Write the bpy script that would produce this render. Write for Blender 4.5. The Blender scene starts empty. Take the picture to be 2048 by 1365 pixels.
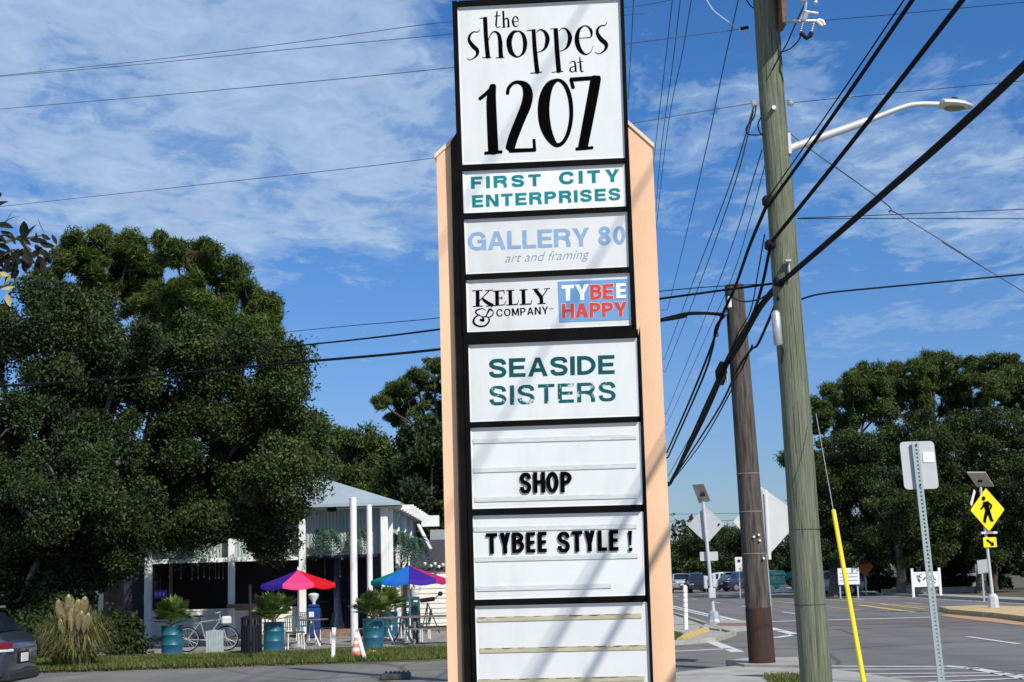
import bpy, math, random
import numpy as np
from math import sin, cos, pi, radians, sqrt, atan2, tan
from mathutils import Vector, Matrix

S = bpy.context.scene
C = S.collection
random.seed(7)
RNG = np.random.default_rng(11)

# ------------------------------------------------------------------ camera
FPX, EYE, PITCH, ROLL = 3000.0, 1.8, atan2(470, 3000), radians(1.68)
r0, u0 = Vector((1, 0, 0)), Vector((0, -sin(PITCH), cos(PITCH)))
FWD = Vector((0, cos(PITCH), sin(PITCH)))
RGT = r0 * cos(ROLL) - u0 * sin(ROLL)
UPV = r0 * sin(ROLL) + u0 * cos(ROLL)
CAMP = Vector((0, 0, EYE))
cd = bpy.data.cameras.new('camera')
cam = bpy.data.objects.new('camera', cd)
C.objects.link(cam)
cd.sensor_width = 36.0
cd.lens = 36.0 * FPX / 2048.0
cd.clip_start = 0.1
cd.clip_end = 3000
m3 = Matrix((RGT, UPV, -FWD)).transposed()
cam.matrix_world = Matrix.Translation(CAMP) @ m3.to_4x4()
S.camera = cam

# ------------------------------------------------------------------ light
SUN_EL, SUN_AZ = radians(41.0), radians(33.0)      # azimuth measured from straight behind the camera towards the right
sun_dir = Vector((sin(SUN_AZ) * cos(SUN_EL), -cos(SUN_AZ) * cos(SUN_EL), sin(SUN_EL)))   # towards the sun
ld = bpy.data.lights.new('sun', 'SUN')
ld.energy = 4.8
ld.angle = radians(0.5)
ld.color = (1.0, 0.945, 0.85)
sun = bpy.data.objects.new('sun', ld)
C.objects.link(sun)
sun.rotation_euler = sun_dir.to_track_quat('Z', 'Y').to_euler()
sun.location = (20, -20, 40)

W = bpy.data.worlds.new('World')
S.world = W
W.use_nodes = True
nt = W.node_tree
nt.nodes.clear()
def wn(t, **k):
    n = nt.nodes.new(t)
    for a, b in k.items():
        setattr(n, a, b)
    return n
def wl(a, b):
    nt.links.new(a, b)
sky = wn('ShaderNodeTexSky', sky_type='NISHITA', sun_disc=False)
sky.sun_elevation = SUN_EL
sky.sun_rotation = pi - SUN_AZ        # checked: rotation 0 = +Y, clockwise
sky.altitude = 0
sky.air_density = 1.0
sky.dust_density = 0.3
sky.ozone_density = 1.6
bg = wn('ShaderNodeBackground')
bg.inputs['Strength'].default_value = 0.10
out = wn('ShaderNodeOutputWorld')
def wmath(op, a, b=None, c=None, clamp=False):
    n = wn('ShaderNodeMath', operation=op, use_clamp=clamp)
    for i, v in enumerate((a, b, c)):
        if v is None: continue
        if isinstance(v, (int, float)): n.inputs[i].default_value = v
        else: wl(v, n.inputs[i])
    return n.outputs[0]
def wramp(val, stops, interp='LINEAR'):
    n = wn('ShaderNodeValToRGB')
    n.color_ramp.interpolation = interp
    e = n.color_ramp.elements
    while len(e) < len(stops): e.new(0.5)
    for i, (p, c) in enumerate(stops):
        e[i].position = p
        e[i].color = (c, c, c, 1) if isinstance(c, (int, float)) else (*c, 1)
    wl(val, n.inputs[0])
    return n.outputs[0]
tc = wn('ShaderNodeTexCoord')
sep = wn('ShaderNodeSeparateXYZ')
wl(tc.outputs['Generated'], sep.inputs[0])
dx, dy, dz = sep.outputs
zc = wmath('MAXIMUM', dz, 0.02)
# clouds lie on a flat layer high above: direction / height gives the place on that layer
cu = wmath('DIVIDE', dx, wmath('ADD', zc, 0.05))
cv = wmath('DIVIDE', dy, wmath('ADD', zc, 0.05))
def cloud_noise(sx, sy, detail, rough, dist, ox=0., oy=0.):
    cmb = wn('ShaderNodeCombineXYZ')
    wl(wmath('MULTIPLY_ADD', cu, sx, ox), cmb.inputs[0])
    wl(wmath('MULTIPLY_ADD', cv, sy, oy), cmb.inputs[1])
    n = wn('ShaderNodeTexNoise')
    n.inputs['Scale'].default_value = 1.0
    n.inputs['Detail'].default_value = detail
    n.inputs['Roughness'].default_value = rough
    n.inputs['Distortion'].default_value = dist
    wl(cmb.outputs[0], n.inputs['Vector'])
    return n.outputs['Fac']
CLOUD = dict(ox=0.0, oy=0.0)
n_big = cloud_noise(1.1, 0.8, 3, 0.5, 0.3, 3.1, 5.2)
n_mid = cloud_noise(4.2, 2.6, 8, 0.62, 0.5, 1.7, 0.4)
n_fine = cloud_noise(13.0, 9.5, 9, 0.62, 0.8, 4.2, 8.8)
az = wmath('DIVIDE', dx, wmath('MAXIMUM', dy, 0.05))        # bearing
el = wmath('DIVIDE', dz, wmath('MAXIMUM', dy, 0.05))        # height
# a thick bank to the left whose lower edge sinks towards the right, thin veil on the right
left_bank = wmath('MULTIPLY', wmath('MULTIPLY_ADD', az, -9.0, 0.25, clamp=True), wmath('MULTIPLY_ADD', el, 14.0, -2.5, clamp=True))
right_veil = wmath('MULTIPLY', wmath('MULTIPLY_ADD', az, 5.0, -0.3, clamp=True),
                   wmath('SUBTRACT', 1.0, wmath('MULTIPLY', wmath('ABSOLUTE', wmath('SUBTRACT', el, 0.235)), 7.5), clamp=True))
cover = wmath('ADD', wmath('MULTIPLY', left_bank, 0.32), wmath('MULTIPLY', right_veil, 0.235))
dens = wmath('ADD', wmath('ADD', wmath('MULTIPLY', n_mid, 0.80), wmath('MULTIPLY', n_fine, 0.34)), wmath('ADD', wmath('MULTIPLY', n_big, 0.60), wmath('SUBTRACT', cover, 0.50)))
mask = wramp(dens, [(0.0, 0.0), (0.44, 0.0), (0.56, 0.40), (0.70, 0.86), (1.0, 0.97)], 'EASE')
low = wramp(el, [(0.0, 0.0), (0.10, 0.15), (0.2, 1.0), (1.0, 1.0)])
mask = wmath('MULTIPLY', mask, low)
hsv = wn('ShaderNodeHueSaturation')
hsv.inputs['Saturation'].default_value = 1.05
gain = wn('ShaderNodeMix', data_type='RGBA', blend_type='MULTIPLY')
gain.inputs[0].default_value = 1.0
wl(sky.outputs[0], gain.inputs[6]); gain.inputs[7].default_value = (0.48, 0.785, 1.18, 1)
fade = wn('ShaderNodeMix', data_type='RGBA', blend_type='MULTIPLY'); fade.inputs[0].default_value = 1.0
wl(gain.outputs[2], fade.inputs[6]); wl(wramp(dz, [(0.0, (1.0, 0.76, 0.72)), (0.12, (1.08, 0.88, 0.87)), (0.30, (1, 1, 1)), (1.0, (1, 1, 1))]), fade.inputs[7])
wl(fade.outputs[2], hsv.inputs['Color'])
shade = wramp(wmath('ADD', wmath('MULTIPLY', n_fine, 0.5), wmath('MULTIPLY', n_mid, 0.5)), [(0.3, (2.7, 4.2, 6.6)), (0.7, (4.9, 6.4, 8.4))])
mix = wn('ShaderNodeMix', data_type='RGBA')
wl(mask, mix.inputs[0]); wl(hsv.outputs[0], mix.inputs[6]); wl(shade, mix.inputs[7])
wl(mix.outputs[2], bg.inputs['Color'])
wl(bg.outputs[0], out.inputs[0])

S.view_settings.view_transform = 'Standard'
S.view_settings.look = 'None'
S.view_settings.exposure = 0.0
S.view_settings.gamma = 1.0
S.view_settings.use_curve_mapping = False
S.cycles.max_bounces = 6
S.cycles.transparent_max_bounces = 8
S.cycles.use_denoising = True
S.render.filter_size = 1.2 if hasattr(S.render, 'filter_size') else 1.5

# ------------------------------------------------------------------ pixel helpers
def ray(px, py):
    return FWD * FPX + RGT * (px - 1024.0) - UPV * (py - 682.5)
def P(px, py, Y):
    d = ray(px, py)
    return CAMP + d * (Y / d.y)
def G(px, py, z=0.0):
    d = ray(px, py)
    return CAMP + d * ((z - EYE) / d.z)
def hor(px):
    return 1151.6 - (px - 1038) * 0.02934
def Ggy(px, Y):                     # ground point below pixel column at distance Y
    lo = P(px, hor(px) + EYE * FPX / Y, Y)
    return Vector((lo.x, Y, 0))

# ------------------------------------------------------------------ materials
MATS = {}
def mat(name, col, rough=0.7, metal=0.0, var=0.0, scale=6.0, bump=0.0, bscale=40.0, emit=None, col2=None, stretch=None, spec=0.5,
        detail=5, trans=0.0, alpha=None, coat=0.0, thr=(0.35, 0.65), island=0.0, coord='Object'):
    if name in MATS: return MATS[name]
    m = bpy.data.materials.new(name)
    m.use_nodes = True
    n = m.node_tree.nodes; l = m.node_tree.links
    b = n['Principled BSDF']
    b.inputs['Base Color'].default_value = (*col, 1)
    b.inputs['Roughness'].default_value = rough
    b.inputs['Metallic'].default_value = metal
    b.inputs['Specular IOR Level'].default_value = spec
    b.inputs['Coat Weight'].default_value = coat
    if trans: b.inputs['Transmission Weight'].default_value = trans
    if alpha is not None: b.inputs['Alpha'].default_value = alpha
    t = n.new('ShaderNodeTexCoord')
    src = t.outputs[coord]
    if stretch:
        mp = n.new('ShaderNodeMapping'); mp.inputs['Scale'].default_value = stretch
        l.new(src, mp.inputs['Vector']); src = mp.outputs[0]
    colout = None
    if var or col2:
        nz = n.new('ShaderNodeTexNoise'); nz.inputs['Scale'].default_value = scale; nz.inputs['Detail'].default_value = detail
        nz.inputs['Roughness'].default_value = 0.62
        l.new(src, nz.inputs['Vector'])
        rp = n.new('ShaderNodeValToRGB')
        c2 = col2 if col2 else tuple(min(1, c * (1 + var)) for c in col)
        c1 = col if col2 else tuple(c * (1 - var) for c in col)
        rp.color_ramp.elements[0].position = thr[0]; rp.color_ramp.elements[0].color = (*c1, 1)
        rp.color_ramp.elements[1].position = thr[1]; rp.color_ramp.elements[1].color = (*c2, 1)
        l.new(nz.outputs['Fac'], rp.inputs[0])
        colout = rp.outputs[0]
    if island:
        g = n.new('ShaderNodeNewGeometry')
        h = n.new('ShaderNodeHueSaturation')
        mr = n.new('ShaderNodeMapRange'); mr.inputs['To Min'].default_value = 1 - island; mr.inputs['To Max'].default_value = 1 + island
        l.new(g.outputs['Random Per Island'], mr.inputs['Value']); l.new(mr.outputs[0], h.inputs['Value'])
        mr2 = n.new('ShaderNodeMapRange'); mr2.inputs['To Min'].default_value = 0.488; mr2.inputs['To Max'].default_value = 0.53
        l.new(g.outputs['Random Per Island'], mr2.inputs['Value']); l.new(mr2.outputs[0], h.inputs['Hue'])
        if colout: l.new(colout, h.inputs['Color'])
        else: h.inputs['Color'].default_value = (*col, 1)
        colout = h.outputs[0]
    if colout: l.new(colout, b.inputs['Base Color'])
    if bump:
        nb = n.new('ShaderNodeTexNoise'); nb.inputs['Scale'].default_value = bscale; nb.inputs['Detail'].default_value = 6
        l.new(src, nb.inputs['Vector'])
        bp = n.new('ShaderNodeBump'); bp.inputs['Strength'].default_value = bump; bp.inputs['Distance'].default_value = 0.02
        l.new(nb.outputs['Fac'], bp.inputs['Height']); l.new(bp.outputs[0], b.inputs['Normal'])
    if emit:
        b.inputs['Emission Color'].default_value = (*emit, 1); b.inputs['Emission Strength'].default_value = 1
    MATS[name] = m
    return m
def asphalt(name, c, crack=True):
    m = mat(name, c, rough=0.92, var=0.14, scale=0.55, bump=0.3, bscale=70, detail=10)
    n = m.node_tree.nodes; l = m.node_tree.links; b = n['Principled BSDF']
    src = b.inputs['Base Color'].links[0].from_socket; t = n.new('ShaderNodeTexCoord')
    # tar cracks, worn wheel tracks and speckle
    vo = n.new('ShaderNodeTexVoronoi'); vo.feature = 'DISTANCE_TO_EDGE'; vo.inputs['Scale'].default_value = 0.19
    nz = n.new('ShaderNodeTexNoise'); nz.inputs['Scale'].default_value = 1.1; nz.inputs['Detail'].default_value = 6
    ad = n.new('ShaderNodeMix'); ad.data_type = 'RGBA'; ad.inputs[0].default_value = 0.30
    l.new(t.outputs['Object'], nz.inputs['Vector']); l.new(t.outputs['Object'], ad.inputs[6]); l.new(nz.outputs['Color'], ad.inputs[7]); l.new(ad.outputs[2], vo.inputs['Vector'])
    r = n.new('ShaderNodeValToRGB'); r.color_ramp.elements[0].position = 0.0; r.color_ramp.elements[0].color = (.42, .42, .42, 1); r.color_ramp.elements[1].position = 0.012; r.color_ramp.elements[1].color = (1, 1, 1, 1)
    l.new(vo.outputs['Distance'], r.inputs[0])
    mp = n.new('ShaderNodeMapping'); mp.inputs['Scale'].default_value = (.9, .05, 1); l.new(t.outputs['Object'], mp.inputs['Vector'])
    n2 = n.new('ShaderNodeTexNoise'); n2.inputs['Scale'].default_value = 1.0; n2.inputs['Detail'].default_value = 4; l.new(mp.outputs[0], n2.inputs['Vector'])
    r2 = n.new('ShaderNodeValToRGB'); r2.color_ramp.elements[0].position = .3; r2.color_ramp.elements[0].color = (.82, .82, .82, 1); r2.color_ramp.elements[1].position = .7; r2.color_ramp.elements[1].color = (1.14, 1.13, 1.1, 1)
    l.new(n2.outputs['Fac'], r2.inputs[0])
    m1 = n.new('ShaderNodeMix'); m1.data_type = 'RGBA'; m1.blend_type = 'MULTIPLY'; m1.inputs[0].default_value = 1; l.new(src, m1.inputs[6]); l.new(r.outputs[0], m1.inputs[7])
    m2 = n.new('ShaderNodeMix'); m2.data_type = 'RGBA'; m2.blend_type = 'MULTIPLY'; m2.inputs[0].default_value = 1; l.new(m1.outputs[2], m2.inputs[6]); l.new(r2.outputs[0], m2.inputs[7])
    l.new(m2.outputs[2], b.inputs['Base Color']); return m
def streaks(m, col, sc=(3, 3, .35), lo=.58, hi=.78, amt=.5):
    """dirt streaks with a shape of their own"""
    n = m.node_tree.nodes; l = m.node_tree.links; b = n['Principled BSDF']; src = b.inputs['Base Color'].links[0].from_socket
    t = n.new('ShaderNodeTexCoord'); mp = n.new('ShaderNodeMapping'); mp.inputs['Scale'].default_value = sc; l.new(t.outputs['Object'], mp.inputs['Vector'])
    nz = n.new('ShaderNodeTexNoise'); nz.inputs['Scale'].default_value = 1.0; nz.inputs['Detail'].default_value = 9; nz.inputs['Roughness'].default_value = .65; l.new(mp.outputs[0], nz.inputs['Vector'])
    r = n.new('ShaderNodeValToRGB'); r.color_ramp.elements[0].position = lo; r.color_ramp.elements[0].color = (0, 0, 0, 1); r.color_ramp.elements[1].position = hi; r.color_ramp.elements[1].color = (amt, amt, amt, 1); l.new(nz.outputs['Fac'], r.inputs[0])
    mx = n.new('ShaderNodeMix'); mx.data_type = 'RGBA'; l.new(r.outputs[0], mx.inputs[0]); l.new(src, mx.inputs[6]); mx.inputs[7].default_value = (*col, 1); l.new(mx.outputs[2], b.inputs['Base Color']); return m
def leaf_mat(name, col, col2, scale=0.35, trans=0.25, rough=0.5, island=0.45):
    m = mat(name, col, rough=rough, col2=col2, scale=scale, detail=3, island=island, spec=0.18)
    n = m.node_tree.nodes; l = m.node_tree.links
    b = n['Principled BSDF']; o = n['Material Output']
    tr = n.new('ShaderNodeBsdfTranslucent')
    src = b.inputs['Base Color'].links[0].from_socket
    l.new(src, tr.inputs['Color'])
    mx = n.new('ShaderNodeMixShader'); mx.inputs[0].default_value = trans
    l.new(b.outputs[0], mx.inputs[1]); l.new(tr.outputs[0], mx.inputs[2]); l.new(mx.outputs[0], o.inputs['Surface'])
    return m

# ------------------------------------------------------------------ mesh builder
class MB:
    def __init__(s):
        s.v = []; s.f = []
    def add(s, vs, fs):
        o = len(s.v)
        s.v += [tuple(v) for v in vs]
        s.f += [tuple(i + o for i in f) for f in fs]
        return s
    def box(s, c, d, R=None):
        hx, hy, hz = d[0] / 2, d[1] / 2, d[2] / 2
        vs = [Vector((x, y, z)) for z in (-hz, hz) for x, y in ((-hx, -hy), (hx, -hy), (hx, hy), (-hx, hy))]
        if R is not None: vs = [R @ v for v in vs]
        c = Vector(c)
        return s.add([c + v for v in vs], [(0, 3, 2, 1), (4, 5, 6, 7), (0, 1, 5, 4), (1, 2, 6, 5), (2, 3, 7, 6), (3, 0, 4, 7)])
    def bbox(s, x0, x1, y0, y1, z0, z1):
        return s.box(((x0 + x1) / 2, (y0 + y1) / 2, (z0 + z1) / 2), (x1 - x0, y1 - y0, z1 - z0))
    def rbox(s, c, d, r=0.02, R=None):          # box with chamfered vertical and horizontal edges
        hx, hy, hz = d[0] / 2, d[1] / 2, d[2] / 2
        r = min(r, hx * .45, hy * .45, hz * .45)
        rings = []
        for z, k in ((-hz, r), (-hz + r, 0), (hz - r, 0), (hz, r)):
            x, y = hx - k, hy - k
            rings.append([(-x + r, -y, z), (x - r, -y, z), (x, -y + r, z), (x, y - r, z), (x - r, y, z), (-x + r, y, z), (-x, y - r, z), (-x, -y + r, z)])
        vs = [Vector(v) for rg in rings for v in rg]
        if R is not None: vs = [R @ v for v in vs]
        c = Vector(c)
        fs = [tuple(range(7, -1, -1)), tuple(range(24, 32))]
        for k in range(3):
            for i in range(8):
                j = (i + 1) % 8
                fs.append((k * 8 + i, k * 8 + j, k * 8 + 8 + j, k * 8 + 8 + i))
        return s.add([c + v for v in vs], fs)
    def tube(s, pts, rad, n=8, cap=True):
        pts = [Vector(p) for p in pts]
        if isinstance(rad, (int, float)): rad = [rad] * len(pts)
        vs = []; prev = None
        for i, p in enumerate(pts):
            a = pts[max(0, i - 1)]; b = pts[min(len(pts) - 1, i + 1)]
            t = (b - a)
            t = t.normalized() if t.length > 1e-9 else Vector((0, 0, 1))
            ref = prev if prev is not None else (Vector((0, 0, 1)) if abs(t.z) < .9 else Vector((1, 0, 0)))
            x = ref - t * ref.dot(t)
            if x.length < 1e-6:
                x = Vector((1, 0, 0)).cross(t)
            x.normalize(); prev = x
            y = t.cross(x)
            for k in range(n):
                an = 2 * pi * k / n
                vs.append(p + (x * cos(an) + y * sin(an)) * rad[i])
        fs = []
        for i in range(len(pts) - 1):
            for k in range(n):
                j = (k + 1) % n
                fs.append((i * n + k, i * n + j, (i + 1) * n + j, (i + 1) * n + k))
        if cap:
            fs.append(tuple(range(n - 1, -1, -1))); fs.append(tuple(range((len(pts) - 1) * n, len(pts) * n)))
        return s.add(vs, fs)
    def cyl(s, a, b, r, n=12, r2=None):
        return s.tube([a, b], [r, r if r2 is None else r2], n)
    def lathe(s, c, prof, n=20):
        c = Vector(c); vs = []
        for r, z in prof:
            for k in range(n):
                an = 2 * pi * k / n
                vs.append(c + Vector((r * cos(an), r * sin(an), z)))
        fs = []
        for i in range(len(prof) - 1):
            for k in range(n):
                j = (k + 1) % n
                fs.append((i * n + k, i * n + j, (i + 1) * n + j, (i + 1) * n + k))
        if prof[0][0] > 1e-4: fs.append(tuple(range(n - 1, -1, -1)))
        if prof[-1][0] > 1e-4: fs.append(tuple(range((len(prof) - 1) * n, len(prof) * n)))
        return s.add(vs, fs)
    def prism(s, poly, vec):                    # poly: list of 3D points, extruded by vec
        poly = [Vector(p) for p in poly]; vec = Vector(vec); n = len(poly)
        fs = [tuple(range(n)), tuple(range(2 * n - 1, n - 1, -1))]
        for i in range(n):
            j = (i + 1) % n
            fs.append((i, i + n, j + n, j))
        return s.add(poly + [p + vec for p in poly], fs)
    def quad(s, a, b, c, d):
        return s.add([a, b, c, d], [(0, 1, 2, 3)])
    def sphere(s, c, r, n=12, m=8, sc=(1, 1, 1)):
        prof = [(sin(pi * i / m), -cos(pi * i / m)) for i in range(m + 1)]
        c = Vector(c); vs = []
        for a, z in prof:
            for k in range(n):
                an = 2 * pi * k / n
                vs.append(c + Vector((a * cos(an) * r * sc[0], a * sin(an) * r * sc[1], z * r * sc[2])))
        fs = []
        for i in range(m):
            for k in range(n):
                j = (k + 1) % n
                fs.append((i * n + k, i * n + j, (i + 1) * n + j, (i + 1) * n + k))
        return s.add(vs, fs)
    def build(s, name, m, parent=None, world=True, smooth=False, fix=True):
        me = bpy.data.meshes.new(name)
        vs = s.v
        if parent is not None and world and parent.name in INV:
            M = INV[parent.name]
            vs = [tuple(M @ Vector(v)) for v in vs]
        me.from_pydata(vs, [], s.f)
        if fix:
            import bmesh
            bm = bmesh.new(); bm.from_mesh(me)
            bmesh.ops.recalc_face_normals(bm, faces=bm.faces)
            bm.to_mesh(me); bm.free()
        me.materials.append(m)
        if smooth:
            me.polygons.foreach_set('use_smooth', [True] * len(me.polygons))
            if smooth != True and hasattr(me, 'set_sharp_from_angle'): me.set_sharp_from_angle(angle=radians(smooth))
        o = bpy.data.objects.new(name, me)
        C.objects.link(o)
        if parent is not None: o.parent = parent
        return o
INV = {}
def thing(name, label, cat, loc, rotz=0.0, group=None):
    o = bpy.data.objects.new(name, None)
    C.objects.link(o)
    o.empty_display_size = 0.1
    o.location = loc; o.rotation_euler = (0, 0, rotz)
    o['label'] = label; o['category'] = cat
    if group: o['group'] = group
    INV[o.name] = (Matrix.Translation(Vector(loc)) @ Matrix.Rotation(rotz, 4, 'Z')).inverted()
    return o
def tag(o, label, cat, group=None):
    o['label'] = label; o['category'] = cat
    if group: o['group'] = group
    return o
def setting(o, kind='structure', label=None):
    o['kind'] = kind
    if label: o['label'] = label
    return o
def dup(root, loc, rotz, label, cat=None, group=None):
    r = root.copy(); C.objects.link(r); r.location = loc; r.rotation_euler = (0, 0, rotz); r['label'] = label
    if cat: r['category'] = cat
    if group: r['group'] = group
    for ch in list(root.children):
        c = ch.copy(); C.objects.link(c); c.parent = r
        for g in ch.children:
            d = g.copy(); C.objects.link(d); d.parent = c
    return r
def smoothpts(pts, k=6):                        # Catmull-Rom through tuples of any length
    if len(pts) < 3: return [tuple(p) for p in pts]
    pts = [tuple(p) for p in pts]; o = []
    for i in range(len(pts) - 1):
        p0 = pts[max(0, i - 1)]; p1 = pts[i]; p2 = pts[i + 1]; p3 = pts[min(len(pts) - 1, i + 2)]
        for j in range(k):
            t = j / k
            o.append(tuple(0.5 * (2 * b + (c - a) * t + (2 * a - 5 * b + 4 * c - d) * t * t + (3 * b - a - 3 * c + d) * t ** 3) for a, b, c, d in zip(p0, p1, p2, p3)))
    o.append(pts[-1])
    return o
# ================================================================== GROUND AND ROADS
ASPH = asphalt('asphalt', (0.152, 0.147, 0.139))
ASPH2 = asphalt('asphalt_side', (0.168, 0.158, 0.142))
CONC = mat('concrete', (0.36, 0.34, 0.30), rough=0.9, var=0.18, scale=1.6, bump=0.2, bscale=30, detail=8)
GRAVEL = mat('shell_gravel', (0.27, 0.25, 0.22), rough=0.95, var=0.35, scale=7, bump=0.8, bscale=22)
PAINTW = mat('road_paint_white', (0.62, 0.62, 0.60), rough=0.8, col2=(0.30, 0.30, 0.30), scale=3.5, detail=9, thr=(0.5, 0.75))
PAINTY = mat('road_paint_yellow', (0.66, 0.42, 0.09), rough=0.8, col2=(0.3, 0.24, 0.14), scale=3.5, detail=9, thr=(0.5, 0.75))
BRICKR = mat('red_brick_pavers', (0.26, 0.12, 0.085), rough=0.9, var=0.3, scale=5)
GRASSB = mat('grass_soil', (0.06, 0.085, 0.022), rough=1, col2=(0.11, 0.105, 0.045), scale=0.8, detail=8, bump=0.6, bscale=18)
SOIL = mat('leafy_soil', (0.07, 0.07, 0.035), rough=1, col2=(0.12, 0.10, 0.06), scale=0.5, detail=8, bump=0.5, bscale=12)

def sheet(name, pts, z, m, label=None, nx=0):
    mb = MB()
    mb.add([(p[0], p[1], z) for p in pts], [tuple(range(len(pts)))])
    o = mb.build(name, m, fix=False)
    # make sure the sheet faces up
    if o.data.polygons[0].normal.z < 0: o.data.flip_normals()
    setting(o, 'structure', label)
    return o
def slab(name, pts, z0, z1, m, label=None):
    mb = MB()
    mb.prism([(p[0], p[1], z0) for p in pts], (0, 0, z1 - z0))
    o = mb.build(name, m)
    setting(o, 'structure', label)
    return o
sheet('ground', [(-900, -300), (900, -300), (900, 1800), (-900, 1800)], 0.0, SOIL)
RX0, RX1 = 6.1, 21.3            # kerb lines of the main road
sheet('main_road', [(4.3, -60), (RX1, -60), (RX1 + 8, 900), (RX0 + 8, 900)], 0.006, ASPH)
sheet('side_street', [(-60, 6), (RX0 + .02, 6), (RX0 + .3, 42), (-60, 42)], 0.010, ASPH2)
# sidewalk corner on this side, under sign and poles
NG = [(-60, -30), (RX0 - 0.1, -30), (RX0 - 0.1, 20.5), (5.4, 24.8), (4.6, 27.9), (3.3, 26.9), (2.4, 25.7), (-1.6, 25.3), (-1.6, 9), (-60, 9)]
slab('sidewalk_corner', NG, 0.0, 0.11, CONC)
GRN = [(3.4, 19.0), (4.3, 19.0), (4.4, 23.9), (3.8, 24.1)]
sheet('grass_corner', GRN, 0.116, GRASSB)
# raised kerb pad round the brown pole
pad = [G(1452, 1338), G(1490, 1347), G(1600, 1349), G(1660, 1338), G(1600, 1331), G(1500, 1331)]
slab('kerb_pad', [(p.x, p.y) for p in pad], 0.0, 0.15, CONC)

# far corner across the side street
LE = lambda px, py: G(px, py)
def gpoly(*pp): return [(G(a, b).x, G(a, b).y) for a, b in pp]
slab('far_corner', [(-60, 32.8), (-2, 33.5), (3.5, 37.2), (4.9, 38.6), (5.9, 42.0), (RX0 + .3, 62), (RX0 + 8.2, 900), (-60, 900)], 0.0, 0.05, SOIL)
# gravel forecourt of the restaurant and its lawn strip
sheet('gravel_forecourt', [(-20, 37.2), (2.9, 38.9), (2.9, 51), (-20, 51)], 0.056, GRAVEL)
sheet('lawn_strip', [(-34, 32.9), (-2, 33.55), (3.4, 37.25), (4.2, 38.2), (4.5, 42), (2.9, 42), (2.9, 38.9), (-20, 37.2), (-34, 37.2)], 0.060, GRASSB)
# pavement along the main road at the far corner
sheet('sidewalk_far', [(4.25, 38.0), (4.9, 38.7), (5.85, 42), (6.3, 62), (7.6, 200), (6.2, 200), (4.8, 62), (4.5, 42)], 0.064, CONC)
# brick ramp island that carries the crossing sign
isl = gpoly((1400, 1262), (1418, 1252), (1440, 1247), (1500, 1249), (1540, 1257), (1500, 1262), (1440, 1267))
slab('kerb_island', isl, 0.0, 0.12, CONC)
isl2 = gpoly((1425, 1260), (1440, 1254), (1500, 1254), (1520, 1257), (1490, 1260))
sheet('brick_ramp', isl2, 0.126, BRICKR)
# yellow painted kerb
mb = MB()
ycurb = [G(1362, 1290), G(1375, 1281), G(1392, 1274), G(1412, 1268)]
for a, b in zip(ycurb[:-1], ycurb[1:]):
    mb.tube([a + Vector((0, 0, .07)), b + Vector((0, 0, .07))], 0.13, 8)
setting(mb.build('yellow_kerb', mat('yellow_kerb_paint', (0.62, 0.43, 0.10), rough=.9, col2=(0.35, 0.28, 0.16), scale=5)), 'structure')
# dark kerb line along the left of the road
mb = MB()
def kerbline(pts, w, z1):
    for a, b in zip(pts[:-1], pts[1:]):
        a = Vector((a[0], a[1], 0)); b = Vector((b[0], b[1], 0)); t = (b - a).normalized(); nrm = Vector((-t.y, t.x, 0)) * w / 2
        mb.prism([a - nrm, b - nrm, b + nrm, a + nrm], (0, 0, z1))
kerbline([(3.4, 37.15), (4.85, 38.5), (5.85, 42), (6.35, 62), (14.2, 900)], 0.15, 0.13)
setting(mb.build('kerb_left', CONC), 'structure')
mb = MB(); kerbline([(RX1 + .1, -60), (RX1 + .6, 62), (RX1 + 8.1, 900)], 0.16, 0.14)
setting(mb.build('kerb_right', CONC), 'structure')
sheet('sidewalk_right', [(RX1 + 1.5, -40), (RX1 + 3.0, -40), (RX1 + 4.3, 160), (RX1 + 2.8, 160)], 0.012, CONC)

def mark(name, a, b, w, m=PAINTW, z=0.016, nseg=1):
    a = Vector((a[0], a[1], 0)); b = Vector((b[0], b[1], 0)); t = (b - a).normalized(); nr = Vector((-t.y, t.x, 0)) * w / 2
    mb = MB(); mb.quad(*[(p.x, p.y, z) for p in (a - nr, b - nr, b + nr, a + nr)])
    o = mb.build(name, m, fix=False)
    if o.data.polygons[0].normal.z < 0: o.data.flip_normals()
    setting(o, 'structure'); return o
def gm(name, pa, pb, w, m=PAINTW, z=0.016):
    a = G(*pa); b = G(*pb); return mark(name, a, b, w, m, z)
ex = lambda X, Y: X + 8 * Y / 900.0
def rline(name, X, y0, y1, w=.14, m=PAINTW, z=.016): return mark(name, (ex(X, y0), y0), (ex(X, y1), y1), w, m, z)
rline('edge_line', 6.9, 53, 400, .16)
y = 60
rline('lane_line', 10.6, 33.5, 37.5, .15)
while y < 330:
    rline('lane_line', 10.3, y, y + 3.2, .15); y += 12
y = 57
while y < 300:
    rline('lane_line', 17.6, y, y + 3, .15); y += 12
rline('centre_line', 13.3, 62, 400, .15, PAINTY)
rline('centre_line', 16.4, 62, 400, .15, PAINTY)
rline('edge_line', 20.6, 20, 400, .15)
gm('centre_line', (1718, 1211), (1830, 1226), .3, PAINTY)
gm('centre_line', (1760, 1209), (1850, 1219), .2, PAINTY)
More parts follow.
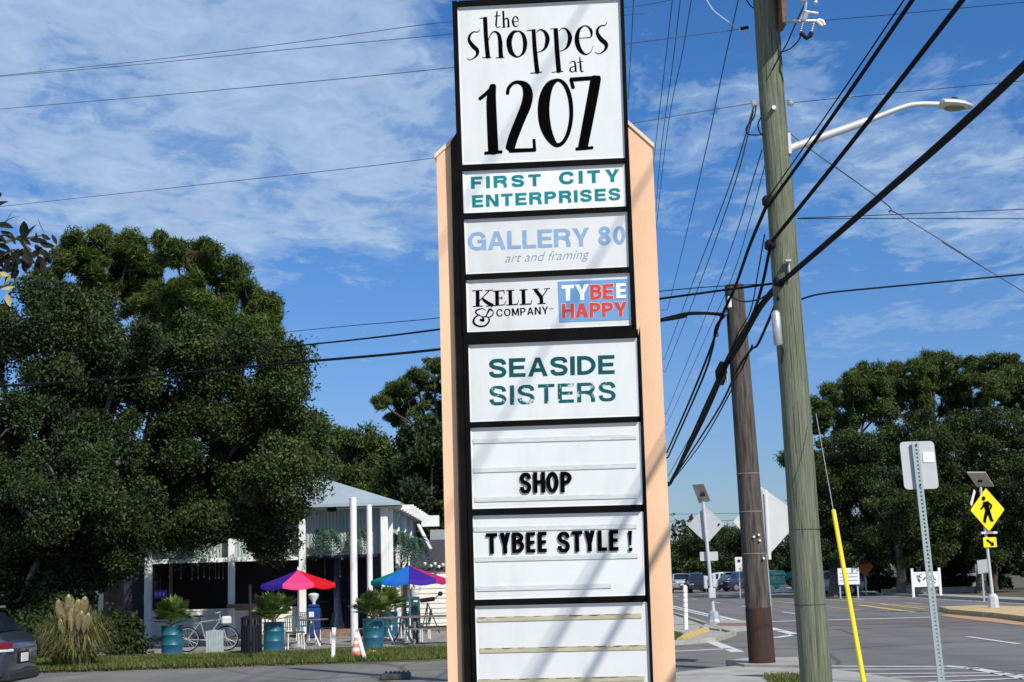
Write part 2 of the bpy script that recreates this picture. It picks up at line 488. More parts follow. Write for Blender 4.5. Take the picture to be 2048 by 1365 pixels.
# brick crossing between white lines
x0, x1 = 6.6, 21.3
sheet('brick_crossing', [(x0, 47.4), (x1, 46.4), (x1, 50.4), (x0, 51.4)], 0.012, mat('worn_brick_asphalt', (0.15, 0.115, 0.105), rough=.9, var=.15, scale=1.2))
mark('crossing_line', (x0, 52.2), (14.0, 51.7), .55)
mark('crossing_line', (x0, 47.3), (13.8, 46.9), .20, mat('faded_red_paint', (0.42, 0.27, 0.24), rough=.9, col2=(0.2, 0.16, 0.16), scale=2.5))
mark('crossing_line', (x0 + .2, 44.4), (13.2, 44.4), .22, mat('faded_red_paint', (0.42, 0.27, 0.24)))
gm('turn_line', (1546, 1259), (1597, 1272), .3)
gm('turn_line', (1550, 1277), (1597, 1270), .3)
gm('turn_line', (1418, 1283), (1476, 1306), .3)
gm('turn_line', (1340, 1305), (1462, 1299), .25)
gm('turn_line', (1430, 1232), (1548, 1259), .28)
gm('stop_line', (1340, 1212), (1430, 1233), .2)
for i, (a, b) in enumerate((((1640, 1334), (1890, 1336)), ((1650, 1341), (1960, 1340)), ((1690, 1350), (2010, 1348)), ((1700, 1359), (2048, 1352)), ((1850, 1367), (2060, 1358)))):
    gm('crosswalk_bar', a, b, .17 if i else .22)
gm('crosswalk_edge', (1888, 1334), (1940, 1338), .24)
gm('crosswalk_edge', (1938, 1337), (2070, 1362), .24)
# median island with yellow kerb (right)
isl = gpoly((1878, 1222), (1960, 1219), (2100, 1224), (2300, 1232), (2300, 1262), (2080, 1248), (1990, 1236), (1900, 1228))
slab('median_island', isl, 0.0, 0.16, mat('yellow_median_paint', (0.60, 0.45, 0.20), rough=.9, col2=(0.42, 0.30, 0.17), scale=1.5))
isl = gpoly((1895, 1230), (1990, 1239), (2085, 1252), (2300, 1268), (2300, 1275), (2080, 1257), (1960, 1243), (1880, 1233))
sheet('median_gutter', isl, 0.02, mat('terracotta_paint', (0.42, 0.20, 0.11), rough=.9, col2=(0.5, 0.33, 0.15), scale=1.5))
# drain in the side street
t = thing('drain_grate', 'dark metal drain grate set low in the grey side street', 'drain', G(792, 1362))
g0 = G(792, 1359)
mb = MB(); mb.rbox((g0.x, g0.y, .06), (.5, .8, .10), .02); mb.build('frame', mat('cast_iron', (0.09, 0.09, 0.09), rough=.7, metal=.6, var=.3), t)
mb = MB()
for i in range(6): mb.box((g0.x - .2 + i * .08, g0.y, .12), (.03, .7, .02))
mb.build('bars', MATS['cast_iron'], t)
# grass blades: lawn strip, corner patch (nobody could count them)
def grass(name, regions, n, h, m, zbase=0.06):
    V = np.zeros((0, 3))
    for (poly, frac) in regions:
        xs = [p[0] for p in poly]; ys = [p[1] for p in poly]
        k = int(n * frac); pts = []
        while len(pts) < k:
            q = RNG.random((k * 2, 2)) * [max(xs) - min(xs), max(ys) - min(ys)] + [min(xs), min(ys)]
            ins = np.zeros(len(q), bool); j = len(poly) - 1
            for i in range(len(poly)):
                xi, yi = poly[i]; xj, yj = poly[j]
                c = ((yi > q[:, 1]) != (yj > q[:, 1])) & (q[:, 0] < (xj - xi) * (q[:, 1] - yi) / (yj - yi + 1e-12) + xi)
                ins ^= c; j = i
            pts += list(q[ins])
        pts = np.array(pts[:k])
        an = RNG.random(k) * 2 * pi; hh = h * (.5 + RNG.random(k)); w = .012 + .01 * RNG.random(k)
        d = np.stack([np.cos(an), np.sin(an)], 1) * w[:, None]
        ln = RNG.normal(0, .4, (k, 2)) * hh[:, None]
        a = np.concatenate([pts - d, np.full((k, 1), zbase)], 1); b = np.concatenate([pts + d, np.full((k, 1), zbase)], 1)
        c = np.concatenate([pts + ln, (zbase + hh)[:, None]], 1)
        V = np.concatenate([V, np.stack([a, b, c], 1).reshape(-1, 3)])
    me = bpy.data.meshes.new(name)
    nt_ = len(V) // 3
    me.vertices.add(len(V)); me.vertices.foreach_set('co', V.astype('f').ravel())
    me.loops.add(len(V)); me.loops.foreach_set('vertex_index', np.arange(len(V), dtype='i'))
    me.polygons.add(nt_); me.polygons.foreach_set('loop_start', np.arange(0, len(V), 3, dtype='i'))
    me.update(); me.validate(); me.materials.append(m)
    o = bpy.data.objects.new(name, me); C.objects.link(o); setting(o, 'stuff'); return o
GRB = leaf_mat('grass_blade', (0.085, 0.125, 0.022), (0.165, 0.16, 0.05), scale=0.6)
grass('lawn_grass', [([(-22, 32.95), (-2, 33.5), (3.3, 37.3), (2.9, 38.8), (-20, 37.3)], .93), ([(3.4, 37.4), (4.1, 38.3), (4.4, 42), (3.0, 42)], .07)], 90000, .09, GRB, .06)
grass('corner_grass', [(GRN, 1.0)], 7000, .07, GRB, .116)

# ================================================================== THE PYLON SIGN
TH = math.atan(0.04)
SO = Vector((P(1100, 1152, 10.6).x, 10.6, 0.0))
EX = Vector((cos(TH), -sin(TH), 0)); NRM = Vector((-sin(TH), -cos(TH), 0))   # NRM points to the camera side
def L(px, py, off=0.0):
    d = ray(px, py); o = SO + NRM * off
    t = (o - CAMP).dot(NRM) / d.dot(NRM)
    p = CAMP + d * t - SO
    return Vector((p.dot(EX), -off, p.z))
sign = thing('pylon_sign', 'tall roadside pylon sign with white tenant panels between two peach posts', 'sign', SO, -TH)
def sb(mb, name, m, parent=None, smooth=False):
    return mb.build(name, m, parent or sign, world=False, smooth=smooth)
PEACH = mat('peach_stucco', (0.84, 0.535, 0.335), rough=.85, var=.07, scale=2.2, bump=.08, bscale=110, stretch=(1, 1, .5)); streaks(PEACH, (.50, .27, .15), (5, 5, .5), .60, .80, .55); streaks(PEACH, (.35, .22, .14), (9, 9, 2.5), .70, .78, .6)
BLACKP = mat('black_frame_paint', (0.0045, 0.0045, 0.005), rough=.7, var=.3, scale=5, spec=.05)
FLASH = mat('cream_flashing', (0.80, 0.62, 0.47), rough=.5)
def xm(a, b, off=0): return (L(*a, off).x + L(*b, off).x) / 2
xl0 = xm((872.5, 320), (896.5, 1360)); xr1 = xm((1305.5, 300), (1352, 1360))
zl = L(872.5, 312).z; zr = L(1305.5, 291).z
xi_l = L(917, 262).x; zi_l = L(910, 262).z; xi_r = L(1258, 247).x; zi_r = L(1258, 247).z
DEP = 0.34
mb = MB(); mb.prism([(xl0, 0, 0), (xi_l + .05, 0, 0), (xi_l + .05, 0, zi_l), (xl0, 0, zl)], (0, DEP, 0)); sb(mb, 'post', PEACH)
mb = MB(); mb.prism([(xi_r - .05, 0, 0), (xr1, 0, 0), (xr1, 0, zr), (xi_r - .05, 0, zi_r + .035)], (0, DEP, 0)); sb(mb, 'post', PEACH)
e = 0.012
mb = MB(); mb.prism([(xl0 - e, -e, zl - .02), (xl0 - e, -e, zl + .012), (xi_l + .03, -e, zi_l + .012), (xi_l + .03, -e, zi_l - .02)], (0, DEP + 2 * e, 0)); sb(mb, 'cap_flashing', FLASH)
mb = MB(); mb.prism([(xi_r - .02, -e, zi_r + .002), (xi_r - .02, -e, zi_r + .034), (xr1 + e, -e, zr + .012), (xr1 + e, -e, zr - .02)], (0, DEP + 2 * e, 0)); sb(mb, 'cap_flashing', FLASH)
PO = 0.110       # panel face offset
FO = 0.135       # frame lip offset
# cabinets behind the panels
uL, uR = xm((904, 10), (924, 560), PO), xm((1247, 0), (1261, 400), PO)
lL, lR = xm((927, 700), (943, 1340), PO), xm((1277, 700), (1306, 1340), PO)
zT = L(1080, -4, PO).z; zM = L(1100, 664, PO).z
mb = MB(); mb.bbox(uL, uR, -PO + .01, DEP - .05, zM, zT); sb(mb, 'upper_cabinet', BLACKP)
mb = MB(); mb.bbox(lL, lR, -PO + .01, DEP - .05, .95, zM - .003); sb(mb, 'lower_cabinet', BLACKP)
WP = {}
WP[1] = mat('sign_face_blue_white', (0.685, 0.71, 0.695), rough=.4, var=.02, scale=3, coat=.1)
WP[2] = mat('sign_face_bright', (0.78, 0.80, 0.79), rough=.4, var=.02, scale=3)
WP[3] = mat('sign_face_grey_white', (0.66, 0.67, 0.665), rough=.4, var=.02, scale=3)
PAN = [
 (1, ((914, 14), (925, 330), (1250, 316), (1240, -3)), 'square white panel with black lettering at the top'),
 (2, ((925, 342), (927.5, 427), (1252.5, 413), (1249.5, 326.6)), 'white panel with two lines of teal capitals'),
 (3, ((928, 439), (932, 549), (1258, 534), (1254, 423)), 'pale grey panel with faded light blue capitals'),
 (3, ((932, 560.6), (934.5, 665), (1262.5, 651), (1259, 545.5)), 'pale panel with black serif lettering and a blue square'),
 (1, ((936, 690), (939, 844.6), (1279, 832.7), (1274, 676)), 'white panel with peeling dark teal capitals'),
 (1, ((940, 856.5), (945, 1018.6), (1286, 1009.4), (1281, 844.6)), 'white letter board reading SHOP'),
 (1, ((944, 1032), (948.5, 1200), (1290.4, 1191), (1286.4, 1024)), 'white letter board with two black words and an exclamation mark'),
 (3, ((949.5, 1212.6), (956, 1420), (1306, 1414), (1294, 1204.5)), 'empty white letter board with dirty beige rails'),
]
for w_ in WP.values(): streaks(w_, (.48, .47, .40), (4, 4, .8), .50, .80, .5)
panels = []
for i, (mi, q, lab) in enumerate(PAN):
    mb = MB(); pts = [L(a, b, PO) for a, b in q]
    mb.prism([p + Vector((0, .007, 0)) for p in pts], (0, -.007, 0))
    o = sb(mb, 'panel', WP[mi]); o['label'] = lab; panels.append(o)
    # thin bright retainer edge round each face
    mb = MB()
    cs = [L(a, b, PO + .004) for a, b in q]; cen = sum(cs, Vector()) / 4
    for a, b in zip(cs, cs[1:] + cs[:1]):
        ia = a + (cen - a).normalized() * .012; ib = b + (cen - b).normalized() * .012
        mb.prism([a, b, ib, ia], (0, .004, 0))
    # joined as one retainer, child of the panel
    o2 = mb.build('retainer', mat('white_retainer', (0.86, 0.87, 0.86), rough=.35), o, world=False)
# divider bars
BAR = [((917, 2), (914, 13), (1240, -4), (1240, -14)), ((925, 331), (925, 341.5), (1250, 326), (1250, 316.5)), ((927.5, 427.5), (928, 438.5), (1254, 422.5), (1252.5, 413.5)),
       ((932, 549.5), (932, 560), (1259, 545), (1258, 534.5)), ((934.5, 665.5), (936, 689.5), (1273, 675.5), (1262.5, 651.5)), ((939, 845), (940, 856), (1276, 844), (1276, 833.2)),
       ((945, 1019), (944, 1031.5), (1281, 1023.5), (1281, 1010)), ((948.5, 1200.5), (949.5, 1212), (1289, 1204), (1289, 1191.5))]
for q in BAR:
    pts = [L(a, b, FO) for a, b in q]
    mb = MB(); mb.prism([p + Vector((0, FO - PO + .005, 0)) for p in pts], (0, -(FO - PO + .005), 0)); sb(mb, 'divider_bar', BLACKP)
# side rails of the frames
for (q) in (((904, 2), (925.5, 664), (934, 664), (914, 2)), ((1240, -14), (1262.8, 651), (1270, 650), (1247, -14)),
            ((926.5, 666), (946, 1420), (955, 1420), (935.5, 666)), ((1276, 676), (1303, 1420), (1309, 1420), (1280, 652))):
    pts = [L(a, b, FO) for a, b in q]
    mb = MB(); mb.prism([p + Vector((0, FO - PO + .012, 0)) for p in pts], (0, -(FO - PO + .012), 0)); sb(mb, 'side_rail', BLACKP)
DBROWN = mat('dark_brown_strip', (0.030, 0.019, 0.012), rough=.6, spec=.2, var=.3, scale=6)  # dark brown strip on the left post, beside the cabinet
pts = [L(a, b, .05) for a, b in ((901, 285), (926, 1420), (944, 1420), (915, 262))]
mb = MB(); mb.prism([p + Vector((0, .051, 0)) for p in pts], (0, -.051, 0)); sb(mb, 'dark_strip', DBROWN)
mb = MB(); mb.bbox(xl0 - .1, xr1 + .1, -.12, DEP + .1, 0.0, .42); sb(mb, 'plinth', CONC)

# ---- letter rails on the letter boards
RAIL = mat('letter_rail_clear', (0.56, 0.59, 0.57), rough=.4, var=.12, scale=14, stretch=(1, 1, 6))
RAILY = mat('letter_rail_dirty', (0.50, 0.45, 0.30), rough=.6, col2=(0.36, 0.33, 0.2), scale=9, stretch=(1, 1, 4))
def z3(x, y): return (880 + x / 3.792, 660 + y / 3.792)
def z4(x, y): return (880 + x / 3.74, 1000 + y / 3.74)
def z2(x, y): return (880 + x / 3.791, 320 + y / 3.791)
def z1(x, y): return (880 + x / 4.0152, y / 4.0152)
def rail(pan, za, a, b, h, m, off=.006):
    p = [za(a[0], a[1]), za(a[0], a[1] + h), za(b[0], b[1] + h), za(b[0], b[1])]
    pts = [L(q[0], q[1], PO + off) for q in p]
    mb = MB(); mb.prism([v + Vector((0, off - .001, 0)) for v in pts], (0, -off, 0))
    o_r = mb.build('letter_rail', m, pan, world=False)
    if m is RAILY:
        k = 0
        while k < 9:
            u0_ = k / 9 + random.random() * .03; u1_ = u0_ + random.uniform(.04, .10); hh_ = random.uniform(.12, .34) * h
            fx = lambda u, d: za(a[0] + (b[0] - a[0]) * u, a[1] + (b[1] - a[1]) * u + d)
            q_ = [fx(u0_, 0), fx(u0_, hh_ * .6), fx((u0_ + u1_) / 2, hh_), fx(min(1, u1_), hh_ * .4), fx(min(1, u1_), 0)]
            mb = MB(); mb.add([L(v[0], v[1], PO + off + .002) for v in q_], [(0, 1, 2, 3, 4)]); mb.build('dirt_streak', mat('rail_dirt', (0.10, 0.085, 0.05), rough=.9, var=.4, scale=20), o_r, world=False, fix=False) if pan.parent is None else mb.build('dirt_streak', mat('rail_dirt', (0.10, 0.085, 0.05), rough=.9, var=.4, scale=20), pan, world=False, fix=False)
            k += 1
for a, b in (((250, 828), (1490, 795)), ((250, 1050), (1490, 1012)), ((262, 1272), (1490, 1242))): rail(panels[5], z3, a, b, 34, RAIL)
for a, b in (((250, 205), (1470, 180)), ((262, 430), (1480, 402)), ((270, 650), (1280, 626))): rail(panels[6], z4, a, b, 34, RAIL)
for a, b in (((275, 880), (1508, 850)), ((300, 1112), (1545, 1086)), ((285, 1345), (1530, 1318))): rail(panels[7], z4, a, b, 34, RAILY)

# ---- lettering
INK = mat('black_ink', (0.003, 0.003, 0.0035), rough=.8, spec=.0)
TEAL = mat('teal_vinyl', (0.006, 0.20, 0.21), rough=.6, spec=.2, var=.15, scale=8)
DTEAL = mat('dark_teal_vinyl', (0.003, 0.075, 0.085), rough=.7, spec=.15, var=.15, scale=8)
DTEALW = mat('dark_teal_peeling', (0.003, 0.085, 0.095), rough=.7, spec=.15, col2=(0.5, 0.58, 0.58), scale=24, detail=6, thr=(.56, .62))
FBLUE = mat('faded_blue_vinyl', (0.21, 0.34, 0.53), rough=.7, spec=.1, col2=(0.27, 0.40, 0.58), scale=10)
GREYB = mat('grey_blue_script', (0.17, 0.25, 0.34), rough=.5)
LBLUE = mat('light_blue_square', (0.15, 0.32, 0.58), rough=.7, spec=.15)
WHITEV = mat('white_vinyl', (0.85, 0.88, 0.88), rough=.5)
REDV = mat('coral_red_vinyl', (0.55, 0.065, 0.055), rough=.7, spec=.15)
LCORAL = mat('pale_coral_vinyl', (0.80, 0.50, 0.46), rough=.5)
def strokes(name, parent, za, sl, m, off=.0015, k=7, caps=True):
    mb = MB()
    for i, st in enumerate(sl):
        rnd = caps
        pts = smoothpts(st, k) if len(st) > 2 else [tuple(map(float, s)) for s in st]
        o_ = PO + off + .0002 * (i % 12)
        Lf, Rt = [], []
        n = len(pts)
        for j, p in enumerate(pts):
            a = pts[max(0, j - 1)]; b = pts[min(n - 1, j + 1)]
            tx, ty = b[0] - a[0], b[1] - a[1]; ln = math.hypot(tx, ty) or 1
            nx, ny = -ty / ln, tx / ln; w = max(p[2], 2) / 2
            Lf.append(L(*za(p[0] + nx * w, p[1] + ny * w), o_)); Rt.append(L(*za(p[0] - nx * w, p[1] - ny * w), o_))
        mb.add(Lf + Rt, [(j, j + 1, n + j + 1, n + j) for j in range(n - 1)])
        if rnd:
            for e_, d_ in ((0, -1), (n - 1, 1)):
                p = pts[e_]; a = pts[1] if e_ == 0 else pts[n - 2]
                an0 = atan2(p[1] - a[1], p[0] - a[0]); w = max(p[2], 2) / 2
                cc = [L(*za(p[0], p[1]), o_)] + [L(*za(p[0] + w * .55 * cos(an0) * cos(q) - w * sin(an0) * sin(q), p[1] + w * .55 * sin(an0) * cos(q) + w * cos(an0) * sin(q)), o_) for q in [(-pi / 2 + pi * h / 6) for h in range(7)]]
                mb.add(cc, [(0, h, h + 1) for h in range(1, 7)])
    return mb.build(name, m, parent, world=False, fix=False)
_cap = [None]
def glyphs(txt, bold=0.0, shear=0.0, space=1.0):
    cu_ = bpy.data.curves.new('text', 'FONT'); cu_.body = txt; cu_.offset = bold; cu_.shear = shear; cu_.space_character = space
    cu_.resolution_u = 4; cu_.fill_mode = 'FRONT'
    ob = bpy.data.objects.new('text', cu_); C.objects.link(ob)
    dg = bpy.context.evaluated_depsgraph_get(); dg.update()
    ev = ob.evaluated_get(dg); me = ev.to_mesh()
    vs = [tuple(v.co) for v in me.vertices]; fs = [tuple(p.vertices) for p in me.polygons]
    ev.to_mesh_clear(); bpy.data.objects.remove(ob); bpy.data.curves.remove(cu_)
    return vs, fs
def capheight():
    if _cap[0] is None:
        vs, _ = glyphs('H'); _cap[0] = max(v[1] for v in vs)
    return _cap[0]
def lettering(name, parent, txt, bl, br, tl, m, bold=0.0, shear=0.0, space=1.0, off=.0015, plane=None):
    vs, fs = glyphs(txt, bold, shear, space)
    ch = capheight() + bold; x0 = min(v[0] for v in vs); x1 = max(v[0] for v in vs)
    f = plane or (lambda q: L(q[0], q[1], PO + off))
    A, B, D = f(bl), f(br), f(tl)
    mb = MB(); mb.add([A + (B - A) * ((v[0] - x0) / (x1 - x0)) + (D - A) * ((v[1] + bold) / (ch + bold)) for v in vs], fs)
    return mb.build(name, m, parent, world=False, fix=False)
# ---- a bold grotesque alphabet: rectangles, bars and bowls of one stroke width
AW = dict(zip('MSEAIDTRNPFCYGLHOB80! ', (.98, .80, .74, .90, .20, .84, .76, .84, .84, .78, .70, .88, .86, .90, .68, .84, .94, .84, .66, .66, .20, .30)))
def arc(cx, cy, rx, ry, a0, a1, n=9): return [(cx + rx * cos(a0 + (a1 - a0) * i / n), cy + ry * sin(a0 + (a1 - a0) * i / n)) for i in range(n + 1)]
def glyph_def(ch, W, w, h):
    """polygons and strokes of one capital, box W x 1; w = upright stroke, h = level stroke"""
    R = lambda a, b, c, d: ('p', [(a, b), (c, b), (c, d), (a, d)])
    def bowl(y0, y1, xr, x0=0.0):
        m = (y0 + y1) / 2; ry = (y1 - y0) / 2 - h / 2; rx = min(xr - w / 2 - x0, ry * 1.25); xc = xr - w / 2 - rx
        return ('s', [(x0, y1 - h / 2), (xc, y1 - h / 2)] + arc(xc, m, rx, ry, pi / 2, -pi / 2, 12)[1:-1] + [(xc, y0 + h / 2), (x0, y0 + h / 2)])
    def norm(pts): return ('c', [(w / 2 + x * (W - w), h / 2 + y * (1 - h)) for x, y in pts])
    if ch == 'I': return [R(0, 0, W, 1)]
    if ch == 'L': return [R(0, 0, w, 1), R(w, 0, W, h)]
    if ch == 'E': return [R(0, 0, w, 1), R(w, 0, W, h), R(w, 1 - h, W, 1), R(w, .5 - h * .45, W * .93, .5 + h * .5)]
    if ch == 'F': return [R(0, 0, w, 1), R(w, 1 - h, W, 1), R(w, .48 - h * .5, W * .88, .48 + h * .5)]
    if ch == 'T': return [R(0, 1 - h, W, 1), R(W / 2 - w / 2, 0, W / 2 + w / 2, 1 - h)]
    if ch == 'H': return [R(0, 0, w, 1), R(W - w, 0, W, 1), R(w, .52 - h / 2, W - w, .52 + h / 2)]
    if ch == 'N': return [R(0, 0, w, 1), R(W - w, 0, W, 1), ('p', [(w * .2, 1), (w * 1.15, 1), (W - w * .2, 0), (W - w * 1.15, 0)])]
    if ch == 'M': return [R(0, 0, w, 1), R(W - w, 0, W, 1), ('p', [(w * .2, 1), (w * 1.2, 1), (W / 2 + w * .3, .12), (W / 2 - w * .5, .12)]), ('p', [(W - w * .2, 1), (W - w * 1.2, 1), (W / 2 - w * .3, .12), (W / 2 + w * .5, .12)])]
    if ch == 'Y': return [('p', [(0, 1), (w * 1.12, 1), (W / 2 + w * .35, .38), (W / 2 - w / 2, .38)]), ('p', [(W, 1), (W - w * 1.12, 1), (W / 2 - w * .35, .38), (W / 2 + w / 2, .38)]), R(W / 2 - w / 2, 0, W / 2 + w / 2, .42)]
    if ch == 'A': return [('p', [(0, 0), (w * 1.05, 0), (W / 2 + w * .35, 1), (W / 2 - w * .55, 1)]), ('p', [(W, 0), (W - w * 1.05, 0), (W / 2 - w * .35, 1), (W / 2 + w * .55, 1)]), R(W * .24, .23, W * .76, .23 + h)]
    if ch == 'D': return [R(0, 0, w, 1), bowl(0, 1, W, w * .9)]
    if ch == 'P': return [R(0, 0, w, 1), bowl(.38, 1, W, w * .9)]
    if ch == 'R': return [R(0, 0, w, 1), bowl(.42, 1, W * .98, w * .9), ('s', [(W * .55, .50), (W * .78, .40), (W - w * .62, .22), (W - w * .5, 0)])]
    if ch == 'B': return [R(0, 0, w, 1), bowl(.47, 1, W * .95, w * .9), bowl(0, .47 + h, W, w * .9)]
    if ch == 'S': return [norm([(.98, .73), (.93, .88), (.75, .985), (.5, 1), (.24, .98), (.04, .87), (.03, .71), (.18, .59), (.5, .515), (.83, .43), (.98, .28), (.93, .11), (.74, .01), (.5, 0), (.24, .01), (.05, .12), (0, .28)])]
    if ch == 'C': return [norm([(1, .68), (.93, .86), (.74, .985), (.52, 1), (.2, .93), (.0, .66), (0, .34), (.2, .07), (.52, 0), (.76, .015), (.94, .14), (1, .33)])]
    if ch == 'G': return [norm([(.98, .70), (.92, .86), (.74, .985), (.52, 1), (.2, .93), (.0, .66), (0, .34), (.2, .07), (.5, 0), (.76, .03), (.95, .17), (1, .34)]), R(W * .52, .40, W, .40 + h), R(W - w * .8, 0, W, .41)]
    if ch in 'O0': return [('c', arc(W / 2, .5, W / 2 - w / 2, .5 - h / 2, pi / 2, pi / 2 - 2 * pi, 24))]
    if ch == '8': return [('c', arc(W / 2, .755, W * .46 - w / 2, .245 - h / 2 + .01, pi / 2, pi / 2 - 2 * pi, 20)), ('c', arc(W / 2, .27, W / 2 - w / 2, .27 - h / 2 + .01, pi / 2, pi / 2 - 2 * pi, 20))]
    if ch == '!': return [('p', [(0, 1), (W, 1), (W * .75, .28), (W * .25, .28)]), R(W * .05, 0, W * .95, .17)]
    return []
def caps(name, parent, za, txt, bl, br, tl, m, w=.2, h=.17, gap=.12, off=.0015, grow=0.0, single=None):
    H = math.hypot(tl[0] - bl[0], tl[1] - bl[1]); tot = sum(AW[c] for c in txt) + gap * (len(txt) - 1)
    k_ = math.hypot(br[0] - bl[0], br[1] - bl[1]) / H / tot if single is None else 1.0
    ux = ((br[0] - bl[0]), (br[1] - bl[1])); ln = math.hypot(*ux); ux = (ux[0] / ln * H, ux[1] / ln * H); uy = (tl[0] - bl[0], tl[1] - bl[1])
    mb = MB(); x = 0.0; lay = 0
    def put(p, o_): 
        return L(*za(bl[0] + ux[0] * p[0] + uy[0] * p[1], bl[1] + ux[1] * p[0] + uy[1] * p[1]), PO + o_)
    for ch in txt:
        W = (AW[ch] * k_) if single is None else ln / H
        if ch in 'I!' and single is None: W = w * 1.05
        if ch in 'I!' and single is None: x += (AW[ch] * k_ - W) / 2
        lay = 0
        for kind, pts in glyph_def(ch, W, w, h):
            o_ = off + .0002 * lay; lay += 1
            if kind == 'p':
                c = (sum(p[0] for p in pts) / 4, sum(p[1] for p in pts) / 4)
                if grow: pts = [(p[0] + math.copysign(grow, p[0] - c[0]), p[1] + math.copysign(grow, p[1] - c[1])) for p in pts]
                mb.add([put((p[0] + x, p[1]), o_) for p in pts], [(0, 1, 2, 3)])
            else:
                if kind == 'c': pts = smoothpts(pts, 4) if len(pts) < 20 else pts
                n = len(pts); A_, B_ = [], []
                for j, p in enumerate(pts):
                    a = pts[max(0, j - 1)]; b = pts[min(n - 1, j + 1)]
                    if n > 19 and pts[0] == pts[-1] or (abs(pts[0][0] - pts[-1][0]) < 1e-6 and abs(pts[0][1] - pts[-1][1]) < 1e-6):
                        if j == 0: a = pts[-2]
                        if j == n - 1: b = pts[1]
                    tx, ty = b[0] - a[0], b[1] - a[1]; q = math.hypot(tx, ty) or 1; nx, ny = -ty / q, tx / q
                    ww = (w * abs(nx) + h * abs(ny)) / max(1e-6, (abs(nx) + abs(ny))) / 2 + grow
                    A_.append(put((p[0] + nx * ww + x, p[1] + ny * ww), o_)); B_.append(put((p[0] - nx * ww + x, p[1] - ny * ww), o_))
                mb.add(A_ + B_, [(j, j + 1, n + j + 1, n + j) for j in range(n - 1)])
        x += W + gap * k_
        if ch in 'I!' and single is None: x += (AW[ch] * k_ - W) / 2
    return mb.build(name, m, parent, world=False, fix=False)
# top panel, drawn stroke by stroke
the = [[(458, 95, 12), (450, 205, 14)], [(438, 132, 6), (484, 126, 6)], [(450, 200, 12), (460, 222, 7), (485, 212, 4)],
       [(508, 92, 15), (514, 220, 16)], [(498, 96, 5), (514, 94, 5)], [(512, 170, 5), (530, 148, 8), (548, 160, 14), (550, 216, 15)], [(500, 220, 5), (526, 218, 5)], [(538, 217, 5), (562, 214, 5)],
       [(590, 176, 5), (626, 170, 5), (622, 145, 10), (605, 133, 6), (588, 152, 13), (586, 182, 15), (598, 208, 11), (617, 213, 5), (633, 192, 3)]]
shop = [[(320, 236, 4), (305, 258, 8), (268, 258, 10), (240, 285, 18), (234, 325, 24), (262, 368, 34), (298, 405, 32), (298, 440, 22), (272, 468, 10), (236, 484, 6), (216, 470, 4)],
        [(362, 146, 34), (370, 300, 34), (385, 462, 36)], [(320, 148, 6), (378, 144, 10)], [(340, 465, 7), (410, 463, 7)],
        [(388, 325, 6), (410, 275, 8), (440, 255, 12), (472, 280, 26), (484, 340, 34), (486, 400, 34), (490, 460, 36)], [(450, 466, 7), (515, 461, 7)],
        [(625, 252, 8), (588, 262, 26), (560, 310, 42), (556, 360, 42), (572, 420, 36), (610, 455, 16), (640, 452, 10), (674, 415, 26), (684, 350, 34), (672, 290, 28), (645, 256, 14), (625, 252, 8)],
        [(752, 244, 30), (762, 400, 34), (782, 584, 36)], [(700, 246, 6), (766, 240, 8)], [(728, 589, 7), (818, 580, 7)],
        [(775, 262, 5), (800, 240, 8), (835, 250, 18), (860, 290, 32), (862, 335, 34), (845, 385, 22), (812, 412, 8), (782, 420, 4)],
        [(930, 236, 34), (940, 400, 36), (955, 575, 38)], [(885, 234, 6), (945, 230, 8)], [(898, 582, 7), (990, 574, 7)],
        [(955, 250, 5), (985, 228, 8), (1018, 240, 18), (1042, 285, 32), (1042, 325, 34), (1024, 375, 22), (992, 404, 8), (962, 412, 4)],
        [(1112, 308, 5), (1165, 305, 6), (1212, 296, 10), (1214, 250, 22), (1185, 214, 12), (1150, 212, 10), (1115, 245, 26), (1100, 300, 36), (1106, 360, 38), (1132, 412, 30), (1172, 438, 12), (1210, 418, 6), (1231, 368, 3)],
        [(1342, 175, 4), (1326, 204, 8), (1295, 208, 10), (1268, 232, 18), (1264, 268, 26), (1292, 315, 36), (1330, 350, 34), (1334, 385, 24), (1308, 418, 12), (1272, 434, 6), (1244, 418, 4)]]
at = [[(1042, 512, 5), (1062, 494, 6), (1084, 506, 14), (1090, 574, 15)], [(1086, 532, 4), (1052, 545, 10), (1046, 568, 13), (1066, 580, 7), (1086, 562, 4)], [(1084, 576, 5), (1102, 578, 3)],
      [(1122, 458, 6), (1128, 520, 15), (1134, 572, 13), (1156, 572, 3)], [(1104, 502, 5), (1150, 493, 5)]]
num = [[(318, 797, 28), (372, 752, 30), (438, 684, 24)], [(425, 690, 52), (412, 800, 76), (418, 1000, 82), (428, 1222, 84)], [(362, 1232, 26), (495, 1221, 26)],
       [(542, 755, 28), (552, 708, 28), (592, 668, 26), (640, 664, 34), (688, 694, 64), (706, 760, 80), (690, 850, 82), (645, 960, 78), (590, 1100, 78), (562, 1195, 74)], [(560, 1212, 34), (765, 1205, 30)], [(755, 1122, 24), (760, 1208, 26)],
       [(940, 643, 24), (884, 682, 62), (845, 770, 88), (832, 890, 94), (846, 1010, 90), (884, 1108, 66), (935, 1166, 36), (990, 1142, 30), (1032, 1060, 32), (1054, 935, 32), (1046, 800, 34), (1014, 700, 34), (975, 654, 28), (940, 643, 24)],
       [(1050, 641, 34), (1282, 624, 32)], [(1052, 640, 28), (1070, 708, 28)], [(1252, 630, 84), (1222, 800, 84), (1148, 1185, 78)], [(1094, 1198, 24), (1226, 1187, 24)]]
strokes('lettering', panels[0], z1, the, INK)
strokes('lettering', panels[0], z1, shop, INK)
strokes('lettering', panels[0], z1, at, INK)
strokes('lettering', panels[0], z1, num, INK)
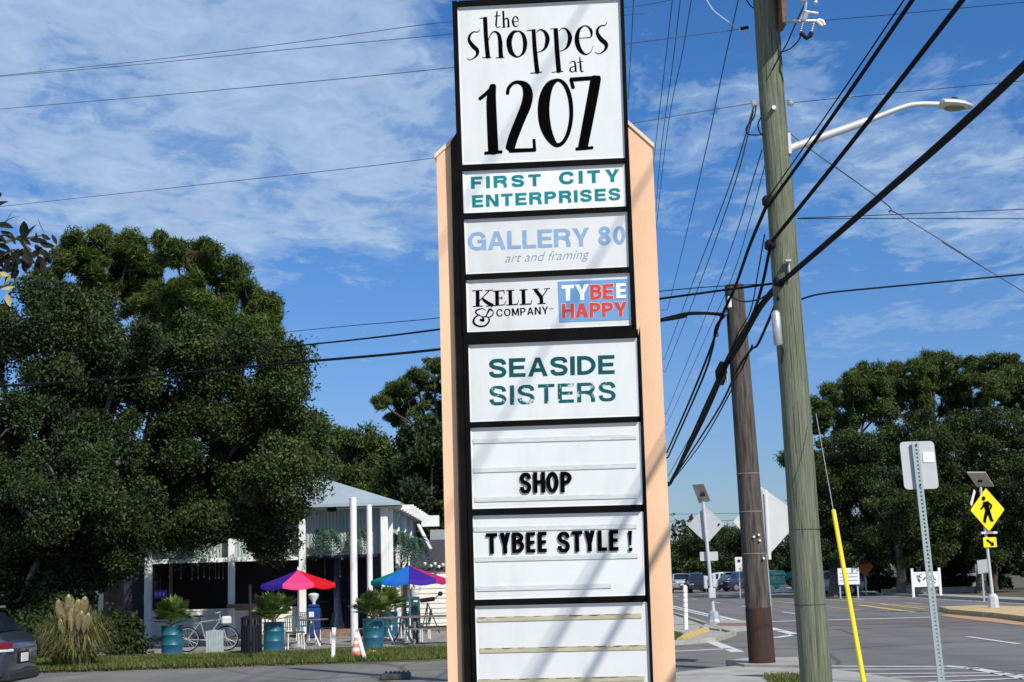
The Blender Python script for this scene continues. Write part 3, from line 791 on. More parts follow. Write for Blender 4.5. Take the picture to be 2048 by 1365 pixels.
# second panel
caps('lettering', panels[1], z2, 'FIRST', (236, 220), (765, 198), (234, 130), TEAL, .31, .23, gap=.24)
caps('lettering', panels[1], z2, 'CITY', (905, 188), (1362, 166), (903, 92), TEAL, .31, .23, gap=.30)
caps('lettering', panels[1], z2, 'ENTERPRISES', (245, 362), (1370, 305), (243, 270), TEAL, .29, .22, gap=.18)
caps('lettering', panels[2], z2, 'GALLERY', (215, 690), (1135, 652), (212, 552), FBLUE, .235, .185, gap=.08)
caps('lettering', panels[2], z2, '80', (1200, 648), (1408, 640), (1198, 508), FBLUE, .22, .18, gap=.14)
lettering('lettering', panels[2], 'art and framing', z2(495, 778), z2(1138, 745), z2(488, 712), GREYB, -.012, shear=.45)
KL = [[(285, 1000, 28), (286, 1106, 30)], [(246, 994, 7), (322, 990, 7)], [(250, 1113, 7), (322, 1109, 7)], [(300, 1068, 7), (372, 994, 8)], [(342, 992, 6), (402, 987, 6)], [(318, 1048, 14), (352, 1078, 24), (398, 1104, 26)], [(352, 1110, 6), (432, 1103, 6)],
      [(432, 1000, 27), (434, 1098, 27)], [(404, 997, 7), (486, 991, 7)], [(486, 992, 6), (488, 1016, 5)], [(436, 1048, 6), (470, 1046, 6)], [(470, 1036, 5), (471, 1058, 5)], [(406, 1105, 7), (490, 1100, 7)], [(490, 1100, 6), (498, 1070, 4)],
      [(532, 996, 27), (535, 1094, 27)], [(504, 992, 7), (562, 988, 7)], [(506, 1101, 7), (588, 1096, 8)], [(588, 1096, 6), (596, 1064, 4)],
      [(632, 992, 27), (635, 1090, 27)], [(604, 987, 7), (662, 984, 7)], [(606, 1097, 7), (690, 1092, 8)], [(690, 1092, 6), (698, 1060, 4)],
      [(722, 984, 24), (768, 1042, 28)], [(815, 980, 7), (772, 1042, 8)], [(700, 982, 6), (752, 979, 6)], [(790, 979, 6), (834, 975, 6)], [(768, 1040, 27), (770, 1086, 27)], [(740, 1092, 7), (800, 1088, 7)],
      [(404, 1150, 5), (378, 1132, 15), (362, 1160, 12), (340, 1190, 8), (300, 1180, 6), (272, 1160, 12), (280, 1140, 12), (320, 1128, 6), (345, 1140, 4)],
      [(404, 1150, 4), (400, 1175, 9), (372, 1195, 7)], [(300, 1172, 6), (262, 1200, 14), (256, 1235, 16), (290, 1260, 12), (340, 1258, 12), (372, 1225, 12), (366, 1195, 8), (345, 1190, 5)], [(305, 1212, 16), (330, 1218, 18), (322, 1190, 8)]]
strokes('lettering', panels[3], z2, KL, INK, k=5)
caps('lettering', panels[3], z2, 'COMPANY', (428, 1190), (822, 1168), (426, 1134), INK, .20, .13, gap=.16)
lettering('lettering', panels[3], 'TM', z2(826, 1138), z2(858, 1136), z2(826, 1124), INK, .0)
mb = MB(); q = [z2(893, 925), z2(905, 1232), z2(1445, 1212), z2(1436, 902)]
mb.prism([L(a, b_, PO + .003) + Vector((0, .002, 0)) for a, b_ in q], (0, -.002, 0)); mb.build('blue_square', LBLUE, panels[3], world=False)
caps('lettering', panels[3], z2, 'TY', (924, 1072), (1130, 1062), (922, 952), WHITEV, .27, .22, gap=.06, off=.006)
for ch_, g_, m_, o_ in (('B', .035, LCORAL, .0045), ('B', 0, REDV, .006)): caps('lettering', panels[3], z2, 'BE', (1140, 1060), (1315, 1052), (1138, 948), m_, .24, .19, gap=.10, off=o_, grow=g_)
caps('lettering', panels[3], z2, 'E', (1338, 1050), (1412, 1046), (1336, 938), WHITEV, .26, .2, off=.006)
for g_, m_, o_ in ((.035, LCORAL, .0045), (0, REDV, .006)): caps('lettering', panels[3], z2, 'HAPPY', (926, 1200), (1418, 1184), (924, 1092), m_, .25, .2, gap=.09, off=o_, grow=g_)
caps('lettering', panels[4], z3, 'SEASIDE', (372, 365), (1325, 334), (370, 222), DTEAL, .235, .20, gap=.11)
caps('lettering', panels[4], z3, 'SISTERS', (375, 575), (1335, 540), (373, 428), DTEALW, .215, .165, gap=.15)
# changeable letters, each a piece of its own
def plates(pan, za, letters, bold=.045):
    for ch, x0, x1, yb, yt in letters:
        caps('letter', pan, za, ch, (x0, yb), (x1, yb - (x1 - x0) * .03), (x0 - 3, yt), INK, .205, .18, off=.012, single=1)
plates(panels[5], z3, [('S', 606, 695, 1242, 1085), ('H', 708, 800, 1238, 1080), ('O', 806, 902, 1238, 1078), ('P', 915, 1002, 1234, 1076)])
plates(panels[6], z4, [('T', 346, 432, 406, 250), ('Y', 446, 530, 404, 247), ('B', 540, 632, 400, 244), ('E', 646, 714, 397, 243), ('E', 733, 800, 394, 240),
                       ('S', 880, 974, 395, 240), ('T', 986, 1068, 391, 234), ('Y', 1080, 1162, 388, 232), ('L', 1180, 1250, 385, 230), ('E', 1266, 1336, 383, 226), ('!', 1408, 1440, 385, 232)])
# ================================================================== UTILITY POLES
GREENW = mat('green_treated_wood', (0.105, 0.125, 0.080), rough=.95, spec=.2, col2=(0.215, 0.225, 0.165), scale=4, stretch=(11, 11, .45), bump=.8, bscale=9, detail=10); streaks(GREENW, (.055, .065, .045), (16, 16, .5), .55, .7, .8); streaks(GREENW, (.26, .24, .16), (6, 6, 1.2), .62, .75, .6)
BROWNW = mat('weathered_brown_wood', (0.042, 0.035, 0.030), rough=.95, spec=.15, col2=(0.135, 0.118, 0.104), scale=5, stretch=(5, 5, .35), bump=.6, bscale=14, detail=8)
REDW = mat('red_brown_wood', (0.078, 0.038, 0.026), rough=.95, spec=.15, col2=(0.045, 0.036, 0.032), scale=5, stretch=(5, 5, .5), bump=.6, bscale=14)
GALV = mat('galvanised_steel', (0.50, 0.52, 0.54), rough=.45, metal=.55, var=.12, scale=12)
ALU = mat('brushed_aluminium', (0.55, 0.57, 0.59), rough=.55, metal=.25, var=.07, scale=6)
RUST = mat('rusty_brown_steel', (0.20, 0.105, 0.05), rough=.8, col2=(0.10, 0.06, 0.04), scale=8)
PORC = mat('white_porcelain', (0.72, 0.74, 0.74), rough=.3)
RUBB = mat('black_rubber', (0.010, 0.010, 0.011), rough=.7, spec=.2)
PYg = 19.5
bot = P(1634.5, 1400, PYg); top = P(1532.5, 30, PYg)
dirv = (top - bot) / (top.z - bot.z)
pb = bot - dirv * bot.z
def gp(z, ox=0, oy=0): return pb + dirv * z + Vector((ox, oy, 0))
green = thing('utility_pole', 'thick greenish treated wooden utility pole rising out of the picture beside the sign', 'utility pole', (pb.x, pb.y, 0.0))
mb = MB(); zs = [0, .5, 1.2, 2, 3, 4, 5, 6, 7, 8, 9.2, 10.6, 12, 13.4]
mb.tube([gp(z, .008 * sin(z * 2.1), 0) for z in zs], [.205 - .0042 * z for z in zs], 28)
mb.build('shaft', GREENW, green, smooth=40)
# knots and long drying cracks in relief
def surf(z, ang, lift=0.0):
    r_ = .205 - .0042 * z + lift
    c = gp(z); return c + Vector((r_ * sin(ang), -r_ * cos(ang), 0))
CRK = mat('dark_crack', (0.05, 0.05, 0.035), rough=1)
mb = MB()
for i in range(26):
    z = random.uniform(1.3, 9); a = random.uniform(-1.2, 1.2); ln = random.uniform(.3, 1.2)
    mb.tube([surf(z, a, -.001), surf(z + ln * .5, a + .02, 0), surf(z + ln, a, -.001)], [.0015, .004, .0015], 5)
o = mb.build('crack', CRK, green); o['kind'] = 'stuff'
def band(par, z, R=.0, h=.012, m=CRK, f=gp, rr=lambda z: .205 - .0042 * z, col=None):
    mb = MB(); c = f(z); mb.lathe(c, [(rr(z) + .004, -h), (rr(z) + .007, 0), (rr(z) + .004, h)], 24); return mb.build('band', m, par)
band(green, P(1600, 1060, PYg).z, m=CRK, h=.004); band(green, P(1600, 1210, PYg).z, m=CRK, h=.004)
# crossarm bracket (brown) with cutout fuse and insulators at the top
zt = P(1565, 30, PYg).z
def Q(px, py, dy=-.25): return P(px, py, PYg + dy)
mb = MB(); mb.prism([Q(1558, -60, -.22), Q(1575, -60, -.22), Q(1572, 50, -.22), Q(1559, 58, -.22)], (0, .22, 0)); mb.build('bracket', RUST, green)
Q_old = Q
def Q(px, py, dy=-.5): return P(px, py, PYg + dy)
mb = MB(); mb.tube([Q(1566, 44, -.2), Q(1600, 43), Q(1632, 42)], .022, 8); mb.tube([Q(1632, 42), Q(1644, 53)], .03, 8); mb.tube([Q(1600, 43), Q(1610, 20), Q(1612, 5)], .02, 8)
mb.tube([Q(1609, 24), Q(1636, 28)], .022, 8); mb.build('arm', GALV, green, smooth=40)
def stack(a, b, r=.035, n=6, m=PORC, par=green, name='insulator'):
    a = Vector(a); b = Vector(b); mb = MB(); pts = []; rr = []
    for i in range(n * 3 + 1):
        t = i / (n * 3); pts.append(a.lerp(b, t)); rr.append(r * (1.0 if i % 3 == 1 else .62))
    mb.tube(pts, rr, 12); return mb.build(name, m, par, smooth=50)
stack(Q(1613, 24), Q(1606, 44), .045); stack(Q(1606, 44), Q(1601, 66), .026, m=GALV)
stack(Q(1607, 4), Q(1613, -30), .05); stack(Q(1629, 40), Q(1623, 66), .02, m=GALV)
mb = MB(); mb.tube([Q(1601, 66), Q(1608, 72), Q(1613, 77), Q(1620, 72), Q(1623, 66)], .03, 8); mb.build('fuse_hinge', RUBB, green)
stack(Q(1631, 8), Q(1636, -30), .03, m=PORC)
mb = MB(); mb.tube([Q(1636, 41), Q(1645, 44), Q(1648, 52)], .03, 8); mb.build('clamp', GALV, green, smooth=40)
# transformer can fixed above the picture; its shadow falls on the shaft
mb = MB(); tcn = P(1592, -20, PYg - .78); mb.lathe(tcn, [(.02, -.02), (.20, 0), (.23, .05), (.23, .80), (.20, .88), (.05, .92), (0, .93)], 20); mb.build('transformer', GALV, green, smooth=40)
mb = MB(); mb.tube([tcn + Vector((0, .1, .6)), gp(tcn.z + .6)], .04, 6); mb.build('hanger', GALV, green)
fb = Ggy(1195, 75)
far_pole = thing('utility_pole', 'next utility pole down the road, standing behind the big sign', 'utility pole', fb)
mb = MB(); mb.tube([fb, fb + Vector((0, 0, 15.8))], [.2, .13], 12); mb.build('shaft', BROWNW, far_pole)
mb = MB(); mb.box(fb + Vector((0, 0, 15.1)), (2.6, .12, .12)); mb.build('crossarm', BROWNW, far_pole)
# small insulators and clamps down the shaft
for px, py in ((1508, 207), (1581, 205)): stack(P(px, py - 5, PYg), P(px, py + 7, PYg), .05, 3)
stack(P(1481, 58, PYg), P(1497, 55, PYg), .03, 4, RUBB)
mb = MB(); c = P(1576, 525, PYg - .25); mb.box(c + Vector((0, 0, .02)), (.07, .08, .03)); mb.box(c + Vector((.015, .02, -.1)), (.02, .03, .24)); mb.build('clamp', GALV, green)
mb = MB(); c = P(1548, 215, PYg - .24); mb.cyl(c, c + Vector((0, .1, 0)), .03, 10); mb.build('bolt', GALV, green)
for px, py in ((1557, 565), (1541, 490), (1536, 402)):
    mb = MB(); c = P(px, py, PYg - .05); mb.rbox(c, (.14, .18, .12), .02); mb.build('clamp', RUBB, green)
# telecom tube hanging on the left side
mb = MB(); mb.tube([P(1551, 622, PYg - .1), P(1551.5, 628, PYg - .1), P(1557, 688, PYg - .1), P(1558, 692, PYg - .1)], [.03, .062, .062, .04], 14); mb.build('splice_case', GALV, green, smooth=40)
mb = MB(); mb.tube([P(1560, 690, PYg - .1), P(1566, 700, PYg - .15), P(1563, 728, PYg - .15)], .012, 6); mb.build('drop_cable', RUBB, green)

# brown pole stub
BY = 27.3
b2 = P(1525, 1336, BY); t2 = P(1468, 571, BY); d2 = (t2 - b2) / (t2.z - b2.z); pb2 = b2 - d2 * (b2.z - .1)
H2 = t2.z
def bp2(z): return pb2 + d2 * (z - .1)
brown = thing('utility_pole', 'shorter weathered brown wooden pole cut off at its top and carrying black cables', 'utility pole', (pb2.x, pb2.y, .15))
r2f = lambda z: .235 - .0085 * z
zk = P(1515, 1216, BY).z
mb = MB(); zz = [zk, 2.5, 3.5, 4.6, 5.6, 6.4, H2 - .05, H2]
mb.tube([bp2(z) for z in zz], [r2f(z) for z in zz], 24); mb.build('shaft', BROWNW, brown, smooth=40)
mb = MB(); mb.tube([bp2(z) for z in (.1, .6, zk - .002)], [r2f(z) + .004 for z in (.1, .6, zk)], 24); o = mb.build('butt', REDW, brown, smooth=40); o['label'] = 'reddish stripped foot of the pole'
for py in (948, 1024, 1108): band(brown, P(1500, py, BY).z, h=.006, m=mat('light_strap', (0.32, 0.28, 0.24), rough=.7), f=bp2, rr=r2f)
for px, py in ((1508, 1074), (1518, 1070), (1520, 1081), (1528, 1117)):
    mb = MB(); c = P(px, py, BY - .25); mb.cyl(c, c + Vector((0, .2, 0)), .022, 8); mb.build('bolt', PORC, brown)
mb = MB(); mb.rbox(P(1459, 605, BY - .22), (.07, .08, .22), .02); mb.build('clamp', PORC, brown)
mb = MB(); mb.rbox(P(1449, 628, BY - .05), (.10, .2, .08), .02); mb.build('clamp', GALV, brown)
mb = MB(); mb.tube([P(1447, 725, BY - .25), P(1443, 745, BY - .25), P(1440, 770, BY - .25)], [.07, .12, .07], 10); mb.build('splice_case', RUBB, brown, smooth=40)
mb = MB(); mb.tube([P(1453, 733, BY - .3), P(1455, 765, BY - .3)], .02, 6); mb.build('clip', GALV, brown)
mb = MB(); mb.tube([P(1533, 1110, BY + .18), P(1541, 1200, BY + .18), P(1546, 1330, BY + .18)], .016, 6); mb.build('ground_conduit', GALV, brown)

# yellow guy guard and its wire
ga, gb = P(1667, 1022, 18.2), P(1729, 1372, 16.2)
t = thing('guy_wire', 'thin steel guy wire in a bright yellow guard tube beside the green pole', 'guy wire', (gb.x, gb.y, gb.z))
mb = MB(); mb.tube([ga, gb, gb + (gb - ga) * .03], .027, 12); mb.build('guard_tube', mat('yellow_plastic', (0.80, 0.60, 0.02), rough=.4), t, smooth=40)
mb = MB(); mb.tube([P(1632, 828, 19.2), ga + (gb - ga) * .02], .0045, 6); mb.build('wire', GALV, t)

# ================================================================== WIRES
WIREM = mat('black_cable', (0.008, 0.008, 0.010), rough=.8, spec=.12)
GREYWIRE = mat('aged_grey_cable', (0.09, 0.12, 0.16), rough=.8, spec=.2)
def wire(label, pts, r, m=WIREM, k=10, n=6, cat='cable', group=None, name='overhead_cable'):
    pts = list(pts); far_end = None
    if 1300 < pts[-1][0] < 1346 and pts[-1][2] > 38:        # on to the next pole down the road
        far_end = tuple(P(*((1195, 1012 - len(pts) * 4, 75) if group == gW else (1195, 640 - len(label) % 7 * 12, 75))))
    pw = [Vector(P(*p)) for p in pts]
    if pts[0][0] < 0 or pts[0][1] < -10: pw.insert(0, pw[0] + (pw[0] - pw[1]).normalized() * 26)
    if pts[-1][0] > 2048: pw.append(pw[-1] + (pw[-1] - pw[-2]).normalized() * 26)
    pw = [tuple(p) for p in pw]
    mb = MB(); sp = smoothpts(pw, k)
    if far_end: sp.append(far_end)
    rr = r if isinstance(r, (int, float)) else [np.interp(i, np.linspace(0, len(sp) - 1, len(r)), r) for i in range(len(sp))]
    mb.tube(sp, rr, n)
    o = mb.build(name, m); tag(o, label, cat, group); return o
def back(px, py, Y, X, dz_end, y_end):       # continue a road-side wire behind the camera
    a = P(px, py, Y); return a
def wire3(label, pts3, r, m=WIREM, n=7, **k):
    mb = MB(); mb.tube(smoothpts([tuple(p) for p in pts3], 10), r, n); o = mb.build('overhead_cable', m); tag(o, label, k.get('cat', 'cable'), k.get('group')); return o
gW = 'cables running along the road'
# the three big cables that come from behind the camera to the green pole; they also throw the shadows on the sign
def roadwire(label, near, pole, r, ztail=.35, n=8):
    A = P(*near); B = P(*pole)
    sl = (A - B) / (A.y - B.y)
    tail = [Vector((A.x + (-14 - A.y) * sl.x * .3, -14, A.z + ztail)), Vector((A.x + (-3 - A.y) * sl.x * .5, -3, A.z + ztail * .35)), Vector((A.x, 4, A.z + .02))]
    mid = A.lerp(B, .5) - Vector((0, 0, .02))
    return wire3(label, tail + [A, mid, B], r, n=n, group=gW)
roadwire('thickest black cable crossing the upper right corner down to the green pole', (2048, 133, 10.2), (1563, 565, PYg - .25), .034, .1)
roadwire('black cable second from the right edge sloping to the middle of the green pole', (1925, 0, 11.6), (1545, 482, PYg - .25), .0235, .5)
roadwire('upper black cable just left of the others sloping to the green pole', (1825, 0, 12.7), (1537, 412, PYg - .25), .021, .6)
roadwire('thin black cable hugging the upper cable above the lamp arm', (1808, 0, 12.9), (1532, 402, PYg - .3), .008, .8)
for lab_, X_, Z_ in (('power line high over the road, nearest the green pole top', 4.6, 10.6), ('highest power line over the road above the picture', 4.7, 12.7)):
    wire3(lab_, [(X_ + .1, -16, Z_ + .5), (X_, 0, Z_ - .2), (X_, 10, Z_ - .1), (X_ - .45, 19.5, Z_ + .1)], .012, n=6, group=gW)
# continuing from the green pole to the brown one and away
wire('thick sagging cable bundle from the green pole across the brown pole', [(1563, 565, 19.2), (1520, 615, 22), (1478, 690, 25), (1455, 725, 27), (1443, 748, 27), (1400, 850, 34), (1340, 968, 46)], [.05, .045, .05, .05, .06, .05, .05], group=gW)
wire('cable from the middle clamp of the green pole down past the brown pole', [(1541, 490, 19.3), (1522, 580, 21), (1500, 640, 23), (1460, 705, 26.9), (1420, 790, 33), (1338, 972, 48)], .022, group=gW)
wire('cable from the upper clamp of the green pole to the top of the brown pole', [(1536, 405, 19.3), (1500, 490, 22), (1470, 575, 26), (1444, 632, 27), (1420, 700, 31), (1380, 800, 38), (1334, 905, 50)], .025, group=gW)
wire('looped cable with clips hanging lowest between the two wooden poles', [(1556, 596, 19.3), (1538, 640, 21), (1515, 690, 23), (1502, 700, 24.5), (1475, 740, 27), (1430, 830, 33), (1342, 965, 47)], .02, group=gW)
wire('thin cable crossing the brown pole at mid height', [(1529, 470, 20), (1516, 545, 22), (1500, 625, 24), (1470, 680, 27), (1415, 810, 34), (1338, 950, 48)], .010, group=gW)
wire('lowest thin cable leaving the brown pole towards the sign', [(1505, 690, 26), (1458, 790, 29), (1400, 890, 38), (1340, 968, 50)], .014, group=gW)
wire('cable with a small loop leaving the left side of the brown pole', [(1449, 632, 27), (1432, 655, 27.6), (1424, 700, 29), (1400, 770, 35), (1336, 915, 50)], .024, group=gW)
for a in (((1440, 640, 27.2), (1428, 668, 27.5), (1436, 672, 27.4), (1432, 655, 27.5)),):
    wire('small black cable loop on the left of the brown pole', a, .012)
hi = 'thin high wires running along the road'
HW = [('high thin wire nearest the right edge of the sign top', [(1268, -20, 30), (1262, 100, 36), (1256, 200, 42)]),
      ('high thin wire dropping beside the top panel and peach post', [(1347, -20, 30), (1330, 130, 36), (1311, 290, 46), (1307, 330, 50)]),
      ('second of the close pair of high thin wires beside the peach post', [(1363, -20, 30), (1345, 130, 36), (1322, 300, 46), (1312, 420, 56)]),
      ('high thin wire between the close pair and the pole', [(1386, -20, 30), (1366, 100, 34), (1335, 260, 42), (1312, 460, 60)]),
      ('high thin wire passing left of the pole insulators', [(1481, -20, 24), (1450, 120, 27), (1412, 300, 33), (1370, 480, 44), (1335, 620, 60)])]
for lb, p in HW: wire(lb, p, .011, GREYWIRE, group=hi)
LW = [('thin wire from the upper left insulator of the green pole running down left', [(1507, 215, 19.5), (1470, 340, 23), (1430, 450, 28), (1380, 580, 38), (1328, 720, 60)], .010),
      ('companion thin wire just right of the upper insulator wire', [(1507, 222, 19.5), (1478, 340, 23), (1442, 450, 28), (1395, 580, 38), (1330, 745, 60)], .010),
      ('thin wire leaving the green pole below the lamp arm height', [(1524, 300, 19.5), (1495, 395, 23), (1468, 480, 27), (1420, 610, 36), (1332, 830, 62)], .009),
      ('thin wire lowest of the fan left of the poles', [(1530, 330, 19.5), (1500, 440, 23), (1462, 560, 28), (1405, 690, 38), (1334, 850, 60)], .007)]
for lb, p, r in LW: wire(lb, p, r, GREYWIRE, group=hi)
cr = 'cables crossing the street'
CW = [('uppermost grey wire across the clouds left of the sign', [(-40, 156, 30), (270, 124, 27), (600, 84, 24), (905, 43, 22), (1260, 14, 20.5), (1400, -16, 19.8)], .0085),
      ('grey wire just below the uppermost one on the left', [(-40, 157, 30), (270, 130, 27), (600, 97, 24), (905, 68, 22), (1240, 32, 20), (1300, 24, 20)], .0085),
      ('grey wire running left to right a third of the way down the sky', [(-40, 222, 30), (400, 184, 26), (890, 137, 22), (1255, 88, 20), (1480, 59, 19.5)], .009),
      ('lowest faint grey wire above the tree tops on the left', [(-40, 418, 30), (400, 370, 26), (870, 316, 22), (1250, 250, 20), (1400, 224, 19.7), (1505, 207, 19.5)], .008),
      ('thin wire behind the sign just above the pair of black cables', [(540, 668, 32), (700, 652, 28), (880, 636, 24), (1320, 583, 20.5), (1540, 568, 19.5)], .009),
      ('black cable crossing behind the sign to the top of the brown pole', [(540, 697, 32), (700, 681, 28), (880, 659, 24), (1320, 598, 20.5), (1550, 567, 19.5)], .016),
      ('heavy black cable crossing the big oak and ending at the brown pole', [(-60, 774, 34), (0, 772, 33.5), (250, 757, 32), (560, 728, 30), (880, 699, 29), (1320, 642, 27.5), (1375, 629, 27.3), (1449, 628, 27.2)], .026),
      ('black cable leaving the green pole to the right edge', [(1597, 601, 19.5), (1650, 587, 19.5), (1800, 572, 19.8), (2070, 547, 20)], .012),
      ('black wire rising slightly to the right above its level twin', [(1595, 437, 19.5), (1800, 429, 20), (2070, 418, 20.5)], .008),
      ('level black wire to the right of the green pole', [(1595, 438, 19.5), (1800, 437.5, 20), (2070, 438, 20.5)], .008),
      ('faint wire from the right insulator across the lamp', [(1584, 206, 19.5), (1750, 190, 19.8), (2070, 160, 20.5)], .006),
      ('faint highest wire right of the green pole', [(1640, 42, 19.5), (1800, 28, 20), (2070, 3, 20.5)], .006)]
for lb, p, r in CW:
    wire(lb, p, r * (.72 if r < .0095 else 1), GREYWIRE if r < .0095 and p[0][0] < 500 else WIREM, group=cr)
wire('thin twisted wire falling from the lamp arm towards the right edge', [(1575, 262, 19.6), (1605, 288, 19.6), (1640, 313, 19.8), (1772, 408, 20.5), (1778, 424, 20.5), (1795, 428, 20.6), (1900, 492, 21.2), (1975, 540, 21.8), (2070, 598, 22.5)], .008, GREYWIRE)
wire('pale service wire curving to the left side of the green pole', [(1410, -6, 19.5), (1428, 22, 19.5), (1465, 50, 19.5), (1482, 62, 19.5), (1508, 92, 19.5)], .008, mat('light_wire', (.5, .56, .6), rough=.4))
wire('short black wire at the top left of the green pole', [(1488, -6, 19.5), (1503, 14, 19.5), (1512, 16, 19.5)], .009)
wire('black jumper wire from the fuse down to the green pole', [(1610, 8, 19.3), (1592, 46, 19.3), (1575, 85, 19.3), (1562, 108, 19.25), (1545, 140, 19.25)], .009)
wire('second black jumper from the bottom of the fuse', [(1601, 68, 19.3), (1598, 80, 19.3), (1583, 96, 19.3), (1566, 104, 19.3)], .009)
wire('cable loop bulging on the left of the green pole', [(1512, 212, 19.4), (1508, 235, 19.4), (1495, 252, 19.4), (1492, 262, 19.4), (1500, 270, 19.4), (1525, 270, 19.4)], .009)
wire('short cable tail under the top of the green pole', [(1522, 235, 19.4), (1516, 250, 19.4), (1520, 266, 19.4), (1527, 269, 19.4)], .010)
wire('thick jumper between the two wooden poles', [(1449, 582, 27), (1478, 602, 25.5), (1512, 601, 22), (1530, 592, 20.5)], .012)
wire('short curled cable tail left of the sign-side clamp', [(1322, 640, 27.5), (1345, 634, 27.5), (1380, 627, 27.4), (1430, 628, 27.3), (1445, 632, 27.3)], .03)
# far cross wires near the horizon
for lb, y in (('upper of three far thin wires above the road', 1026), ('middle of three far thin wires above the road', 1040), ('lowest of three far thin wires above the road', 1053)):
    wire(lb, [(1300, y + 4, 180), (1400, y + 2, 180), (1600, y, 180)], .03, GREYWIRE, group='far wires above the road', k=4)

# ================================================================== STREET LAMP
LAMPM = mat('lamp_grey_paint', (0.60, 0.60, 0.58), rough=.5, metal=.2, var=.05)
la = P(1580, 298, PYg - .05)
lamp = thing('street_lamp', 'light grey cobra head street lamp reaching out from the green pole', 'street lamp', la)
mb = MB(); mb.tube(smoothpts([tuple(P(a, b, PYg - .05)) for a, b in ((1580, 298), (1640, 276), (1730, 244), (1800, 217), (1835, 209), (1882, 209))], 6), [.062] + [.055] * 12 + [.036] * 18, 12); mb.build('arm', LAMPM, lamp, smooth=50)
mb = MB(); mb.rbox(P(1577, 290, PYg - .05), (.05, .16, .30), .015); mb.build('bracket', LAMPM, lamp)
hp = [tuple(P(a, b, PYg - .05)) for a, b in ((1880, 209.5), (1884, 210), (1905, 211), (1925, 213), (1940, 214.5), (1946, 215))]
mb = MB()
rw = [.05, .075, .078, .072, .045, .01]
n = 16; vs = []
for p, r in zip(hp, rw):
    for k in range(n):
        a = 2 * pi * k / n; vs.append((p[0], p[1] + cos(a) * r * 1.9, p[2] + sin(a) * (r if sin(a) > 0 else r * .55)))
fs = [(i * n + k, i * n + (k + 1) % n, (i + 1) * n + (k + 1) % n, (i + 1) * n + k) for i in range(len(hp) - 1) for k in range(n)]
mb.add(vs, fs + [tuple(range(n))]); mb.build('head', LAMPM, lamp, smooth=50)
mb = MB(); mb.sphere(P(1910, 217.5, PYg - .05), .1, 14, 8, (1.5, 1.0, .32)); mb.build('lens', mat('dim_lens', (0.22, 0.20, 0.14), rough=.25), lamp, smooth=True)
mb = MB(); c = P(1909, 201, PYg - .05); mb.cyl(c - Vector((0, 0, .05)), c + Vector((0, 0, .035)), .045, 12); mb.build('photocell', mat('dark_photocell', (0.03, 0.04, 0.05), rough=.4), lamp)

# ================================================================== ROAD SIGNS
YEL = mat('fluorescent_yellow_sheeting', (0.84, 0.72, 0.0), rough=.45)
SIGNB = mat('sign_back_aluminium', (0.50, 0.52, 0.54), rough=.6, metal=.15, var=.06, scale=4, stretch=(1, 1, 3))
SOLAR = mat('solar_cells', (0.02, 0.025, 0.05), rough=.2)
def plate(mb, c, ex, ez, poly, th):     # poly in plate coordinates; ex, ez unit vectors
    nrm = ex.cross(ez).normalized() * th
    mb.prism([c + ex * x + ez * z for x, z in poly], nrm)
def rot2(a): return Vector((cos(a), sin(a), 0))
def rrect(w, h, r=.05, n=5):
    out_ = []
    for cx, cz, a0 in ((w / 2 - r, h / 2 - r, 0), (-w / 2 + r, h / 2 - r, pi / 2), (-w / 2 + r, -h / 2 + r, pi), (w / 2 - r, -h / 2 + r, 1.5 * pi)):
        for i in range(n + 1):
            a = a0 + pi / 2 * i / n; out_.append((cx + r * cos(a), cz + r * sin(a)))
    return out_
def pole_pts(px0, py0, px1, py1, Y):
    a = P(px0, py0, Y); b = P(px1, py1, Y); return a, b
# crossing beacon, seen from the front (right)
def crossing(name_lab, base_px, top_px, Y, front, solar_q, dia_c, dia_r, extra):
    b_ = Ggy(base_px, Y); tp = P(*top_px, Y)
    t = thing('crossing_beacon', name_lab, 'crossing sign', b_)
    ax = (tp - b_)
    mb = MB(); mb.tube([b_ + Vector((0, 0, .3)), tp], [.06, .05], 12); mb.build('post', ALU, t, smooth=40)
    mb = MB(); mb.lathe(b_, [(.26, .0), (.26, .10), (.21, .16), (.19, .55), (.13, .62), (.10, .66)], 8); mb.build('base', ALU, t)
    return t, b_, tp, ax
t, b_, tp, ax = crossing('yellow pedestrian crossing sign with arrow plaque on the median at the right', 1988, (1961, 975), 55.5, True, None, None, None, None)
fz = Vector((0, 0, 1))
def onp(py, px, dy=0): return P(px, py, 55.5 + dy)
c = onp(1020, 1975, -.09); e1 = rot2(.12)
mb = MB(); R_ = .79; k_ = .84
plate(mb, c, e1, fz, [(0, R_), (-R_ * k_ + .03, .03), (-R_ * k_ + .03, -.03), (-.03, -R_ + .03), (.03, -R_ + .03), (R_ * k_ - .03, -.03), (R_ * k_ - .03, .03)], -.02); mb.build('diamond_plate', YEL, t)
cf = c - Vector((0, .03, 0))
def fpt(x, z): return cf + e1 * x + fz * z
mb = MB()
def limb(mb, pts, w, lift):
    for (a, b, w0, w1), i in zip(pts, range(9)):
        a = Vector((a[0], a[1])); b = Vector((b[0], b[1])); d = (b - a).normalized(); n_ = Vector((-d.y, d.x))
        q = [a + n_ * w0, a - n_ * w0, b - n_ * w1, b + n_ * w1]
        mb.add([fpt(v.x, v.y) - Vector((0, lift + i * .002, 0)) for v in q], [(0, 1, 2, 3)])
mb.add([fpt(-.12 + .07 * cos(i * pi / 5), .42 + .075 * sin(i * pi / 5)) for i in range(10)], [tuple(range(10))])
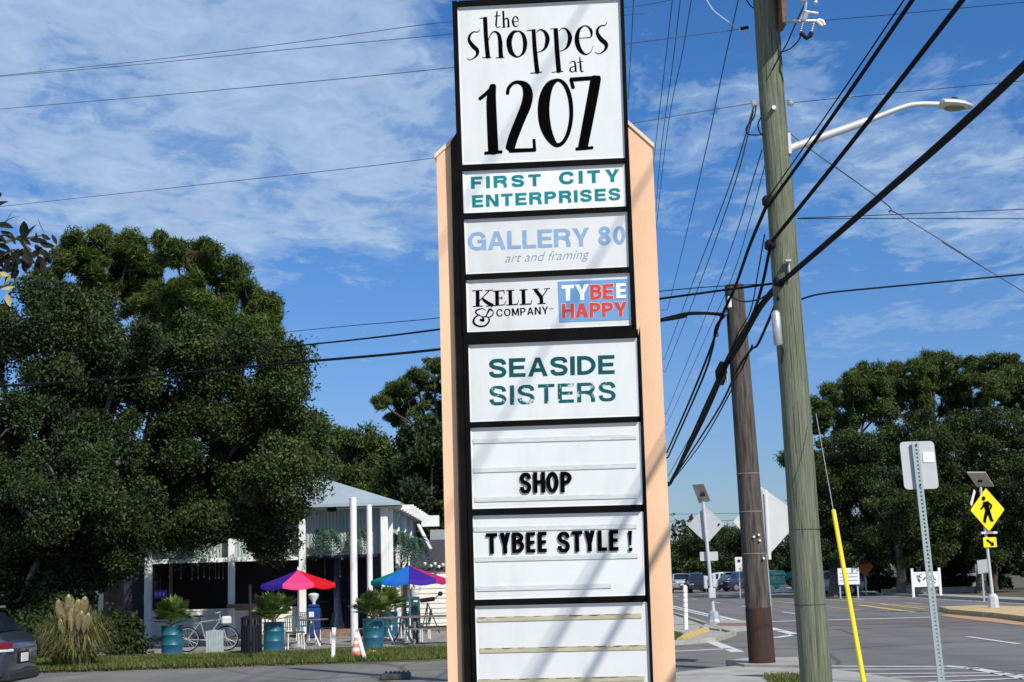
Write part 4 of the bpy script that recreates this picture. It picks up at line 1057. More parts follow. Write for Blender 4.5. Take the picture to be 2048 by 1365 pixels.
limb(mb, [((-.06, .30), (.0, -.05), .10, .075), ((-.02, -.02), (-.16, -.42), .065, .045), ((.02, -.02), (.13, -.40), .065, .045), ((.13, -.40), (.19, -.40), .03, .03),
          ((-.16, -.42), (-.09, -.44), .03, .03), ((-.08, .28), (-.18, .10), .04, .035), ((-.18, .10), (-.26, .04), .035, .025), ((-.02, .30), (.16, .16), .04, .03), ((.16, .16), (.10, .02), .03, .03)], 1, .002)
mb.build('walking_figure', INK, t, fix=False)
# second plate seen edge on behind
mb = MB(); plate(mb, onp(1008, 1953, .12), rot2(.9), fz, [(-.16, .52), (-.62, -.02), (-.50, -.10), (-.04, .44)], .02); mb.build('rear_plate', mat('pale_sign_back', (.7, .7, .68), rough=.6), t)
c = onp(1085, 1980, -.09)
mb = MB(); plate(mb, c, e1, fz, rrect(.50, .36, .03), -.02); mb.build('arrow_plaque', YEL, t)
cf = c - Vector((0, .03, 0))
mb = MB(); limb(mb, [((-.12, .10), (.06, -.04), .03, .03)], 1, .002); mb.add([fpt(*q) - Vector((0, .006, 0)) for q in ((.14, -.12), (.12, .03), (.0, -.11))], [(0, 1, 2)]); mb.build('arrow', INK, t, fix=False)
mb = MB(); mb.rbox(onp(1066, 1978, -.1), (.62, .07, .09), .01); mb.build('light_bar', mat('beacon_housing', (.30, .30, .30), rough=.5), t)
for dx_ in (-.2, .22):
    mb = MB(); mb.box(onp(1066, 1978, -.14) + Vector((dx_, 0, 0)), (.14, .02, .07)); mb.build('flasher', PORC, t)
sp = [onp(946, 1934, -.3), onp(946, 1971, -.3), onp(974, 1988, .35), onp(974, 1953, .35)]
mb = MB(); mb.prism(sp, (0, 0, .04)); o = mb.build('solar_panel', mat('grey_frame', (.42, .42, .42), rough=.5, metal=.4), t)
mb = MB(); cc = sum(sp, Vector()) / 4; q = [cc + (p - cc) * .84 - Vector((0, 0, .004)) for p in sp]; mb.prism(q, (0, 0, -.006)); mb.build('cells', mat('brown_backsheet', (.13, .12, .10), rough=.5, var=.4, scale=4), o)
mb = MB(); mb.box(cc - Vector((.02, -.1, .05)), (.14, .2, .08)); mb.build('junction_box', RUBB, t)
# crossing beacon, seen from behind (left)
LYb = 49.0
b_ = Ggy(1428.5, LYb)
t = thing('crossing_beacon', 'crossing beacon with solar panel seen from behind beside the far corner', 'crossing sign', b_)
def q2(px, py, dy=0): return P(px, py, LYb + dy)
mb = MB(); mb.tube([q2(1428, 1238), q2(1406, 1004)], [.06, .055], 12); mb.build('post', ALU, t, smooth=40)
mb = MB(); mb.lathe(b_ + Vector((.0, 0, .10)), [(.23, .0), (.23, .08), (.19, .14), (.17, .36), (.10, .42)], 8); mb.build('base', GALV, t)
mb = MB(); plate(mb, q2(1412, 1050, .09), rot2(-.1), fz, [(0, .60), (-.60, 0), (0, -.62), (.60, 0)], .02); mb.build('diamond_plate', SIGNB, t)
mb = MB(); c = q2(1438, 1049, -.0); mb.box(c, (.05, .03, .05)); mb.build('bolt', RUBB, t)
mb = MB(); plate(mb, q2(1418, 1113, .09), rot2(-.05), fz, rrect(.58, .29, .03), .02); mb.build('arrow_plaque', SIGNB, t)
for px in (1411, 1428):
    mb = MB(); mb.rbox(q2(px, 1165 if px < 1420 else 1162, .05), (.11, .12, .42), .02); mb.build('signal_box', ALU, t)
mb = MB(); mb.rbox(q2(1424, 1187, -.1), (.22, .16, .32), .02); mb.build('push_button_box', ALU, t)
sp = [q2(1384, 970, -.25), q2(1407, 968, -.25), q2(1421, 1003, .3), q2(1398, 1007, .3)]
mb = MB(); mb.prism(sp, (0, 0, .04)); o = mb.build('solar_panel', mat('grey_frame', (.42, .42, .42)), t)
mb = MB(); cc = sum(sp, Vector()) / 4; q = [cc + (p - cc) * .84 - Vector((0, 0, .004)) for p in sp]; mb.prism(q, (0, 0, -.006)); mb.build('cells', MATS['brown_backsheet'], o)
mb = MB(); mb.box(cc + Vector((.04, .0, -.06)), (.14, .14, .08)); mb.build('junction_box', RUBB, t)
# big diamond sign behind the brown pole, seen from its back and turned
DY = 28.6
b_ = Ggy(1541, DY)
t = thing('warning_sign', 'large diamond sign seen from its bare metal back behind the brown pole', 'road sign', (b_.x, b_.y, 0.0))
mb = MB(); mb.box(b_ + Vector((0, 0, 1.65)), (.05, .05, 3.3)); mb.build('post', GALV, t)
c = P(1525, 1044, DY + .05)
ra, rb = (P(1585, 1044, DY).x - P(1525, 1044, DY).x), (P(1525, 974, DY).z - P(1525, 1044, DY).z)
mb = MB(); plate(mb, c, rot2(.42), fz, [(0, rb), (-ra * 1.04, 0.02), (0, -rb), (ra * 1.04, .28), (ra * 1.04, -.28 + .1)][:0] or [(.0, rb), (-ra * 1.17, 0), (.05, -rb), (ra * 1.07, -.18), (ra * 1.07, .28)], .02); mb.build('diamond_plate', mat('pale_sign_back2', (.52, .54, .53), rough=.55, var=.04, scale=3), t)
mb = MB(); mb.box(P(1536, 1050, DY - .03), (.05, .03, 1.3)); mb.build('stiffener', mat('pale_sign_back', (.7, .7, .68)), t)
# rectangular sign back at the right
SY = 21.5
a, b_ = P(1831, 885, SY), P(1888, 1400, SY)
d_ = (a - b_) / (a.z - b_.z); gb_ = b_ - d_ * b_.z
t = thing('road_sign', 'rectangular road sign seen from its grey back on a leaning perforated post', 'road sign', (gb_.x, gb_.y, 0))
mb = MB()
ex_ = Vector((1, 0, 0)); w = .045
def pst(z, ox, oy): return gb_ + d_ * z + Vector((ox, oy, 0))
for (x0_, x1_) in ((-w, -.014), (.014, w)):
    mb.prism([pst(0, x0_, 0), pst(0, x1_, 0), pst(a.z, x1_, 0), pst(a.z, x0_, 0)], (0, .02, 0))
z_ = 0.02
while z_ < a.z - .03:
    mb.prism([pst(z_, -.0139, .002), pst(z_, .0139, .002), pst(z_ + .030, .0139, .002), pst(z_ + .030, -.0139, .002)], (0, .014, 0)); z_ += .055
mb.prism([pst(0, -w - .012, .021), pst(0, -w, .021), pst(a.z, -w, .021), pst(a.z, -w - .012, .021)], (0, -.03, 0))
mb.build('post', mat('grey_green_post', (.36, .42, .42), rough=.5, metal=.3), t)
mb = MB(); c = P(1838, 931, SY + .06); plate(mb, c, (Vector((1, -.02, 0))).normalized(), (d_ * 1).normalized(), rrect(.49, .685, .06), .012); mb.build('plate', mat('sign_back_pale', (.50, .52, .53), rough=.55, var=.05, scale=5), t)
mb = MB(); mb.prism([P(x, y_, SY + .035) for x, y_ in ((1845, 905), (1868, 905), (1869, 925), (1847, 925))], (0, .006, 0)); mb.build('sticker', WHITEV, t)
for y_ in (890, 971):
    mb = MB(); c = P(1833 + (y_ - 890) * .1, y_, SY - .02); mb.cyl(c, c + Vector((0, .03, 0)), .012, 8); mb.build('bolt', RUBB, t)
# small distant signs
def far_sign(lab, px, pyc, Y, poly, m, cat='road sign', name='road_sign', post=True):
    b_ = Ggy(px, Y); t = thing(name, lab, cat, b_); c = P(px, pyc, Y)
    if post: mb = MB(); mb.box((b_.x, Y + .04, c.z / 2), (.07, .06, c.z)); mb.build('post', GALV, t)
    mb = MB(); plate(mb, Vector((b_.x, Y, c.z)), Vector((1, 0, 0)), fz, poly, -.03); mb.build('plate', m, t); return t, Vector((b_.x, Y - .03, c.z))
t, c = far_sign('small white and red notice on a post by the far car park', 1481, 1129, 95, [(-.22, -.45), (.22, -.45), (.22, .45), (-.22, .45)], mat('white_notice', (.75, .68, .72), rough=.5))
mb = MB(); mb.prism([c + Vector((x, -.01, z)) for x, z in ((-.05, .15), (.1, .15), (.1, .3), (-.05, .3))], (0, -.01, 0)); mb.build('mark', RUBB, t)
t, c = far_sign('orange diamond roadwork sign in the shade across the road', 1733, 1134, 92, [(0, .62), (-.55, 0), (0, -.62), (.55, 0)], mat('orange_sheeting', (.40, .12, .02), rough=.5))
t, c = far_sign('plain grey street sign on a thin post under the trees at the right', 1969, 1134, 70, [(-.2, -.32), (.3, -.25), (.3, .35), (-.2, .3)], GALV)
# white tenant board with text lines
b_ = Ggy(1697, 86)
t = thing('notice_board', 'plain white rectangular notice board with faint lines across the road', 'notice board', b_)
c = P(1697, 1153, 86)
mb = MB(); mb.box(c, (1.2, .12, .92)); mb.build('board', mat('white_board', (.74, .74, .74), rough=.6), t)
for z in (-.22, -.02, .18):
    mb = MB(); mb.box(c + Vector((0, -.075, z)), (1.0, .02, .025)); mb.build('text_line', mat('pale_grey_ink', (.4, .4, .4)), t)
for s in (-.5, .5): mb = MB(); mb.box((c.x + s, c.y + .1, (c.z) / 2), (.08, .06, c.z)); mb.build('post', GALV, t)
# white wooden sign with dark script
WY = 84
b_ = Ggy(1853, WY); c = P(1852, 1159, WY)
t = thing('wooden_sign', 'white wooden sign with dark curly lettering hung between two posts across the road', 'sign', b_)
WW = mat('white_painted_wood', (.76, .77, .74), rough=.7, var=.06, scale=5)
mb = MB(); mb.box(c, (1.38, .10, .82)); mb.build('board', WW, t)
for s in (-.75, .75): mb = MB(); mb.box((c.x + s, c.y, c.z / 2 + .3), (.13, .13, c.z + .62)); mb.build('post', WW, t)
mb = MB(); 
for i, (x, z) in enumerate(((-.45, .12), (-.3, .2), (-.12, .05), (.05, .14), (.2, .0), (.38, .12), (-.4, -.08), (.45, -.1))):
    mb.tube(smoothpts([(c.x + x + .07 * cos(a * 1.3), c.y - .06, c.z + z + .09 * sin(a + i)) for a in (0, 1, 2, 3.2, 4.4)], 3), .018, 5)
mb.build('script', INK, t)
# little yield plate seen between poles (left of brown pole)
# utility pole far in the trees
b_ = Ggy(1778, 100); tp = P(1778, 905, 100)
t = thing('utility_pole', 'small far pale utility pole with one crossarm against the right trees', 'utility pole', b_)
mb = MB(); mb.tube([b_, tp], .14, 8); mb.build('shaft', mat('pale_pole', (.42, .41, .36), rough=.8), t)
mb = MB(); mb.box(P(1780, 917, 99.7), (2.2, .12, .12)); mb.build('crossarm', MATS['pale_pole'], t)
b_ = Ggy(1859, 96); tp = P(1859, 858, 96)
t = thing('utility_pole', 'far pole whose bright tip shows above the grey sign back', 'utility pole', b_)
mb = MB(); mb.tube([b_, tp], .12, 8); mb.build('shaft', MATS['pale_pole'], t)
mb = MB(); mb.tube([tp, tp + Vector((0, 0, .4))], .13, 8); mb.build('top_pin', PORC, t)
# white marker post with dark rings at the far corner
b_ = Ggy(1371.5, 46); tp = P(1370, 1174, 46)
t = thing('marker_post', 'slim white marker post with grey rings beside the yellow kerb', 'post', b_)
mb = MB(); mb.tube([b_, tp, tp + Vector((0, 0, .05))], [.07, .07, .03], 12); mb.build('tube', WW, t, smooth=40)
for i in range(5):
    z = tp.z - .16 - i * .15
    mb = MB(); mb.lathe((b_.x + (tp.x - b_.x) * z / tp.z, b_.y, z), [(.073, -.014), (.075, 0), (.073, .014)], 12); mb.build('ring', ALU, t)
# ================================================================== RESTAURANT PAVILION
WHITEP = mat('white_post_paint', (0.80, 0.80, 0.77), rough=.6, var=.05, scale=3)
SIDING = mat('white_lap_siding', (0.74, 0.72, 0.64), rough=.7, var=.06, scale=3)
ROOFM = mat('pale_blue_metal_roof', (0.40, 0.47, 0.50), rough=.45, metal=.25, var=.08, scale=1.2)
VINYL = mat('pale_corrugated_panel', (0.46, 0.53, 0.52), rough=.45, col2=(0.34, 0.42, 0.41), scale=.9, detail=4)
DARKW = mat('interior_shade_dark', (0.012, 0.013, 0.018), rough=.8)  # shade of the room put into the inner wall and ceiling colour
NAVY = mat('navy_door_paint', (0.012, 0.018, 0.05), rough=.5)
BRICK = mat('brown_brick_step', (0.25, 0.15, 0.11), rough=.9, var=.3, scale=6)
WOODB = mat('brown_counter_wood', (0.20, 0.12, 0.08), rough=.7, var=.3, scale=6, stretch=(1, 6, 6))
YE, YC, YW = 49.15, 49.6, 49.95
XL, XR = P(268, 1015, YE).x, P(801, 1003, YE).x
ZE = P(801, 1004, YE).z
pav = thing('restaurant_pavilion', 'open sided white restaurant pavilion with pale blue hipped metal roof behind the oak', 'building', ((XL + XR) / 2, 52, 0.05))
YB = 63.0; hw = (XR - XL) / 2; tn = .36; ZR = ZE + hw * tn
apf, apb = Vector(((XL + XR) / 2, YE + hw, ZR)), Vector(((XL + XR) / 2, YB - hw, ZR))
c00, c10, c11, c01 = Vector((XL, YE, ZE)), Vector((XR, YE, ZE)), Vector((XR, YB, ZE)), Vector((XL, YB, ZE))
mb = MB()
dn = Vector((0, 0, -.10))
for poly in ((c00, c10, apf), (c10, c11, apb, apf), (c11, c01, apb), (c01, c00, apf, apb)): mb.prism([p + dn for p in poly], (0, 0, .10))
roof = mb.build('roof', ROOFM, pav)
mb = MB()
x = XL + .2
while x < XR - .1:
    t_ = min(x - XL, XR - x)
    a = Vector((x, YE, ZE + .015)); b = Vector((x, YE + t_, ZE + t_ * tn + .015)); mb.tube([a, b], .03, 4); x += .24
y_ = YE + .2
while y_ < YB:
    t_ = min(y_ - YE, YB - y_, hw); a = Vector((XR, y_, ZE + .015)); b = Vector((XR - t_, y_, ZE + t_ * tn + .015)); mb.tube([a, b], .03, 4); y_ += .24
o = mb.build('standing_seam', ROOFM, roof); o['kind'] = 'stuff'
mb = MB(); mb.tube([c10 + Vector((0, 0, .02)), apf + Vector((0, 0, .02))], .06, 6); mb.tube([c00 + Vector((0, 0, .02)), apf + Vector((0, 0, .02))], .06, 6); mb.build('hip_cap', ROOFM, roof)
mb = MB(); mb.bbox(XL, XR + .02, YE - .06, YE - .002, ZE - .17, ZE - .02); mb.build('gutter', mat('grey_gutter', (.42, .46, .47), rough=.5), roof)
mb = MB(); mb.bbox(XL + .1, XR - .1, YE + .2, YB - .2, ZE - .16, ZE - .12); mb.build('soffit', mat('white_soffit', (.6, .62, .62), rough=.7), pav)
# rafter tails and gable board on the right side
for i in range(9):
    yy = YE + .9 + i * 1.25
    mb = MB(); mb.box((XR + .12, yy, ZE - .14), (.5, .10, .16)); mb.build('rafter_tail', WHITEP, pav)
mb = MB(); mb.bbox(XR - .1, XR + .62, YE + 12.0, YE + 12.3, ZE - .42, ZE + .02); mb.build('gable_board', WHITEP, pav)
mb = MB(); mb.tube([(XR + .05, 57, ZE - .5), (XR + .95, 55, ZE - 2.1)], .07, 6); mb.build('brace', WHITEP, pav)
def wx(px, Y, py=1150): return P(px, py, Y).x
# columns
for px, py0, hw_ in ((297, 1018, .11), (463, 1020, .10), (605, 1014, .11), (770, 1022, .12)):
    mb = MB(); xx = wx(px, YC); mb.rbox((xx, YC, (ZE - .17) / 2 + .02), (hw_ * 2, .22, ZE - .17), .02); mb.build('column', WHITEP, pav)
# corrugated upper panels between the columns
zb_, zt_ = P(600, 1113, YW).z, ZE - .17
secs = [(wx(300, YW), wx(460, YW)), (wx(466, YW), wx(602, YW)), (wx(610, YW), wx(768, YW))]
for (xa, xb) in secs:
    mb = MB(); n_ = int((xb - xa) / .028); vs = []
    for i in range(n_ + 1):
        xx = xa + (xb - xa) * i / n_; yy = YW + .02 * sin(i * pi / 2 + .4)
        vs += [(xx, yy, zb_), (xx, yy, zt_)]
    mb.add(vs, [(2 * i, 2 * i + 2, 2 * i + 3, 2 * i + 1) for i in range(n_)]); mb.build('corrugated_panel', VINYL, pav, fix=False)
# side panel along the right flank
for j in range(4):
    ya, yb = YW + .2 + j * 3.0, YW + 3.0 + j * 3.0
    mb = MB(); n_ = 90; vs = []
    for i in range(n_ + 1):
        yy = ya + (yb - ya) * i / n_; xx = XR - .45 + .02 * sin(i * pi / 2)
        vs += [(xx, yy, zb_ + .1), (xx, yy, zt_)]
    mb.add(vs, [(2 * i, 2 * i + 2, 2 * i + 3, 2 * i + 1) for i in range(n_)]); mb.build('corrugated_panel', VINYL, pav, fix=False)
    mb = MB(); mb.rbox((XR - .42, ya - .12, (ZE - .17) / 2), (.16, .16, ZE - .17), .01); mb.build('column', WHITEP, pav)
mb = MB(); mb.bbox(wx(300, YC), wx(598, YC), YC - .05, YC + .08, zb_ - .12, zb_ + .02); mb.build('beam', WHITEP, pav)
mb = MB(); mb.bbox(wx(612, YC), wx(766, YC), YC + .1, YC + .2, zb_ - .09, zb_ - .01); mb.build('beam', NAVY, pav)
mb = MB(); mb.bbox(XL + .5, XR - .4, YW, YB - 1, .0, .18); mb.build('floor', CONC, pav)
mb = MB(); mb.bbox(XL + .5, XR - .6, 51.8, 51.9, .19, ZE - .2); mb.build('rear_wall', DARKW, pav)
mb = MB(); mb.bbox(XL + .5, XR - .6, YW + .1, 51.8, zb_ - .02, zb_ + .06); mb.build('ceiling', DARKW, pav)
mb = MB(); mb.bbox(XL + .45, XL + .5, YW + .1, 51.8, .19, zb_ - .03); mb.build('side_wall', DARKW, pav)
mb = MB(); mb.bbox(wx(668, 50.4), wx(676, 50.4), 50.3, 51.7, .19, zb_ - .03); mb.build('partition', NAVY, pav)
mb = MB(); mb.bbox(wx(744, 50.2), wx(768, 50.2), 50.15, 50.2, .19, zb_ - .04); mb.build('door', NAVY, pav)
# half walls with lapped boards
def boards(parent, xa, xb, Y, z0, z1, h=.15, name='siding'):
    mb = MB(); z = z0
    while z < z1 - .01:
        zz = min(z + h, z1)
        mb.add([(xa, Y - .035, z), (xb, Y - .035, z), (xb, Y - .008, zz), (xa, Y - .008, zz), (xa, Y, z), (xb, Y, z), (xb, Y, zz), (xa, Y, zz)],
               [(0, 1, 2, 3), (0, 4, 5, 1), (3, 2, 6, 7), (0, 3, 7, 4), (1, 5, 6, 2)])
        z = zz
    o = mb.build(name, SIDING, parent, fix=False); o['kind'] = 'stuff'; return o
mb = MB(); mb.bbox(wx(302, YW), wx(592, YW), YW + .03, YW + .14, .06, 1.02); mb.build('half_wall', SIDING, pav)
boards(pav, wx(302, YW), wx(592, YW), YW + .028, .07, 1.02)
mb = MB(); mb.box((wx(496, YC), YC - .1, 1.06), (1.25, .62, .07), Matrix.Rotation(radians(-14), 3, 'X')); mb.build('counter', WOODB, pav)
mb = MB(); mb.bbox(wx(638, 48.9), wx(735, 48.9), 48.6, 49.9, .05, .26); mb.build('brick_step', BRICK, pav)
mb = MB(); mb.bbox(XL + .4, XR - .4, 49.2, 49.9, .052, .14); mb.build('footing', BRICK, pav)
mb = MB(); mb.bbox(wx(338, 50.2), wx(344, 50.2), 50.2, 50.3, 1.03, zb_ - .05); mb.build('mullion', WOODB, pav)
for px in (338, 362, 384, 396, 408, 419, 431, 438, 446, 650, 680):
    mb = MB(); c = P(px, 1152 + (px % 7), 50.8); mb.sphere(c, .028, 8, 5); mb.tube([c + Vector((0, 0, .02)), Vector((c.x, c.y, zb_ - .02))], .004, 4); mb.build('pendant_bulb', mat('frosted_glass_bulb', (.75, .74, .68), rough=.3), pav)
# shelf and stools inside
for px, w_ in ((690, .5), (650, .4)):
    mb = MB(); mb.bbox(wx(px, 51.3) - w_, wx(px, 51.3) + w_, 51.2, 51.7, 1.1, 1.15); mb.build('shelf', NAVY, pav)
mb = MB(); c = P(664, 1017, YE + .25); mb.box(c, (.3, .2, .2)); mb.build('soffit_lamp', RUBB, pav)
# blue hanging sign on the left bay
t = thing('hanging_sign', 'small violet blue hanging sign in the left bay of the pavilion', 'sign', P(320, 1188, 49.3))
mb = MB(); c = P(321, 1189, 49.3); mb.box(c, (.42, .05, .26)); mb.build('board', mat('violet_blue', (.06, .06, .42), rough=.5), t)
mb = MB(); mb.tube([c + Vector((0, 0, .13)), c + Vector((0, 0, .55))], .012, 5); mb.build('hanger', NAVY, t)
for i in range(3): mb = MB(); mb.box(c + Vector((-.13 + i * .12, -.035, .0)), (.07, .01, .12)); mb.build('pale_mark', mat('pale_violet', (.3, .3, .7)), t)
# white annex at the right of the pavilion
XA0, XA1 = wx(828, 53), wx(828, 53) + 7.0
anx = thing('restaurant_annex', 'low white lap-sided annex to the right of the pavilion', 'building', ((XA0 + XA1) / 2, 55, .05))
za_ = P(860, 1142, 53).z
mb = MB(); mb.bbox(XA0, XA1, 53.04, 57, .05, za_); mb.build('wall', SIDING, anx)
boards(anx, XA0, XA1, 53.03, .1, za_, .17)
mb = MB(); mb.prism([(XA0 - .2, 52.9, za_ + .02), (XA1 + .2, 52.9, za_ + .02), (XA1 + .2, 57.2, za_ + 1.1), (XA0 - .2, 57.2, za_ + 1.1)], (0, 0, .08)); mb.build('roof', mat('dark_flat_roof', (.05, .05, .055), rough=.8), anx)
mb = MB(); zq = P(880, 1085, 60).z; mb.bbox(wx(862, 60), wx(862, 60) + 5, 60, 60.4, zq, zq + .5); mb.build('rear_fascia', mat('grey_fascia', (.30, .33, .34), rough=.6), anx)
mb = MB(); mb.bbox(wx(862, 60), wx(862, 60) + 5, 60.1, 60.4, za_ + .3, zq - .002); mb.build('rear_window', NAVY, anx)
for px in (850, 862, 870, 878, 886):
    mb = MB(); c = P(px, 1128 + (px % 5) * 2, 52.8); mb.sphere(c, .06, 8, 5); mb.build('roof_light', mat('frosted_glass_bulb', (.75, .74, .68)), anx)
# dark store shed on the left of the pavilion
sx0, sx1 = wx(232, 50.5), wx(289, 50.5); sz = P(260, 1128, 50.5).z
t = thing('storage_shed', 'dark windowless shed in deep shade on the left side of the pavilion', 'shed', ((sx0 + sx1) / 2, 51.5, .05))
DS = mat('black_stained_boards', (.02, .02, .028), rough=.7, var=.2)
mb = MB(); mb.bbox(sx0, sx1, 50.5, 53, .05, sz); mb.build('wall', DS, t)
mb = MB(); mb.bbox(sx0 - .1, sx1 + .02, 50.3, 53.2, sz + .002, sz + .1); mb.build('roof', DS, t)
sx2 = wx(112, 53); sz2 = P(150, 1125, 53).z
t = thing('house', 'grey house wall half hidden in shade behind the pampas grass', 'house', ((sx2 + sx0) / 2, 54, .05))
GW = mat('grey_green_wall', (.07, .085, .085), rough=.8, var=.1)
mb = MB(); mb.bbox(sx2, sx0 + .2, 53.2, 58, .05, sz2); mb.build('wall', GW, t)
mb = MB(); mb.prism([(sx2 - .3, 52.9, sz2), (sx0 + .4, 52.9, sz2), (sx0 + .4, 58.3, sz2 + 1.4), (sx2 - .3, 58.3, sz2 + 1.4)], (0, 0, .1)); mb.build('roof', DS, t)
mb = MB(); mb.bbox(wx(150, 53) - .35, wx(150, 53) + .35, 53.14, 53.19, .9, 2.2); mb.build('window', NAVY, t)
t = thing('stair_rail', 'white sloping stair handrail between the pampas grass and the dark shed', 'handrail', P(180, 1205, 49.5))
a, b = P(181, 1206, 49.5), P(236, 1130, 49.5)
mb = MB(); mb.tube([a, b, b + Vector((.35, 0, .02))], .045, 6); mb.build('rail', WHITEP, t)
for k in range(5): mb = MB(); q = a.lerp(b, k / 4.); mb.tube([q, Vector((q.x, q.y, .06))], .022, 5); mb.build('baluster', mat('dark_baluster', (.05, .05, .05)), t)
# free-standing white posts in front
for px, Y, py, r, lab in ((706, 41.6, 998, .098, 'tallest free-standing white post in front of the dark doorway'), (738, 45.5, 1012, .085, 'second white post between the tallest post and the corner column')):
    b_ = Ggy(px + 3, Y); t_ = P(px, py, Y)
    t = thing('white_post', lab, 'post', b_); mb = MB(); mb.tube([b_ + Vector((0, 0, .05)), t_], [r * 1.05, r], 16); mb.build('shaft', WHITEP, t, smooth=40)
    mb = MB(); mb.lathe(t_, [(r, 0), (r * 1.08, .01), (r * .9, .03), (0.0, .035)], 16); mb.build('cap', WHITEP, t)

# ================================================================== PLANTS IN FRONT
FERN = leaf_mat('fern_leaf', (0.022, 0.06, 0.04), (0.06, 0.12, 0.075), scale=2, trans=.2)
PALML = leaf_mat('fan_palm_leaf', (0.085, 0.135, 0.025), (0.16, 0.21, 0.05), scale=1.5, trans=.25)
def hanging_fern(px, py, Y, R, lab, n=60, seed=1):
    rn = random.Random(seed); c = P(px, py, Y)
    t = thing('hanging_fern', lab, 'hanging plant', c, group=None)
    mb = MB(); mb.lathe(c, [(.06, -.16), (.13, -.12), (.15, 0), (.12, .01)], 12); mb.tube([c, c + Vector((0, 0, .75))], .01, 5); mb.build('basket', mat('dark_basket', (.05, .04, .03)), t)
    mb = MB()
    for i in range(n):
        a = rn.uniform(0, 2 * pi); l_ = R * rn.uniform(.7, 1.1); up = rn.uniform(.15, .6) * R; dr = rn.uniform(.5, 1.5) * R
        pts = [c + Vector((cos(a) * l_ * s, sin(a) * l_ * s, up * sin(s * pi * .8) - dr * s * s)) for s in (0, .2, .4, .6, .8, 1.0)]
        side = Vector((-sin(a), cos(a), 0))
        for j in range(5):
            for k_ in range(3):
                p = pts[j].lerp(pts[j + 1], k_ / 3); w = R * .16 * (1 - abs(j / 5 - .35)); tdir = (pts[j + 1] - pts[j]).normalized() * R * .05
                for s_ in (-1, 1):
                    q = p + side * w * s_ + tdir * 1.2 + Vector((0, 0, -w * .4))
                    mb.add([p - tdir * .5, q, p + tdir], [(0, 1, 2)])
    mb.build('fronds', FERN, t, fix=False); return t
for i, (px, py, Y, R, lab) in enumerate(((655, 1072, 49.2, .52, 'hanging fern centred between the free column and the tallest white post'), (548, 1080, 49.2, .5, 'hanging fern just left of the middle column under the oak'),
    (383, 1080, 49.2, .62, 'large hanging fern in the left bay of the pavilion'), (715, 1068, 49.3, .42, 'hanging fern partly hidden by the tallest white post'), (322, 1078, 49.3, .5, 'hanging fern by the leftmost column'),
    (800, 1080, 50.5, .5, 'hanging fern to the right of the corner column'), (832, 1088, 52, .5, 'rightmost hanging fern near the sign'))):
    hanging_fern(px, py, Y, R * 1.35, lab, n=75, seed=i + 3)
DRUM = mat('teal_drum_paint', (0.006, 0.115, 0.135), rough=.45, col2=(0.008, 0.075, 0.16), scale=1.6, coat=.3)
def barrel(px, pyb, lab, s=1.0):
    Y = 5400 / (pyb - hor(px)) - .3; b_ = Ggy(px, Y)
    t = thing('barrel_planter', lab, 'barrel', (b_.x, b_.y, .056), group='teal drums used as planters'); r = .27 * s; h = .76 * s
    prof = [(r * .97, 0), (r, .02), (r * .97, .04)]
    for z in (.30, .56):
        prof += [(r * .98, z * h / .8 - .03), (r * 1.05, z * h / .8), (r * .98, z * h / .8 + .03)]
    prof += [(r * .98, h - .03), (r * 1.02, h - .01), (r * 1.0, h), (r * .9, h - .01), (r * .9, h - .06), (0, h - .06)]
    mb = MB(); mb.lathe(Vector((b_.x, b_.y, .056)), prof, 28); mb.build('drum', DRUM, t, smooth=35)
    mb = MB(); mb.lathe(Vector((b_.x, b_.y, .056)), [(0, h - .05), (r * .88, h - .05), (r * .88, h - .045), (0, h - .02)], 16); mb.build('soil', SOIL, t)
    return Vector((b_.x, b_.y, .056 + h - .03))
def fan_palm(c, R, lab, seed, n=46):
    rn = random.Random(seed); t = thing('palm_plant', lab, 'palm', c, group='small fan palms in the teal drums')
    mb = MB(); mb.tube([c, c + Vector((0, 0, .12))], [.07, .05], 8); mb.build('trunk', mat('fibrous_trunk', (.12, .08, .05)), t)
    st = MB(); lf = MB()
    for i in range(n):
        a = rn.uniform(0, 2 * pi); e_ = rn.uniform(.12, 1.5); d = Vector((cos(a) * cos(e_), sin(a) * cos(e_), sin(e_)))
        l_ = R * rn.uniform(.32, .62); tip = c + Vector((0, 0, .1)) + d * l_
        st.tube([c + Vector((0, 0, .05)), tip], .006, 4)
        side = Vector((-sin(a), cos(a), 0)); up = side.cross(d)
        m_ = 13
        for k_ in range(m_):
            b = (k_ / (m_ - 1) - .5) * 2.9; L_ = R * rn.uniform(.26, .42)
            v = (d * cos(b) + side * sin(b)).normalized(); w = (side * cos(b) - d * sin(b)) * R * .042
            e2 = tip + v * L_ + Vector((0, 0, -L_ * .06)) - up * .02 * rn.random()
            mid = tip + v * L_ * .5
            lf.add([tip, mid + w, e2, mid - w], [(0, 1, 2, 3)])
    st.build('stems', PALML, t, fix=False); o = lf.build('fronds', PALML, t, fix=False); return t
for i, (px, pyb, R, l1, l2) in enumerate(((344, 1311, .78, 'teal drum planter furthest left beside the white bicycle', 'fan palm in the teal drum furthest left'),
    (548, 1303, .90, 'teal drum planter right of the black litter bin', 'broad fan palm in the drum right of the litter bin'),
    (747, 1296, .80, 'teal drum planter in front, right of the orange and white cone', 'fan palm in the front drum right of the cone'),
    (779, 1272, .85, 'smaller looking teal drum standing just behind the right front drum', 'fan palm in the rear drum under the blue and purple umbrella'))):
    c = barrel(px, pyb, l1); fan_palm(c, R, l2, i + 20)
